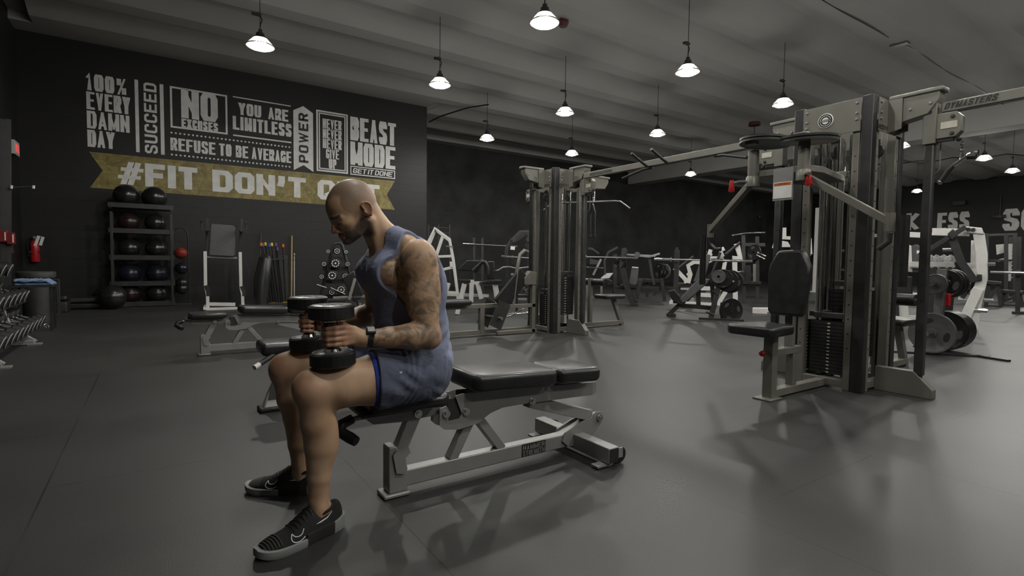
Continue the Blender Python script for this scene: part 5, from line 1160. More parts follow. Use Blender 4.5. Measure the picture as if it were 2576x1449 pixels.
def shoe(name, heel, toe, label, outer):
    """outer = +1/-1: side (local +y = left of travel) carrying the big tick"""
    t = thing(name, None, None); t.parent = man; t['label'] = label
    h_, t_ = Vector((*heel, 0)), Vector((*toe, 0)); L_ = (t_ - h_).length; ex = (t_ - h_).normalized(); ey = Vector((0, 0, 1)).cross(ex)
    o = h_ - Vector(ORG)
    bend = lambda s: 0.012 * outer * math.sin(math.pi * s) * 0.5
    def Pn(s, a, off=0.0, top=None, bot=0.026, wk=1.0):
        w_ = interp(W_, s) * wk + off; tz = (interp(T_, s) if top is None else top) + off; c_, s_ = math.cos(a), math.sin(a)
        y = w_ * math.copysign(abs(c_) ** 0.75, c_); z = bot + (tz - bot) * max(0, s_) ** (0.9)
        k = 1 - 0.28 * max(0, s_) ** 2 if s > 0.3 else 1 - 0.10 * max(0, s_) ** 2
        return o + ex * (s * L_) + ey * (y * k + bend(s)) + Vector((0, 0, z))
    mb = MB(); NS, NA = 40, 18; ss = [0.5 - 0.5 * math.cos(math.pi * i / NS) for i in range(NS + 1)]
    vs = [Pn(s, math.pi * j / NA) for s in ss for j in range(NA + 1)]
    fs = [(i * (NA + 1) + j, i * (NA + 1) + j + 1, (i + 1) * (NA + 1) + j + 1, (i + 1) * (NA + 1) + j) for i in range(NS) for j in range(NA)]
    fs += [tuple(i * (NA + 1) + j for i in (range(NS + 1) if j else range(NS, -1, -1))) for j in ()]
    mb.add(vs, fs).build('upper', 'knit', t, smooth=60)
    def sole(s0, s1, mtl, nm, zt=0.040, ex_=0.006):
        mb = MB(); K = 14; sv = [s0 + (s1 - s0) * i / K for i in range(K + 1)]; vs = []
        for s in sv:
            w_ = interp(W_, s) + ex_; spring = 0.014 * max(0, (s - 0.8) / 0.2) ** 2 + 0.006 * max(0, (0.1 - s) / 0.1) ** 2
            flare = 0.012 * max(0, (0.16 - s) / 0.16)
            for y, z in ((w_ * 0.9, spring), (w_, 0.012 + spring), (w_, zt + flare + spring * 0.6), (w_ - 0.008, zt + 0.003 + flare + spring * 0.6), (-w_ + 0.008, zt + 0.003 + flare + spring * 0.6), (-w_, zt + flare + spring * 0.6), (-w_, 0.012 + spring), (-w_ * 0.9, spring)):
                vs.append(o + ex * (s * (L_ + 0.012) - 0.006) + ey * (y + bend(s)) + Vector((0, 0, z)))
        n = 8; fs = [tuple(range(n)), tuple(K * n + j for j in reversed(range(n)))]
        for i in range(K):
            for j in range(n): fs.append((i * n + j, (i + 1) * n + j, (i + 1) * n + (j + 1) % n, i * n + (j + 1) % n))
        mb.add(vs, fs).build(nm, mtl, t, smooth=50)
    sole(0.0, 0.17, 'midsole', 'heel_sole', 0.042); sole(0.17, 0.52, 'dsole', 'mid_sole', 0.044); sole(0.52, 1.0, 'midsole', 'fore_sole', 0.030)
    # tread layer
    mb = MB(); K = 20; vs = []
    # laces across the instep, tongue, heel tab, toe ribs
    lc = MB()
    for i in range(6):
        s = 0.42 + 0.045 * i
        lc.tube([Pn(s, math.pi * 0.5 + a_, 0.001) for a_ in (-0.7, -0.35, 0, 0.35, 0.7)], 0.002, 6)
        if i < 5: lc.tube([Pn(s + 0.045 * k_, math.pi * 0.5 - 0.6 + 1.2 * k_, 0.002) for k_ in (0, 0.25, 0.5, 0.75, 1)], 0.002, 6)
    lc.tube([Pn(0.40, math.pi * 0.5, 0.006), Pn(0.37, math.pi * 0.5 + 0.5, 0.014), Pn(0.43, math.pi * 0.5 + 0.8, 0.012), Pn(0.41, math.pi * 0.5, 0.007)], 0.0025, 6)
    lc.build('laces', 'rubber', t)
    rb = MB()
    for i in range(6):
        s = 0.80 + 0.03 * i; rb.tube([Pn(s, math.pi * (0.12 + 0.76 * j / 10), 0.0012) for j in range(11)], 0.0028, 6)
    rb.build('toe_ribs', 'rib', t)
    MB().lathe([(0.030, -0.004), (0.040, 0.0), (0.041, 0.008), (0.037, 0.012), (0.031, 0.006)], o + ex * (0.235 * L_) + Vector((0, 0, 0.088)), (ex * 0.25 + Vector((0, 0, 1))), n=28).build('collar', 'knit', t)
    # big outlined tick on the outer forefoot, small one at the heel
    for side in (outer,):
        A = (lambda a: a) if side > 0 else (lambda a: math.pi - a)
        ctl = [(0.545, 0.62), (0.575, 0.44), (0.615, 0.42), (0.655, 0.56), (0.675, 0.86), (0.695, 0.60), (0.69, 0.34), (0.655, 0.17), (0.60, 0.13), (0.545, 0.22)]
        pts = []
        for i in range(len(ctl) - 1):
            p0, p1, p2, p3 = ctl[max(i - 1, 0)], ctl[i], ctl[i + 1], ctl[min(i + 2, len(ctl) - 1)]
            if i == 3: p3 = p2
            if i == 4: p0 = p1
            for t_i in range(5):
                u = t_i / 5; pts.append(tuple(0.5 * (2 * p1[d] + (p2[d] - p0[d]) * u + (2 * p0[d] - 5 * p1[d] + 4 * p2[d] - p3[d]) * u * u + (3 * p1[d] - p0[d] - 3 * p2[d] + p3[d]) * u ** 3) for d in (0, 1)))
        pts.append(ctl[-1])
        mb = MB().tube([Pn(s_, A(a_), 0.001) for s_, a_ in pts], 0.0018, 6)
        mb.build('logo_outline', 'paint', t)
        mb = MB().tube([Pn(s, A(a), 0.0015) for s, a in ((0.16, 0.88), (0.24, 0.70), (0.33, 0.52), (0.39, 0.42))], [0.0006, 0.002, 0.0026, 0.0006], 6); mb.build('logo', 'paint', t)
    return t
shoe('shoe', (0.578, 2.022), (0.272, 1.930), 'black knit shoe on the near foot, pale grey sole ends and white tick', 1)
shoe('shoe', (0.600, 2.365), (0.325, 2.545), 'black knit shoe on the far foot, turned outwards', 1)

d1 = dumbbell('black round-headed dumbbell held upright on the near thigh', DB1, (-0.03, 0, 1), group=None)
d2 = dumbbell('black round-headed dumbbell held upright on the far thigh', DB2, (-0.03, 0, 1), group=None)
# ================================================================ LEFT SIDE AND MURAL WALL
class Plane:
    """vertical plane that faces the camera through a floor point; turns photo pixels into points of that plane"""
    def __init__(s, g, turn=0.0):
        s.g = Vector((g[0], g[1], 0)); n = Vector((g[0], g[1], 0)).normalized(); s.n = Matrix.Rotation(turn, 3, 'Z') @ n
    def __call__(s, px, py, off=0.0):
        d = ray(px, py); k = s.n.dot(s.g) / s.n.dot(d); return Vector((0, 0, CAM_H)) + d * k + s.n * off
class Rig:
    """a thing whose members are drawn in a Plane; loc at the floor point"""
    def __init__(s, name, label, cat, g, turn=0.0, group=None):
        s.P = Plane(g, turn); s.o = Vector((g[0], g[1], 0)); s.t = thing(name, label, cat, s.o, group=group)
    def L(s, px, py, off=0.0):
        v = s.P(px, py, off) - s.o; v.z = max(v.z, 0.012); return v
    def bar(s, nm, mtl, w, pts, off=0.0, h=None, bevel=0.004, par=None):
        q = [s.L(*p, off) for p in pts]; return MB().path(q, w, h, up=s.P.n).build(nm, mtl, par or s.t, bevel=bevel)
    def tube(s, nm, mtl, r_, pts, off=0.0, off2=None):
        q = [s.L(*p, off) for p in pts]
        if off2 is not None: q = [s.L(*pts[0], off), s.L(*pts[-1], off2)]
        return MB().tube(q, r_, 12).build(nm, mtl, s.t)
    def across(s, nm, mtl, r_, p, o0, o1): return MB().cyl(s.L(*p, o0), s.L(*p, o1), r_, 14).build(nm, mtl, s.t)
    def slab(s, nm, mtl, poly, o0, o1, bevel=0.01):
        n = len(poly); a = [s.L(*p, o0) for p in poly]; b = [s.L(*p, o1) for p in poly]
        return MB().add(a + b, [tuple(range(n)), tuple(reversed(range(n, 2 * n)))] + [(i, i + n, (i + 1) % n + n, (i + 1) % n) for i in range(n)]).build(nm, mtl, s.t, bevel=bevel)
def plate_parts(t, c, ax, r_, th, mtl='blkplate', holes=3, grip=True):
    c = Vector(c); ax = Vector(ax).normalized(); sd = ax.orthogonal().normalized()
    prof = [(0.026, -th / 2), (0.05, -th / 2), (0.055, -th * 0.35), (r_ * 0.86, -th * 0.35), (r_ * 0.9, -th / 2), (r_ - 0.004, -th / 2), (r_, -th * 0.3), (r_, th * 0.3), (r_ - 0.004, th / 2), (r_ * 0.9, th / 2), (r_ * 0.86, th * 0.35), (0.055, th * 0.35), (0.05, th / 2), (0.026, th / 2), (0.026, -th / 2)]
    b = MB().lathe(prof, c, ax, n=44).build('disc', mtl, t)
    if grip:
        u2 = ax.cross(sd)
        for k in range(holes):
            a0 = 2 * math.pi * k / holes + 0.5; d = sd * math.cos(a0) + u2 * math.sin(a0); e = ax.cross(d)
            for s_ in (-1, 1):
                o_ = c + ax * (s_ * (th * 0.35 + 0.001)) + d * (r_ * 0.62)
                MB().prism([(math.cos(q) * 0.030, math.sin(q) * 0.055) for q in [i * math.pi / 8 for i in range(16)]], o_, d, e, 0.002).build('grip_hole', 'ink' if mtl != 'blkplate' else 'plate', t)
    return b
def weight_plate(label, c, ax, r_=0.225, th=0.035, mtl='blkplate', group=None, grip=True):
    t = thing('weight_plate', label, 'weight plate', c, group=group); plate_parts(t, (0, 0, 0), ax, r_, th, mtl, grip=grip); return t

# ---- ball rack against the mural wall
YR = 13.6
def yx(px, py, y=YR): return YP(px, py, y)
a, b = yx(287, 768), yx(434, 762)
rk = thing('ball_rack', 'tall black metal rack holding rows of dark exercise balls under the gold ribbon', 'rack', (a.x, YR, 0))
w_ = b.x - a.x
for x in (0.0, w_):
    for y in (-0.22, 0.22): MB().box((x, y, 0.98), (0.05, 0.05, 1.94)).build('upright', 'black', rk, bevel=0.004)
zs = [yx(360, 521).z, yx(360, 583).z, yx(360, 648).z, yx(360, 712).z, 0.06]
for z in zs:
    MB().box((w_ / 2, -0.22, z), (w_ + 0.1, 0.03, 0.10)).box((w_ / 2, 0.22, z), (w_ + 0.1, 0.03, 0.10)).box((w_ / 2, 0, z - 0.035), (w_, 0.42, 0.02)).build('shelf', 'black', rk, bevel=0.003)
M['ball'] = mat('black glossy vinyl ball', (0.016, 0.016, 0.017), 0.24, 0, 0.15, 10, coat=0.3)
M['ballred'] = mat('dark maroon ball', (0.024, 0.012, 0.012), 0.28, 0, 0.15, 10)
M['ballblue'] = mat('dark navy ball', (0.013, 0.015, 0.024), 0.26, 0, 0.15, 10)
def exball(label, c, r_, mtl='ball', group='dark exercise balls on the rack'):
    t = thing('exercise_ball', label, 'ball', c, group=group)
    MB().ball((0, 0, 0), r_, 32).build('ball', mtl, t); 
    for a_ in (-0.35, 0, 0.35): MB().tube([(r_ * 1.001 * math.cos(a_) * math.cos(k), r_ * 1.001 * math.cos(a_) * math.sin(k), r_ * math.sin(a_)) for k in [2 * math.pi * i / 32 for i in range(32)]], 0.004, 5, closed=True).build('groove', mtl, t)
    return t
rowname = ['top', 'upper', 'middle', 'lower', 'bottom']
for i, (px0, px1, py, r_) in enumerate(((318, 388, 487, 0.235), (337, 395, 552, 0.20), (332, 393, 615, 0.20), (335, 396, 682, 0.205), (335, 396, 745, 0.205))):
    for j, px in enumerate((px0, px1)):
        p = yx(px, py); z = zs[i] + r_ - 0.0 + 0.0 if i else zs[0] + r_ - 0.02
        lb = f'dark exercise ball on the {rowname[i]} shelf of the ball rack, {"left" if j == 0 else "right"} of its pair' if i else f'large black exercise ball on top of the rack, {"left" if j == 0 else "right"} of its pair'
        x_ = min(max(p.x, a.x + r_ + 0.03 if i else -9), b.x - r_ - 0.03 if i else 9)
        if i: x_ = a.x + w_ * (0.27 if j == 0 else 0.73)
        exball(lb, (x_, YR, z - (0.01 if i else 0)), r_, ('ball', 'ballred', 'ball', 'ballblue', 'ballred')[i] if j == 0 else ('ball', 'ball', 'ball', 'ballblue', 'ball')[i])
for px, py, r_, lb in ((283, 757, 0.24, 'black exercise ball on the floor just left of the ball rack'), (262, 742, 0.2, 'smaller dark ball on the floor farther left beside the rack')):
    p = yx(px, py, 13.0 if r_ > 0.22 else 13.7); exball(lb, (p.x, p.y, r_), r_, group='balls on the floor')
# ---- ball stand
p = yx(458, 765, 13.7); t = thing('ball_stand', 'slim black stand with a rounded top rail, beside the ball rack', 'rack', (p.x, 13.7, 0))
for s in (-1, 1): MB().cyl((s * 0.14, 0.12, 0), (s * 0.14, 0.12, 1.5), 0.014, 8).build('post', 'black', t)
MB().tube([(-0.14, 0.12, 1.5), (-0.12, 0.12, 1.62), (-0.05, 0.12, 1.69), (0.05, 0.12, 1.69), (0.12, 0.12, 1.62), (0.14, 0.12, 1.5)], 0.016, 8).build('top_rail', 'black', t)
zz = [yx(460, 637, 13.7).z, yx(460, 675, 13.7).z, yx(460, 712, 13.7).z, 0.35]
for z in zz: MB().tube([(0.10 * math.cos(k), 0.10 * math.sin(k), z - 0.07) for k in [i * math.pi / 8 for i in range(16)]], 0.008, 6, closed=True).tube([(0.1, 0.0, z - 0.07), (0.14, 0.12, z - 0.07)], 0.008, 6).tube([(-0.1, 0.0, z - 0.07), (-0.14, 0.12, z - 0.07)], 0.008, 6).build('ring_holder', 'black', t)
MB().box((0, 0.05, 0.02), (0.36, 0.36, 0.04)).build('base', 'black', t)
for z, m_, lb in ((zz[0], 'red', 'red medicine ball on the slim stand'), (zz[1], 'ballblue', 'dark blue medicine ball below the red one'), (zz[2], 'ball', 'shiny black medicine ball, third down on the slim stand'), (zz[3], 'ball', 'black medicine ball lowest on the slim stand')):
    q_ = thing('medicine_ball', lb, 'ball', (p.x, 13.7, z)); MB().ball((0, 0, 0), 0.125, 28).build('ball', m_ if m_ != 'red' else mat('dull red ball', (0.30, 0.03, 0.02), 0.5), q_)
    MB().tube([(0.1255 * math.cos(k), 0.1255 * math.sin(k), 0) for k in [i * math.pi / 14 for i in range(28)]], 0.003, 5, closed=True).build('seam', 'rubber', q_)

# ---- knee raise station
r_ = Rig('knee_raise_station', 'knee raise station with tall white posts and a grey back pad, near the mural wall', 'exercise machine', G(560, 776))
r_.slab('back_pad', 'padgrey', [(529, 566), (531, 562), (587, 567), (592, 572), (592, 642), (588, 646), (527, 643), (525, 638)], 0.0, 0.08, bevel=0.02)
for xa, xb in (((516, 632), (517, 720)), ((604, 634), (606, 722))): r_.bar('post', 'white', 0.06, [xa, xb])
for pts in ([(519, 632), (521, 600), (521, 560), (521, 548)], [(603, 634), (605, 600), (608, 565), (608, 550)]): r_.bar('upper_post', 'black', 0.05, pts)
for pts in ([(517, 720), (522, 740), (523, 778)], [(606, 722), (610, 740), (611, 776)]): r_.bar('lower_post', 'white', 0.06, pts); 
for pts in ([(517, 718), (524, 735), (524, 745)], [(607, 720), (614, 735), (614, 745)]): r_.bar('joint_cover', 'black', 0.07, pts)
r_.bar('pad_bracket', 'steel', 0.04, [(519, 646), (597, 649)], off=0.1)
r_.bar('base_bar', 'white', 0.07, [(527, 765), (592, 766)]); r_.bar('base_bar', 'white', 0.07, [(517, 778), (614, 776)], off=-0.3)
for q_ in ((523, 578), (607, 580)): r_.across('arm_rest', 'pad', 0.045, q_, -0.42, 0.0)
for q_ in ((508, 556), (617, 562)): r_.across('hand_grip', 'rubber', 0.035, q_, -0.5, -0.36); r_.bar('grip_post', 'black', 0.03, [(q_[0], q_[1]), (q_[0] + 1, q_[1] + 28)], off=-0.4)
for q_ in ((517, 778), (613, 777)): 
    MB().beam(r_.L(*q_, -0.45) + Vector((0, 0, 0.03)), r_.L(*q_, 0.3) + Vector((0, 0, 0.03)), 0.06, 0.05).build('floor_runner', 'white', r_.t, bevel=0.004)
# ---- rack of aerobic bars
g = G(692, 771); rr_ = Rig('bar_rack', 'dark floor rack full of thin weighted bars with coloured end caps', 'rack', g)
rr_.slab('back_panel', 'dgrey', [(648, 768), (651, 690), (655, 640), (724, 642), (726, 768)], 0.18, 0.2, bevel=0)
rr_.slab('base_tray', 'black', [(646, 771), (646, 762), (727, 760), (727, 769)], -0.12, 0.18)
rr_.bar('front_rail', 'black', 0.03, [(650, 655), (725, 650)], off=-0.1)
cols = {'orange': (0.65, 0.13, 0.03), 'purple': (0.16, 0.05, 0.2), 'yellow': (0.65, 0.6, 0.03), 'blue': (0.03, 0.06, 0.45), 'red': (0.5, 0.04, 0.03)}
for k_, v in cols.items(): M['cap_' + k_] = mat(k_ + ' cap', v, 0.5, 0, 0.05, 20)
bars = [(657, 619, 678, 767, 'orange', 'purple'), (661, 620, 684, 766, 'purple', 'orange'), (668, 618, 690, 766, 'yellow', 'yellow'), (677, 621, 697, 766, 'blue', 'purple'), (684, 619, 703, 766, 'yellow', 'blue'), (694, 619, 708, 766, 'purple', 'blue'), (698, 630, 714, 765, 'purple', 'yellow'), (712, 622, 720, 765, 'orange', 'yellow')]
bp0 = None
for i, (x0, y0, x1, y1, c0, c1) in enumerate(bars):
    top = rr_.P(x0, y0, -0.02 + 0.02 * (i % 3)); bot = rr_.P(x1, y1, -0.04 + 0.02 * (i % 3)); bot.z = max(bot.z, 0.03)
    t = thing('weighted_bar', f'thin exercise bar with {c0} top cap, ' + ('at the left end', 'second from the left', 'third from the left', 'fourth from the left', 'fourth from the right', 'third from the right', 'second from the right', 'at the right end')[i] + ' of the bar rack', 'bar', bot, group='weighted bars in the rack')
    d = top - bot; u_ = d.normalized()
    MB().cyl((0, 0, 0), d, 0.016, 8).build('shaft', 'rubber', t); MB().cyl(d, d + u_ * 0.07, 0.026, 10).build('top_cap', 'cap_' + c0, t); MB().cyl(-u_ * 0.02, u_ * 0.05, 0.026, 10).build('lower_cap', 'cap_' + c1, t)
q_ = Rig('punch_bag', 'long black padded bag leaning against the bar rack', 'bag', G(655, 771), group=None)
MB().tube([q_.L(655, 768, -0.35), q_.L(660, 700, -0.3), q_.L(668, 650, -0.26), q_.L(672, 640, -0.25)], [0.13, 0.16, 0.13, 0.05], 20).build('bag', 'pad', q_.t)
MB().tube([q_.L(676, 645, -0.2), q_.L(671, 672, -0.3)], 0.008, 6).build('strap', 'steel', q_.t)
q_ = thing('wooden_stick', 'pale yellow wooden stick leaning upright on the mural wall beside the bar rack', 'stick', yx(733, 772, 13.9) * 1)
q_.location.z = 0; tp = yx(734, 593, 14.2) - Vector(q_.location)
MB().tube([(0, 0, 0.0), tp * 0.5, tp], [0.02, 0.022, 0.018], 10).build('stick', mat('pale varnished wood', (0.42, 0.30, 0.10), 0.5, 0, 0.15, 6), q_)
q_ = thing('steel_bar', 'grey steel bar standing right beside the wooden stick', 'bar', yx(740, 772, 13.95) * 1); q_.location.z = 0
tp = yx(740, 637, 14.2) - Vector(q_.location); MB().tube([(0, 0, 0), tp], 0.018, 10).build('shaft', 'steel', q_); MB().tube([tp * 0.9 + Vector((0.05 * math.cos(k), -0.03, 0.06 * math.sin(k))) for k in [i * math.pi / 8 for i in range(16)]], 0.006, 6, closed=True).build('wire_loop', 'cable', q_)
q_ = thing('steel_bar', 'dark steel bar standing at the left end of the bar rack', 'bar', yx(652, 772, 13.9) * 1); q_.location.z = 0
tp = yx(656, 585, 14.2) - Vector(q_.location); MB().tube([(0, 0, 0), tp], 0.016, 10).build('shaft', 'dgrey', q_); MB().tube([(0.0, 0, 0), tp * 0.05], 0.022, 10).build('foot_cap', 'rubber', q_)

# ---- small round-dumbbell tree beside the man's chest
g = G(850, 778); tr = Rig('dumbbell_tree', 'black A-shaped stand of small round dumbbells seen between the man and the bar rack', 'rack', g)
tr.tube('frame', 'black', 0.03, [(800, 775), (820, 690), (838, 618), (843, 612), (856, 612), (861, 618), (880, 690), (905, 775)])
for yy in (643, 668, 700, 738): tr.bar('tray', 'black', 0.09, [(812 if yy > 650 else 832, yy + 8), (895 if yy > 650 else 868, yy + 8)], h=0.03)
for k_ in range(2): tr.bar('foot', 'black', 0.06, [(798, 777), (908, 777)], off=-0.3 + 0.6 * k_)
small = [(848, 632, 9), (826, 633, 6), (870, 634, 6), (844, 662, 13), (816, 664, 7), (874, 664, 7), (836, 692, 13), (810, 695, 7), (868, 694, 9), (858, 727, 12), (835, 733, 9), (884, 732, 10)]
for i, (px, py, rp) in enumerate(small):
    c = tr.P(px, py, -0.12); rad = rp / 1322.6 * (c.x * math.sin(YAW) + c.y * math.cos(YAW))
    row = ('top', 'second', 'third', 'bottom')[i // 3]; pos = ('middle', 'left', 'right')[i % 3]
    t = thing('small_dumbbell', f'small black dumbbell with printed ring on the {row} tier of the A-shaped stand, {pos}', 'dumbbell', c, group='dumbbells on the A-shaped stand')
    n_ = tr.P.n
    for s in (-1, 1):
        h_ = MB().lathe([(0, -0.03), (rad * 0.9, -0.03), (rad, -0.02), (rad, 0.02), (rad * 0.9, 0.03), (0, 0.03)], n_ * (s * 0.10), n_, n=20).build('head', 'rubber', t)
    MB().cyl(-n_ * 0.08, n_ * 0.08, 0.016, 8).build('handle', 'chrome', t)
    mb = MB(); e1 = Vector((0, 0, 1)); e2 = n_.cross(e1)
    for k_ in range(10):
        a_ = 2 * math.pi * k_ / 10; d_ = e1 * math.sin(a_) + e2 * math.cos(a_); tt_ = e1 * math.cos(a_) - e2 * math.sin(a_); o_ = -n_ * 0.1315 + d_ * rad * 0.62
        mb.add([o_ + d_ * s1 * rad * 0.09 + tt_ * s2 * rad * 0.12 for s1, s2 in ((-1, -1), (1, -1), (1, 1), (-1, 1))], [(0, 1, 2, 3)])
    mb.lathe([(0, 0), (rad * 0.16, 0)], -n_ * 0.1315, n_, n=10); mb.build('printed_ring', 'paint', t, smooth=None)
for pts, lb in (([(798, 714), (822, 722)], 'white label strip on the left of the lower tier'), ([(832, 722), (868, 738)], 'white label strip on the right of the lower tier')):
    tr.bar('label_strip', 'paint', 0.008, pts, off=-0.25, h=0.09)
# inclined bench back just left of the man's chest
q_ = Rig('incline_bench', 'steel incline bench with black pad, mostly hidden behind the man', 'bench', G(885, 800))
q_.slab('backrest', 'pad', [(862, 700), (890, 680), (915, 745), (890, 760)], -0.12, 0.0, bevel=0.015); q_.bar('support', 'steel', 0.05, [(893, 700), (878, 752)], off=-0.15); q_.bar('rail', 'steel', 0.04, [(838, 748), (925, 744)], off=-0.1); q_.slab('seat', 'pad', [(815, 752), (815, 762), (870, 762), (870, 752)], -0.15, 0.15); q_.bar('leg', 'steel', 0.05, [(850, 762), (848, 797)]); q_.bar('leg', 'steel', 0.05, [(905, 762), (908, 798)]); q_.bar('base', 'steel', 0.05, [(845, 799), (925, 799)])

# ---- fire extinguisher, exit sign, alarm boxes, wall shelf at the far left
p = YP(88, 640, 14.18)
t = thing('fire_extinguisher', 'red fire extinguisher with a white tag hanging on the dark wall at the far left', 'fire extinguisher', (p.x, 14.2, p.z - 0.15))
MB().lathe([(0, 0), (0.065, 0.0), (0.075, 0.02), (0.075, 0.36), (0.06, 0.41), (0.025, 0.44), (0.02, 0.47), (0, 0.47)], n=28).build('cylinder', 'red', t)
MB().box((0, 0, 0.49), (0.04, 0.05, 0.05)).tube([(0.02, 0, 0.5), (0.10, -0.02, 0.52)], 0.008, 6).tube([(0.02, 0, 0.47), (0.10, -0.02, 0.46)], 0.008, 6).build('valve', 'steel', t)
MB().tube([(-0.02, 0, 0.49), (-0.10, -0.02, 0.46), (-0.11, -0.02, 0.3), (-0.09, -0.02, 0.1)], 0.012, 8).build('hose', 'cable', t)
MB().box((0.045, -0.08, 0.42), (0.05, 0.002, 0.22), R=Matrix.Rotation(0.3, 3, 'Y')).build('tag', 'paint', t); MB().box((0.115, -0.07, 0.42), (0.05, 0.002, 0.18), R=Matrix.Rotation(0.25, 3, 'Y')).build('tag', 'paint', t)
MB().box((0, 0.08, 0.3), (0.08, 0.05, 0.06)).build('wall_bracket', 'steel', t)
MB().box((0, 0.01, 0.2), (0.154, 0.14, 0.03)).build('label_band', 'dgrey', t)
p = YP(50, 380, 13.9)
t = thing('exit_sign', 'small white exit sign box with red letters high on the left wall, seen edge-on', 'sign', (LEFT_X, 13.6, p.z))
MB().box((0.05, 0, 0), (0.08, 0.42, 0.26)).build('housing', 'white', t, bevel=0.006)
MB().box((0.0, 0, 0), (0.02, 0.08, 0.08)).build('mount', 'white', t)
M['exitred'] = emit('exit sign red', (1.0, 0.05, 0.06), 0.8)
lettering('EXIT', lambda a_, b_: (0.0915, 0.16 - a_, -0.075 + b_), 0, 0, 0.32, 0.15, 0.024).build('lettering', 'exitred', t, smooth=None)
for px, py, lb, w__ in ((4, 594, 'red alarm box at the very left edge of the photo', 0.2), (28, 600, 'second red alarm box right of the first one, with pale lettering', 0.12)):
    p = YP(px, py, 11.6); t = thing('alarm_box', lb, 'alarm', (LEFT_X + 0.06 if False else p.x, p.y, p.z), group=None)
    MB().box((0, 0, 0), (w__ * 0.8, 0.1, 0.19)).build('box', 'dred', t, bevel=0.01); MB().box((w__ * 0.25, -0.052, 0.0), (0.015, 0.003, 0.13)).build('lettering', 'paint', t)
# dark storage rig behind the dumbbells that carries those boxes and a top bar
rg = Rig('storage_rig', 'black steel storage rig with a thin top bar at the far left edge', 'rack', (YP(20, 700, 11.7).x, 11.7))
for px in (8, 22): rg.bar('upright', 'black', 0.07, [(px, 775), (px - 1, 300)])
rg.bar('top_bar', 'black', 0.035, [(12, 470), (30, 471)]); rg.tube('bar', 'dgrey', 0.012, [(28, 473), (84, 470)], off=-0.1); 
for px in (28, 83): rg.tube('bar_end', 'paint', 0.02, [(px, 476), (px + 1, 468)], off=-0.1)
rg.bar('shelf', 'black', 0.25, [(8, 620), (32, 618)], h=0.03)
# low dark lockers / boxes by the left wall
for (x0, y0, x1, y1, yy, nm, lb, cat, m_) in ((128, 742, 175, 775, 12.6, 'low_bench', 'low black bench at the left, behind the dumbbell rack', 'bench', 'pad'), (175, 748, 262, 772, 13.4, 'folded_mat', 'dark folded mats on the floor left of the ball rack', 'mat', 'dgrey')):
    a_, b_ = YP(x0, y1, yy), YP(x1, y1, yy); h__ = YP(x0, y0, yy).z
    t = thing(nm, lb, cat, ((a_.x + b_.x) / 2, yy, 0)); ww = b_.x - a_.x
    MB().pad((0, 0, h__ - 0.05), (ww, 0.5, 0.09), r=0.05).build('top', m_, t)
    MB().pad((0, 0, max(0.06, (h__ - 0.1) / 2)), (ww * 0.95, 0.46, max(0.1, h__ - 0.12)), r=0.03).build('body', 'black', t)
q_ = thing('floor_stand', 'short grey steel post standing by the left wall', 'stand', YP(148, 775, 12.2) * 1); q_.location.z = 0
MB().box((0, 0, 0.32), (0.05, 0.05, 0.62)).build('post', 'dgrey', q_, bevel=0.004); MB().box((-0.15, 0, 0.62), (0.34, 0.1, 0.03)).build('arm', 'dgrey', q_); MB().box((0, 0, 0.01), (0.3, 0.3, 0.02)).build('base', 'dgrey', q_)
q_ = thing('storage_tub', 'round pale grey tub standing behind the blue towel', 'tub', YP(91, 690, 11.0) * 1)
zt = q_.location.z; q_.location.z = 0
MB().lathe([(0, 0.0), (0.17, 0.0), (0.20, zt - 0.1), (0.21, zt - 0.1), (0.20, zt - 0.09), (0, zt - 0.09)], n=32).build('tub', 'dgrey', q_); MB().lathe([(0, zt - 0.05), (0.23, zt - 0.05), (0.24, zt - 0.02), (0.24, zt + 0.03), (0.22, zt + 0.045), (0, zt + 0.05)], n=32).build('lid', 'plate', q_)

# ---- three-tier dumbbell rack running along the left wall
DR = thing('dumbbell_rack', 'three-tier dumbbell rack with bent silver legs running out of the photo at the left', 'rack', (-1.45, 8.9, 0))
LR = 2.8    # length towards the camera (local -y)
for yy in (-0.75, -2.34):
    MB().path([(0.28, yy, 0.02), (0.06, yy, 0.2), (-0.0, yy, 0.42), (-0.2, yy, 0.86)], 0.07, 0.05, up=(0, 1, 0)).build('leg', 'steel', DR, bevel=0.004)
    MB().path([(0.28, yy, 0.03), (-0.5, yy, 0.03)], 0.07, 0.05).build('foot', 'steel', DR, bevel=0.004); MB().box((0.28, yy, 0.008), (0.12, 0.12, 0.014)).build('foot_plate', 'steel', DR)
tiers = [(0.12, 0.16), (-0.02, 0.48), (-0.16, 0.80)]
for tx, tz in tiers:
    for dx, dz in ((-0.10, 0.06), (0.10, -0.02)): MB().box((tx + dx, -LR / 2, tz + dz), (0.05, LR, 0.025)).build('shelf_rail', 'black', DR)
M['lightedge'] = M['dbface']
proto = None; cnt = 0
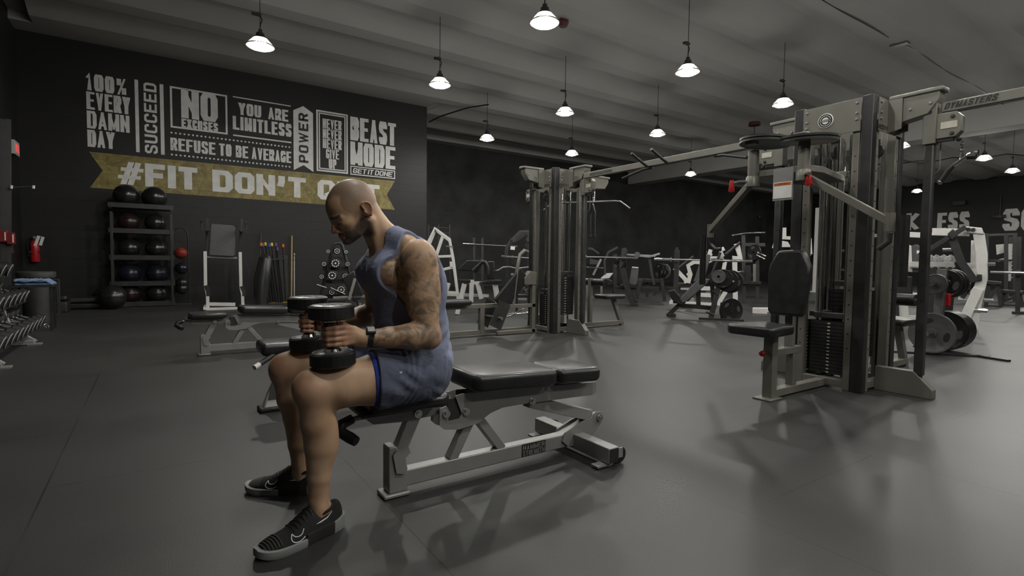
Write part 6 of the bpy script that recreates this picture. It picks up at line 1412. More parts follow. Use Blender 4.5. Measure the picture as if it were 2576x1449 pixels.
for ti, (tx, tz) in enumerate(tiers):
    n_ = (10, 10, 8)[ti]
    for i in range(n_):
        y = -0.18 - i * (0.265 if ti < 2 else 0.34); c = Vector((tx, y, tz + 0.11)); wd_ = DR.matrix_basis @ c if False else c + Vector((-1.45, 8.9, 0))
        lab = f'dark dumbbell on the {("lowest", "middle", "top")[ti]} tier of the left rack, ' + ('at its far end' if i == 0 else 'nearest the photo edge' if i == n_ - 1 else ('second', 'third', 'fourth', 'fifth', 'sixth', 'seventh', 'eighth', 'ninth', 'tenth', 'eleventh')[i - 1] + ' from its far end')
        if proto is None:
            proto = thing('rack_dumbbell', lab, 'dumbbell', wd_, rz=0.0, group='dumbbells on the left rack')
            ax = Vector((1, 0, -0.38)).normalized()
            MB().cyl(-ax * 0.09, ax * 0.09, 0.017, 10).build('handle', 'chrome', proto)
            for s in (-1, 1):
                hd = MB().lathe([(0, -0.05), (0.07, -0.05), (0.085, -0.035), (0.085, 0.035), (0.07, 0.05), (0, 0.05)], ax * (s * 0.125), ax, n=20).build('head', 'rubber', proto)
                MB().lathe([(0.071, 0.0505 * s), (0.083, 0.0425 * s)], ax * (s * 0.125), ax, n=20).build('edge_highlight', 'dbface', hd)  # rim highlight painted as a pale band on the head bevel
        else: dup(proto, wd_, 0.0, lab)
# towel over the top tier, chains on the lowest
tw_ = thing('towel', 'light blue towel lying on the end of the left dumbbell rack', 'towel', YP(88, 708, 9.7) * 1)
mt_tw = fabric('light blue terry', (0.16, 0.26, 0.42), (0.20, 0.31, 0.48), 12); N_ = 16
vs = [(-0.20 + 0.4 * i / N_ + 0.01 * math.sin(j * 1.3), -0.17 + 0.34 * j / N_ + 0.012 * math.sin(i * 0.9), 0.03 + 0.012 * math.sin(i * 1.1) * math.cos(j * 0.8) - 0.35 * max(0, (i / N_ - 0.78)) ** 1.3) for i in range(N_ + 1) for j in range(N_ + 1)]
fs = [(i * (N_ + 1) + j, (i + 1) * (N_ + 1) + j, (i + 1) * (N_ + 1) + j + 1, i * (N_ + 1) + j + 1) for i in range(N_) for j in range(N_)]
o = MB().add(vs, fs).build('cloth', mt_tw, tw_, smooth=80); sm = o.modifiers.new('thickness', 'SOLIDIFY'); sm.thickness = 0.035
MB().box((0, 0, -0.03), (0.36, 0.3, 0.02)).build('fold', mt_tw, tw_)
bx = thing('plinth', 'small black end table under the blue towel', 'table', (tw_.location.x, tw_.location.y, 0)); zt = tw_.location.z - 0.045
MB().box((0, 0, zt - 0.015), (0.42, 0.36, 0.03)).build('top', 'black', bx)
for sx in (-1, 1):
    for sy in (-1, 1): MB().box((sx * 0.18, sy * 0.15, (zt - 0.03) / 2), (0.03, 0.03, zt - 0.03)).build('leg', 'black', bx)
random.seed(8)
for k_, (px, py, yy) in enumerate(((90, 832, 8.2), (55, 828, 8.1))):
    q_ = thing('chain', ('heap of silver chain on the floor behind the bent rack leg', 'smaller heap of silver chain under the dumbbell rack')[k_], 'chain', G(px, py) * 1)
    mb = MB()
    for i in range(26):
        c = Vector((random.uniform(-0.17, 0.17), random.uniform(-0.14, 0.14), random.uniform(0.012, 0.07))); ax = Vector((random.uniform(-1, 1), random.uniform(-1, 1), random.uniform(-1, 1))).normalized(); e = ax.orthogonal().normalized(); f2 = ax.cross(e)
        mb.tube([c + e * 0.028 * math.cos(a_) + f2 * 0.017 * math.sin(a_) + Vector((0, 0, 0.02)) for a_ in [j * math.pi / 5 for j in range(10)]], 0.006, 5, closed=True)
    mb.build('links', 'chrome', q_)
# ================================================================ BACKGROUND, CENTRE
r = Rig('half_rack', 'white A-shaped steel rack directly behind the man', 'rack', G(1128, 775))
for off in (0.0, 0.9):
    r.bar('side_frame', 'white', 0.06, [(1072, 774), (1076, 640), (1077, 610), (1094, 574), (1131, 602), (1140, 650), (1152, 744), (1154, 774)], off=off)
    r.bar('inner_strut', 'white', 0.05, [(1114, 590), (1096, 643)], off=off); r.bar('cross_rail', 'white', 0.05, [(1078, 646), (1139, 644)], off=off); r.bar('cross_rail', 'white', 0.05, [(1108, 680), (1142, 672)], off=off); r.bar('cross_rail', 'white', 0.05, [(1118, 741), (1152, 742)], off=off)
for q in ((1094, 576), (1154, 770), (1072, 770)): r.across('spreader', 'white', 0.025, q, 0.0, 0.9)
for q in ((1130, 620),): r.tube('plate_peg', 'chrome', 0.016, [(1122, 619), (1140, 621)], off=-0.03)
r.slab('safety_hook', 'white', [(1131, 658), (1137, 658), (1139, 672), (1132, 672)], -0.04, 0.03, bevel=0.003)
r = Rig('preacher_bench', 'preacher curl bench with sloping black pad and white legs', 'bench', G(1200, 792))
r.slab('arm_pad', 'pad', [(1152, 677), (1174, 655), (1214, 655), (1193, 677), (1190, 682), (1153, 681)], -0.05, 0.45, bevel=0.015)
r.tube('curved_arm', 'pad', 0.045, [(1190, 682), (1200, 672), (1212, 658), (1220, 660), (1225, 672), (1225, 690)], off=-0.06)
r.slab('bracket_plate', 'dgrey', [(1192, 688), (1203, 676), (1211, 680), (1211, 689)], -0.03, 0.0, bevel=0.002)
r.slab('seat_back', 'pad', [(1227, 660), (1230, 657), (1242, 657), (1244, 660), (1245, 702), (1226, 702)], 0.1, 0.3, bevel=0.02)
r.slab('seat', 'pad', [(1204, 711), (1232, 704), (1262, 705), (1258, 713), (1225, 714)], -0.1, 0.3, bevel=0.012)
r.slab('padded_rail', 'pad', [(1153, 703), (1184, 704), (1184, 711), (1155, 710)], -0.05, 0.4)
for pts in ([(1168, 714), (1150, 792)], [(1201, 712), (1211, 752)], [(1246, 714), (1259, 790)], [(1128, 712), (1118, 745)], [(1187, 704), (1185, 760)]): r.bar('leg', 'white', 0.085, pts)
for pts in ([(1168, 714), (1156, 770)], [(1246, 714), (1254, 772)]): r.bar('leg', 'white', 0.085, pts, off=0.7)
for pts in ([(1120, 741), (1230, 745)], [(1165, 712), (1250, 713)], [(1120, 772), (1190, 772)]): r.bar('frame_rail', 'white', 0.06, pts, off=0.1)
for q in ((1150, 792), (1259, 790)): r.across('foot', 'white', 0.03, q, 0.0, 0.7)
def barbell(label, a_, b_, s0=0.2, s1=0.8, r_=0.014, rs=0.025, group=None):
    a_, b_ = Vector(a_), Vector(b_); t = thing('barbell', label, 'barbell', a_, group=group); d = b_ - a_
    MB().cyl(d * s0, d * s1, r_, 12).build('shaft', 'steel', t)
    MB().cyl((0, 0, 0), d * s0, rs, 14).build('sleeve', 'chrome', t); MB().cyl(d * s1, d, rs, 14).build('sleeve', 'chrome', t)
    for k_ in (s0, s1): MB().cyl(d * k_ - d.normalized() * 0.01, d * k_ + d.normalized() * 0.015, rs * 1.6, 14).build('collar', 'chrome', t)
    return t
P_ = Plane((7.0, 15.2)); r = Rig('squat_stand', 'pair of black uprights with a bar across, far behind the preacher bench', 'rack', (7.0, 15.2))
for px in (1192, 1213): r.bar('upright', 'black', 0.09, [(px, 598), (px, 735)]); 
for px in (1192, 1213): r.across('foot', 'black', 0.05, (px, 738), -0.5, 0.5)
r.bar('cross_rail', 'black', 0.07, [(1192, 725), (1213, 725)])
barbell('long barbell resting on the far black uprights, above the preacher bench', P_(1163, 613, -0.08), P_(1300, 620, -0.08), 0.2, 0.8)
r = Rig('storage_wall_rack', 'dark open rack on the recessed wall, half hidden by the white rack', 'rack', (5.6, 16.2))
for px in (1078, 1103, 1131): r.bar('upright', 'black', 0.05, [(px, 565), (px, 745)])
for py in (572, 585, 600): r.bar('peg_rail', 'black', 0.03, [(1076, py), (1133, py + 1)])

# dark plate-loaded machine left of the centre tower
r = Rig('plate_loaded_machine', 'dark plate-loaded machine with curved arms just left of the centre tower', 'exercise machine', G(1318, 765))
for off in (0.0, 0.8):
    r.bar('arched_frame', 'dgrey', 0.06, [(1272, 640), (1274, 622), (1286, 604), (1308, 583), (1345, 581)], off=off)
    r.bar('strut', 'black', 0.05, [(1292, 608), (1322, 585)], off=off); r.bar('strut', 'dgrey', 0.05, [(1322, 620), (1338, 585)], off=off); r.bar('column', 'black', 0.08, [(1330, 585), (1330, 765)], off=off); r.bar('column', 'black', 0.06, [(1272, 640), (1280, 765)], off=off)
r.slab('control_panel', 'dgrey', [(1286, 603), (1295, 598), (1300, 607), (1291, 612)], -0.1, 0.05); r.slab('control_panel', 'dgrey', [(1322, 602), (1331, 597), (1336, 606), (1327, 611)], -0.1, 0.05)
r.slab('label_sheet', 'paint', [(1285, 620), (1296, 621), (1295, 629), (1284, 628)], -0.09, -0.085, bevel=0)
for q in ((1292, 658), (1305, 705), (1318, 730)): r.across('roller', 'pad', 0.06, q, -0.2, 0.4)
for py in (690, 742, 752): r.bar('rail', 'steel', 0.05, [(1285, py), (1345, py + 1)])
barbell('loaded-height barbell behind the centre tower with a bright left sleeve', Plane(G(1350, 770))(1259, 644, 0.3), Plane(G(1350, 770))(1610, 648, 0.3) if False else Plane(G(1350, 770))(1345, 650, 0.3), 0.34, 0.9)
q = thing('curl_bar', 'bent steel curl bar held by the dark machine left of the centre tower', 'bar', Plane(G(1318, 765))(1243, 683, -0.15))
Q = Plane(G(1318, 765)); MB().tube([Q(px, py, -0.15) - Vector(q.location) for px, py in ((1243, 683), (1255, 679), (1266, 672), (1282, 671), (1300, 675), (1336, 671))], 0.017, 10).build('shaft', 'steel', q); MB().tube([Q(px, py, -0.15) - Vector(q.location) for px, py in ((1243, 683), (1250, 681))], 0.028, 10).build('end_grip', 'rubber', q)
rk_ = Rig('attachment_rack', 'low rack cluttered with chrome cable attachments behind the centre tower', 'rack', G(1330, 790))
for py in (700, 722, 745): rk_.bar('peg_rail', 'black', 0.05, [(1300, py), (1350, py)])
for px in (1300, 1349): rk_.bar('post', 'black', 0.05, [(px, 690), (px, 788)])
random.seed(12)
att_names = ['V-shaped', 'straight', 'ring', 'curved', 'D-shaped', 'double', 'short', 'angled']
for i in range(8):
    px, py = 1306 + 12 * (i % 4), 706 + 22 * (i // 4); c = rk_.P(px, py, -0.08)
    t = thing('cable_attachment', f'{att_names[i]} chrome cable handle on the {"upper" if i < 4 else "lower"} rail of the cluttered rack', 'handle', c, group='chrome cable attachments')
    a_ = random.uniform(0, 3); mb = MB().tube([(0.05 * math.cos(k), 0.02 * math.sin(k * 2 + a_), 0.06 * math.sin(k) - 0.02) for k in [j * math.pi / (7 if i % 2 else 5) for j in range(8)]], 0.009, 8); mb.build('handle_bar', 'chrome', t); MB().ball((0, 0, 0.05), 0.014, 8).build('eyelet', 'chrome', t)
t = thing('barbell', 'chrome dumbbell bar lying on the floor behind the low row station', 'barbell', G(1320, 793) * 1)
MB().cyl((-0.35, 0, 0.03), (0.2, 0.1, 0.03), 0.014).build('shaft', 'chrome', t); MB().cyl((0.1, 0.08, 0.03), (0.2, 0.1, 0.03), 0.026).build('sleeve', 'chrome', t)

# black machines right of the centre tower
r = Rig('incline_press_station', 'black incline press station with a slanted thick leg, right of the centre tower', 'exercise machine', G(1595, 770))
for off in (0.0, 1.1):
    r.bar('slanted_leg', 'black', 0.12, [(1571, 625), (1563, 668), (1575, 715), (1593, 768)], off=off)
    r.bar('rear_leg', 'black', 0.08, [(1612, 705), (1602, 752)], off=off)
    r.bar('foot', 'black', 0.08, [(1586, 769), (1606, 768)], off=off)
r.bar('horn', 'dgrey', 0.06, [(1565, 650), (1573, 624)], off=-0.04)
r.slab('back_pad', 'padgrey', [(1589, 672), (1607, 673), (1603, 716), (1598, 719), (1583, 716), (1581, 710)], 0.1, 0.25, bevel=0.02)
r.slab('pad_board', 'white', [(1590, 671), (1606, 672), (1606, 675), (1590, 674)], 0.08, 0.25, bevel=0.002)
r.slab('seat', 'pad', [(1560, 716), (1600, 718), (1600, 726), (1560, 724)], 0.1, 0.45); r.across('top_roller', 'padgrey', 0.07, (1603, 641), -0.1, 0.4); r.bar('top_link', 'steel', 0.04, [(1577, 640), (1650, 644)], off=0.2)
r.bar('base_rail', 'black', 0.07, [(1545, 725), (1660, 728)], off=0.5)
PQ = Plane(G(1595, 770)); barbell('barbell with bright sleeve racked in front of the slanted black leg', PQ(1462, 646, -0.1), PQ(1604, 649, -0.1), 0.1, 0.74)
for i, (px, py, off) in enumerate(((1556, 661, 0.0), (1560, 662, 0.08))): weight_plate(('black plate on the end of the slanted-leg station', 'second black plate behind it on the slanted-leg station')[i], PQ(px, py, off), (1, 0.2, 0), 0.17, 0.04)
r = Rig('cable_row_machine', 'dark machine with raised curved handles behind the centre tower seat', 'exercise machine', G(1505, 750))
for off in (0.0, 0.7):
    r.bar('frame_arm', 'dgrey', 0.06, [(1522, 690), (1521, 655), (1531, 634), (1554, 622)], off=off); r.bar('frame_arm', 'dgrey', 0.05, [(1479, 625), (1489, 625), (1507, 638)], off=off); r.bar('column', 'black', 0.1, [(1548, 640), (1547, 745)], off=off)
r.slab('monitor', 'dgrey', [(1484, 652), (1510, 656), (1505, 666), (1483, 665)], 0.0, 0.08)
r.bar('lean_post', 'steel', 0.06, [(1512, 652), (1492, 692)]); r.slab('seat', 'white', [(1509, 702), (1525, 688), (1543, 687), (1533, 700)], 0.0, 0.4, bevel=0.01); r.slab('body_pad', 'pad', [(1482, 704), (1508, 700), (1532, 702), (1544, 708), (1541, 718), (1490, 718)], -0.05, 0.5, bevel=0.02)
for pts in ([(1513, 718), (1513, 752)], [(1476, 705), (1478, 752)]): r.bar('leg', 'champagne', 0.07, pts)
r.bar('base', 'champagne', 0.07, [(1474, 753), (1524, 755)]); r.bar('handlebar', 'chrome', 0.03, [(1475, 672), (1519, 675)], off=-0.1)
r = Rig('decline_bench', 'black decline bench carrying a large grey plate, between the two bars', 'exercise machine', G(1672, 757))
r.bar('front_leg', 'black', 0.09, [(1664, 700), (1672, 756)]); r.bar('mid_leg', 'dgrey', 0.07, [(1634, 652), (1640, 690), (1646, 716)]); r.bar('rail', 'black', 0.08, [(1620, 722), (1700, 727)], off=0.2); r.bar('brace', 'black', 0.06, [(1656, 728), (1645, 743)]); r.bar('arm', 'steel', 0.05, [(1576, 640), (1615, 644), (1634, 646)], off=0.2); r.bar('arm', 'steel', 0.05, [(1634, 646), (1660, 638)], off=-0.1)
r.slab('pad', 'pad', [(1600, 700), (1660, 703), (1660, 712), (1600, 709)], 0.0, 0.3); r.bar('rear_leg', 'black', 0.08, [(1627, 712), (1627, 748)], off=0.2)
for i, (px, py, off) in enumerate(((1674, 683, 0.0), (1666, 682, 0.06), (1659, 681, 0.12))): weight_plate(('grey plate with hand holes, foremost on the black decline bench', 'black plate right behind the grey one', 'hindmost black plate on the decline bench')[i], Plane(G(1672, 757))(px, py, off), (0.8, -0.15, 0), 0.20, 0.04, 'plate' if i == 0 else 'blkplate')

# incline bench with barbell in front of the white machines
r = Rig('incline_press_bench', 'incline press bench with shiny grey pad under a barbell, middle of the right half', 'exercise bench', G(1755, 800))
r.slab('seat_pad', 'pad', [(1681, 732), (1697, 728), (1721, 757), (1718, 766), (1707, 763), (1690, 752)], -0.15, 0.2, bevel=0.01)
r.slab('back_pad', 'padgrey', [(1711, 751), (1757, 700), (1786, 702), (1780, 712), (1729, 756), (1718, 762)], -0.16, 0.2, bevel=0.012); r.slab('upper_pad', 'padgrey', [(1744, 709), (1766, 645), (1772, 639), (1787, 641), (1786, 652), (1772, 702)], -0.14, 0.18, bevel=0.012)
for pts in ([(1679, 797), (1707, 768), (1722, 757)], [(1712, 769), (1752, 771), (1800, 776)], [(1757, 722), (1757, 772)], [(1790, 700), (1797, 776)]): r.bar('frame', 'black', 0.08, pts)
r.bar('front_foot', 'black', 0.1, [(1679, 797), (1700, 797)]); r.bar('pad_rail', 'black', 0.06, [(1727, 757), (1790, 690)], off=0.05)
for off in (-0.55, 0.7): r.bar('upright', 'dgrey', 0.09, [(1808, 712) if off < 0 else (1702, 628), (1787, 820) if off < 0 else (1698, 765)], off=off * 0.3)
r.bar('hook', 'black', 0.05, [(1702, 622), (1700, 660)], off=0.15)
for pts in ([(1791, 730), (1806, 740)], [(1776, 782), (1795, 790)]): r.tube('plate_peg', 'black', 0.02, pts, off=-0.2)
r.bar('base_strip', 'black', 0.05, [(1757, 820), (1868, 821)], off=-0.25, h=0.02)
for px in (1815, 1839): r.bar('rear_leg', 'black', 0.05, [(px, 760), (px, 817)], off=-0.1)
PB = Plane(G(1755, 800)); barbell('long barbell with white-bright sleeves on the incline press bench', PB(1646, 652, -0.05), PB(1892, 657, -0.05), 0.18, 0.72)
for i, (px, py, rad, off, m_) in enumerate(((1806, 695, 0.12, -0.35, 'plate'), (1817, 700, 0.17, -0.25, 'blkplate'), (1827, 706, 0.20, -0.18, 'blkplate'), (1838, 708, 0.21, -0.10, 'blkplate'), (1838, 780, 0.225, -0.12, 'blkplate'))):
    weight_plate(('small grey plate foremost on the upper peg of the incline press bench', 'black plate second on the upper peg', 'black plate third on the upper peg', 'large black plate hindmost on the upper peg', 'large black plate with grip holes hanging at floor height beside the incline press bench')[i], PB(px, py, off), (0.75, 0.45, 0) if i < 4 else (0.45, 0.9, 0), rad, 0.04, m_, grip=(i in (3, 4)))
r.tube('peg', 'chrome', 0.025, [(1797, 692), (1845, 708)], off=-0.2)

# white plate-loaded machines
r = Rig('chest_press_machine', 'white plate-loaded machine with angular arms behind the incline press bench', 'exercise machine', G(1765, 768))
for pts, w__ in (([(1731, 712), (1737, 690), (1731, 668), (1746, 659), (1776, 661)], 0.10), ([(1697, 674), (1724, 703), (1727, 712)], 0.10), ([(1788, 628), (1781, 648), (1788, 660)], 0.09), ([(1775, 630), (1770, 634), (1773, 646)], 0.10), ([(1822, 625), (1812, 630), (1818, 646)], 0.10), ([(1786, 648), (1820, 648)], 0.06), ([(1853, 613), (1862, 649), (1842, 650)], 0.13), ([(1848, 650), (1850, 772)], 0.11), ([(1824, 658), (1818, 690), (1806, 716)], 0.09)): r.bar('frame_tube', 'white', w__, pts)
for pts in ([(1683, 762), (1800, 771)], [(1712, 724), (1842, 728)], [(1826, 734), (1805, 770)], [(1760, 742), (1800, 744)]): r.bar('base_tube', 'white', 0.10, pts, off=0.1)
for pts in ([(1683, 756), (1745, 760)],): r.bar('rear_base', 'white', 0.10, pts, off=0.8)
for q in ((1850, 690), (1731, 690), (1788, 640)): r.across('spreader', 'white', 0.04, q, 0.0, 0.9)
for pts in ([(1745, 645), (1700, 680)], [(1812, 635), (1790, 690)], [(1862, 610), (1825, 640)]): r.tube('lever', 'black', 0.03, pts, off=-0.1)
r.slab('seat', 'pad', [(1706, 712), (1740, 714), (1745, 722), (1705, 722)], 0.0, 0.4); r.slab('side_panel', 'steel', [(1775, 735), (1815, 738), (1810, 752), (1772, 750)], 0.3, 0.35)
r = Rig('lat_pulldown_machine', 'dark pulldown frame with a thin chrome bar on top, left of the right tower backrest', 'exercise machine', G(1898, 764))
r.tube('wide_bar', 'chrome', 0.02, [(1841, 592), (1880, 586), (1925, 585)]); 
for pts in ([(1870, 592), (1872, 760)], [(1905, 595), (1906, 760)], [(1868, 615), (1925, 616)], [(1855, 690), (1900, 692)]): r.bar('frame', 'dgrey', 0.09, pts)
r.bar('base', 'dgrey', 0.1, [(1868, 760), (1930, 762)]); r.bar('base', 'dgrey', 0.08, [(1870, 750), (1930, 752)], off=0.8)
r.slab('back_pad', 'pad', [(1876, 668), (1889, 667), (1891, 710), (1874, 710)], -0.1, 0.3); r.slab('seat', 'pad', [(1862, 706), (1915, 708), (1915, 716), (1862, 714)], -0.15, 0.4)
for i, pts in enumerate(([(1905, 635), (1926, 645)], [(1903, 642), (1924, 652)], [(1855, 684), (1872, 682)])): r.tube('handle', 'chrome', 0.022, pts, off=-0.2)
r.bar('stack_guard', 'champagne', 0.07, [(1898, 664), (1898, 708)], off=-0.12)
for i, (px, py) in enumerate(((1897, 635), (1892, 640))): weight_plate(('dark plate mounted high on the pulldown frame', 'second dark plate behind it on the pulldown frame')[i], Plane(G(1898, 764))(px, py, -0.1 + 0.1 * i), (1, -0.1, 0), 0.2, 0.04)
r = Rig('floor_level_machine', 'white floor frame end peeking out left of the right tower seat', 'exercise machine', G(1915, 788))
r.bar('base', 'white', 0.16, [(1893, 784), (1930, 785)]); r.bar('base', 'white', 0.1, [(1893, 784), (1960, 784)], off=0.5); r.bar('post', 'white', 0.1, [(2000, 784), (2002, 690)], off=0.3)

# seen through the right tower
r = Rig('leg_press', 'white leg press frame glimpsed behind the right tower backrest', 'exercise machine', G(2000, 762))
for pts, w__ in (([(1947, 625), (1961, 576)], 0.10), ([(1973, 573), (1973, 602)], 0.10), ([(1949, 597), (1990, 599)], 0.09), ([(2028, 580), (2041, 580)], 0.1), ([(2034, 600), (2036, 640)], 0.14), ([(2030, 606), (2040, 606)], 0.08), ([(2097, 686), (2103, 756)], 0.12), ([(2112, 600), (2112, 700)], 0.05)): r.bar('frame_tube', 'white', w__, pts)
for q in ((1961, 580), (2036, 640), (2100, 750)): r.across('spreader', 'white', 0.05, q, 0.0, 0.9)
r.slab('seat_pad', 'padgrey', [(2098, 690), (2110, 705), (2114, 725), (2104, 722)], -0.1, 0.4); r.bar('base', 'dgrey', 0.1, [(1950, 762), (2120, 762)]); r.bar('peg', 'chrome', 0.05, [(2096, 630), (2124, 631)]); r.bar('peg', 'chrome', 0.05, [(2096, 678), (2124, 679)])
r.slab('round_shroud', 'white', [(1955, 622), (1958, 612), (1968, 606), (1982, 608), (1990, 622)], -0.05, 0.3)
q = thing('wall_post', 'slim bright white post standing far behind the right tower', 'post', G(2049, 735) * 1); MB().box((0, 0, 1.6), (0.12, 0.12, 3.2)).build('post', 'white', q); MB().box((0, 0, 0.02), (0.3, 0.3, 0.04)).build('base', 'white', q)

# plate tree right of the tower
c0 = G(2345, 893); t = thing('plate_tree', 'dark grey upright plate tree loaded with discs, right of the right tower', 'rack', (c0.x + 0.08, c0.y, 0)); o_ = Vector(t.location)
MB().path([(0.0, 0, 0.02), (0.06, 0, 0.5), (0.12, 0, 1.0)], 0.09, 0.07).build('post', 'plate', t, bevel=0.005)
for pts in ([(-0.35, 0.42, 0.012), (0.3, -0.42, 0.012)], [(0.45, 0.35, 0.012), (0.15, -0.62, 0.012)]): MB().path(pts, 0.05, 0.02).build('base_strip', 'black', t)
MB().cyl((-0.30, 0, 0.26), (0.75, 0, 0.26), 0.025).build('peg', 'chrome', t); MB().cyl((-0.22, 0, 0.83), (0.72, 0, 0.83), 0.025).build('peg', 'chrome', t)
cl = thing('collar_clamp', 'red plastic bar clip resting on the plates of the plate tree', 'clip', o_ + Vector((0.17, -0.02, 0.64))); MB().box((0, 0, 0), (0.07, 0.1, 0.15)).build('clip_body', 'red', cl, bevel=0.01); MB().lathe([(0.02, -0.02), (0.035, -0.02), (0.035, 0.02), (0.02, 0.02), (0.02, -0.02)], (0, 0, -0.0), (1, 0, 0)).build('ring', 'red', cl)
weight_plate('large grey plate with four hand holes, foremost on the plate tree', o_ + Vector((-0.12, 0, 0.26)), (1, 0, 0), 0.235, 0.04, 'plate')
for i in range(5): weight_plate('large black plate on the lower right peg of the plate tree, ' + ('innermost', 'second', 'third', 'fourth', 'outermost')[i], o_ + Vector((0.30 + 0.055 * i, 0, 0.26)), (1, 0, 0), 0.235, 0.042, group='black plates on the tree')
weight_plate('small grey plate foremost on the upper peg of the plate tree', o_ + Vector((-0.08, 0, 0.83)), (1, 0, 0), 0.115, 0.04, 'plate', grip=False)
for i in range(4): weight_plate('black plate on the upper right peg of the plate tree, ' + ('innermost', 'second', 'third', 'outermost')[i], o_ + Vector((0.24 + 0.055 * i, 0, 0.83)), (1, 0, 0), 0.165 + 0.01 * (i % 2), 0.042, group='black plates on the tree')

# white angled machine with black lever
r = Rig('row_machine', 'white curved-leg machine with long black lever arm at the right', 'exercise machine', G(2440, 831))
r.bar('curved_leg', 'white', 0.14, [(2446, 828), (2454, 770), (2470, 700), (2470, 640), (2462, 588)]); r.bar('brace', 'white', 0.13, [(2419, 822), (2436, 780), (2462, 725)], off=-0.06); r.bar('foot', 'white', 0.13, [(2416, 829), (2458, 829)])
r.slab('top_block', 'white', [(2430, 570), (2470, 574), (2476, 590), (2432, 586)], -0.1, 0.15); r.bar('top_beam', 'white', 0.12, [(2345, 583), (2440, 585)], off=0.05); r.bar('cross_beam', 'white', 0.08, [(2272, 663), (2465, 668)], off=0.25); r.bar('lower_beam', 'white', 0.09, [(2410, 748), (2456, 752)], off=0.2)
for q in ((2436, 578), (2448, 579)): r.across('pivot', 'black', 0.03, q, -0.12, -0.02)
r.bar('lever', 'black', 0.07, [(2315, 642), (2345, 625), (2430, 572)], off=-0.15); r.bar('lever', 'black', 0.11, [(2396, 600), (2418, 660), (2452, 708)], off=-0.1); r.bar('lever', 'black', 0.06, [(2420, 750), (2475, 680)], off=0.15)
r.slab('lever_pad', 'black', [(2384, 590), (2398, 577), (2412, 590), (2396, 606)], -0.22, -0.1); r.slab('adjuster', 'black', [(2457, 690), (2470, 690), (2470, 706), (2457, 706)], -0.12, 0.0)
for pts in ([(2372, 628), (2411, 627)], [(2484, 664), (2504, 664)], [(2474, 754), (2498, 755)], [(2449, 778), (2484, 782)]): r.tube('plate_peg', 'chrome', 0.03, pts, off=-0.08)
r.across('spreader', 'white', 0.05, (2462, 600), 0.0, 0.9); r.bar('rear_leg', 'white', 0.12, [(2455, 600), (2450, 822)], off=0.8); r.bar('rear_foot', 'white', 0.12, [(2416, 824), (2458, 824)], off=0.8)
r.slab('seat', 'pad', [(2390, 712), (2445, 716), (2440, 730), (2385, 724)], 0.0, 0.4); r.slab('chest_pad', 'pad', [(2400, 660), (2415, 655), (2425, 700), (2412, 704)], 0.0, 0.3)
r = Rig('stack_machine', 'white weight-stack machine with a pale shroud, left of the row machine', 'exercise machine', G(2310, 806))
r.bar('column', 'white', 0.13, [(2268, 592), (2272, 800)]); r.slab('shroud', 'white', [(2272, 610), (2293, 618), (2296, 685), (2272, 682)], -0.02, 0.3); r.slab('shroud_side', 'plate', [(2293, 618), (2305, 614), (2317, 620), (2317, 685), (2296, 685)], 0.0, 0.3)
r.slab('label_sheet', 'paint', [(2306, 630), (2314, 630), (2314, 638), (2306, 638)], -0.006, 0.0, bevel=0); r.bar('top_rail', 'white', 0.10, [(2250, 588), (2320, 592)]); r.bar('base', 'white', 0.16, [(2240, 806), (2310, 806)], off=-0.1)
for pts in ([(2290, 668), (2318, 669)], [(2288, 767), (2318, 768)], [(2296, 742), (2320, 743)]): r.tube('roller', 'white', 0.05, pts, off=-0.1)
r.bar('grey_column', 'white', 0.15, [(2270, 720), (2276, 800)], off=-0.2); r.slab('pad', 'pad', [(2238, 690), (2296, 695), (2296, 745), (2240, 742)], -0.35, -0.1, bevel=0.02); r.bar('pad_post', 'black', 0.1, [(2254, 745), (2256, 800)], off=-0.3)
t = thing('trash_can', 'tall dark trash can with a crinkled plastic liner behind the right pole', 'trash can', G(2362, 800) * 1); zc = Plane(G(2362, 800))(2362, 645).z
M['bag'] = mat('crinkled clear liner', (0.35, 0.35, 0.34), 0.18, 0, 0.5, 30, bump=0.9, bscale=40)
rad = 0.24; MB().lathe([(0, 0), (rad * 0.85, 0), (rad, zc - 0.1), (0, zc - 0.12)], n=30).build('bin', 'dgrey', t)
vs = []; n_ = 48
for j, (rr2, z) in enumerate(((1.03, -0.22), (1.06, -0.12), (1.05, -0.02), (0.98, 0.02), (0.85, -0.05))):
    for i in range(n_): a_ = 2 * math.pi * i / n_; q = rad * (rr2 + 0.03 * math.sin(i * 2.3 + j) + 0.02 * math.sin(i * 5.1)); vs.append((q * math.cos(a_), q * math.sin(a_), zc + z + 0.02 * math.sin(i * 1.7 + j * 2)))
MB().add(vs, [(j * n_ + i, j * n_ + (i + 1) % n_, (j + 1) * n_ + (i + 1) % n_, (j + 1) * n_ + i) for j in range(4) for i in range(n_)]).build('liner', 'bag', t, smooth=25)

# dark racks and benches at the right edge
r = Rig('power_rack', 'black power rack with a high crossbar at the far right', 'rack', G(2545, 760))
for px in (2482, 2531, 2553): r.bar('upright', 'black', 0.10, [(px, 588), (px, 758)])
r.bar('crossbar', 'dgrey', 0.07, [(2478, 592), (2560, 589)]); r.bar('crossbar', 'dgrey', 0.06, [(2478, 655), (2560, 655)], off=0.3)
for px in (2531, 2553): r.bar('rear_upright', 'black', 0.10, [(px + 12, 592), (px + 12, 750)], off=1.2)
r.slab('shelf_panel', 'white', [(2504, 614), (2527, 612), (2527, 634), (2506, 640)], 0.6, 0.64, bevel=0); r.bar('white_upright', 'white', 0.09, [(2542, 612), (2538, 708)], off=0.5); r.bar('white_arm', 'white', 0.07, [(2508, 656), (2540, 648)], off=0.5)
hb = MB()
for i in range(9): hb.lathe([(0, 0), (0.012, 0)], r.L(2546, 618 + 10 * i, -0.06), r.P.n, n=8)
hb.build('pin_holes', 'paint', r.t)
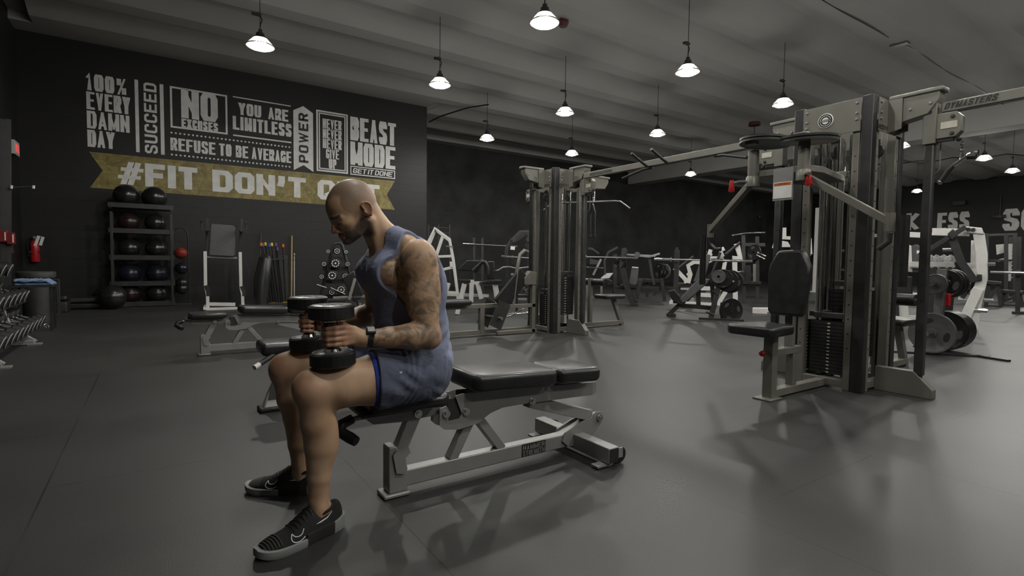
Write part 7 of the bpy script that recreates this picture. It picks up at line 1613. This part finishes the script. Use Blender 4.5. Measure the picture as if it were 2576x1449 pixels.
PR = Plane(G(2530, 790)); barbell('thick bright barbell leaving the photo at the right edge', PR(2491, 684, 0.0), PR(2660, 689, 0.0), 0.55, 0.99, rs=0.03)
r = Rig('barbell_stand', 'black stand carrying the bright barbell at the right edge', 'rack', G(2555, 790)); 
for px in (2560, 2600): r.bar('upright', 'black', 0.08, [(px, 680), (px, 788)], off=0.05)
r.bar('base', 'black', 0.08, [(2545, 788), (2620, 788)]); r.slab('hook', 'black', [(2555, 680), (2568, 680), (2568, 696), (2555, 696)], -0.06, 0.08)
for i, (x0, yt, x1, yb, lb) in enumerate(((2476, 705, 2520, 772, 'low black bench right of the white row machine'), (2515, 728, 2575, 770, 'dark flat bench at the far right under the barbell'))):
    r = Rig('weight_bench', lb, 'bench', G((x0 + x1) / 2, yb)); r.slab('pad', 'pad', [(x0, yt), (x1, yt + 4), (x1, yt + 12), (x0, yt + 9)], -0.15, 0.2); r.bar('leg', 'black', 0.08, [(x0 + 12, yt + 10), (x0 + 4, yb)]); r.bar('leg', 'black', 0.08, [(x1 - 10, yt + 12), (x1 - 2, yb)]); r.bar('brace', 'dgrey', 0.06, [(x0 + 8, yb - 12), (x1 - 10, yt + 16)]); r.bar('base', 'black', 0.07, [(x0, yb), (x1, yb)])
# camera on the far wall and the emergency light
q = thing('emergency_light', 'twin-head emergency light on the distant wall just left of the big S', 'light', XP(2514, 545, FAR_X - 0.12) * 1)
MB().box((0, 0, 0), (0.15, 0.5, 0.16)).build('housing', 'dgrey', q, bevel=0.01)
for s in (-1, 1): MB().ball((-0.08, s * 0.2, 0.02), 0.08, 12).build('lamp_head', 'plate', q)
MB().cyl((0.05, 0, 0.08), (0.05, 0, 1.1), 0.03, 8).build('conduit', 'dgrey', q)
q = thing('wall_speaker', 'black box speaker high on the distant wall above the LESS lettering', 'speaker', XP(2414, 511, FAR_X - 0.15) * 1); MB().box((0, 0, 0), (0.25, 0.55, 0.24)).build('cabinet', 'black', q, bevel=0.01); MB().box((-0.127, 0, 0), (0.004, 0.48, 0.18)).build('grille', 'dgrey', q)
q = thing('small_speaker', 'small dark speaker bracket on the recessed back wall above the benches', 'bracket', YP(1910, 545, BACK_Y - 0.06) * 1); MB().ball((0, 0, 0), 0.09, 12).build('head', 'plate', q); MB().box((0, 0.03, 0.0), (0.1, 0.06, 0.1)).build('mount', 'dgrey', q)
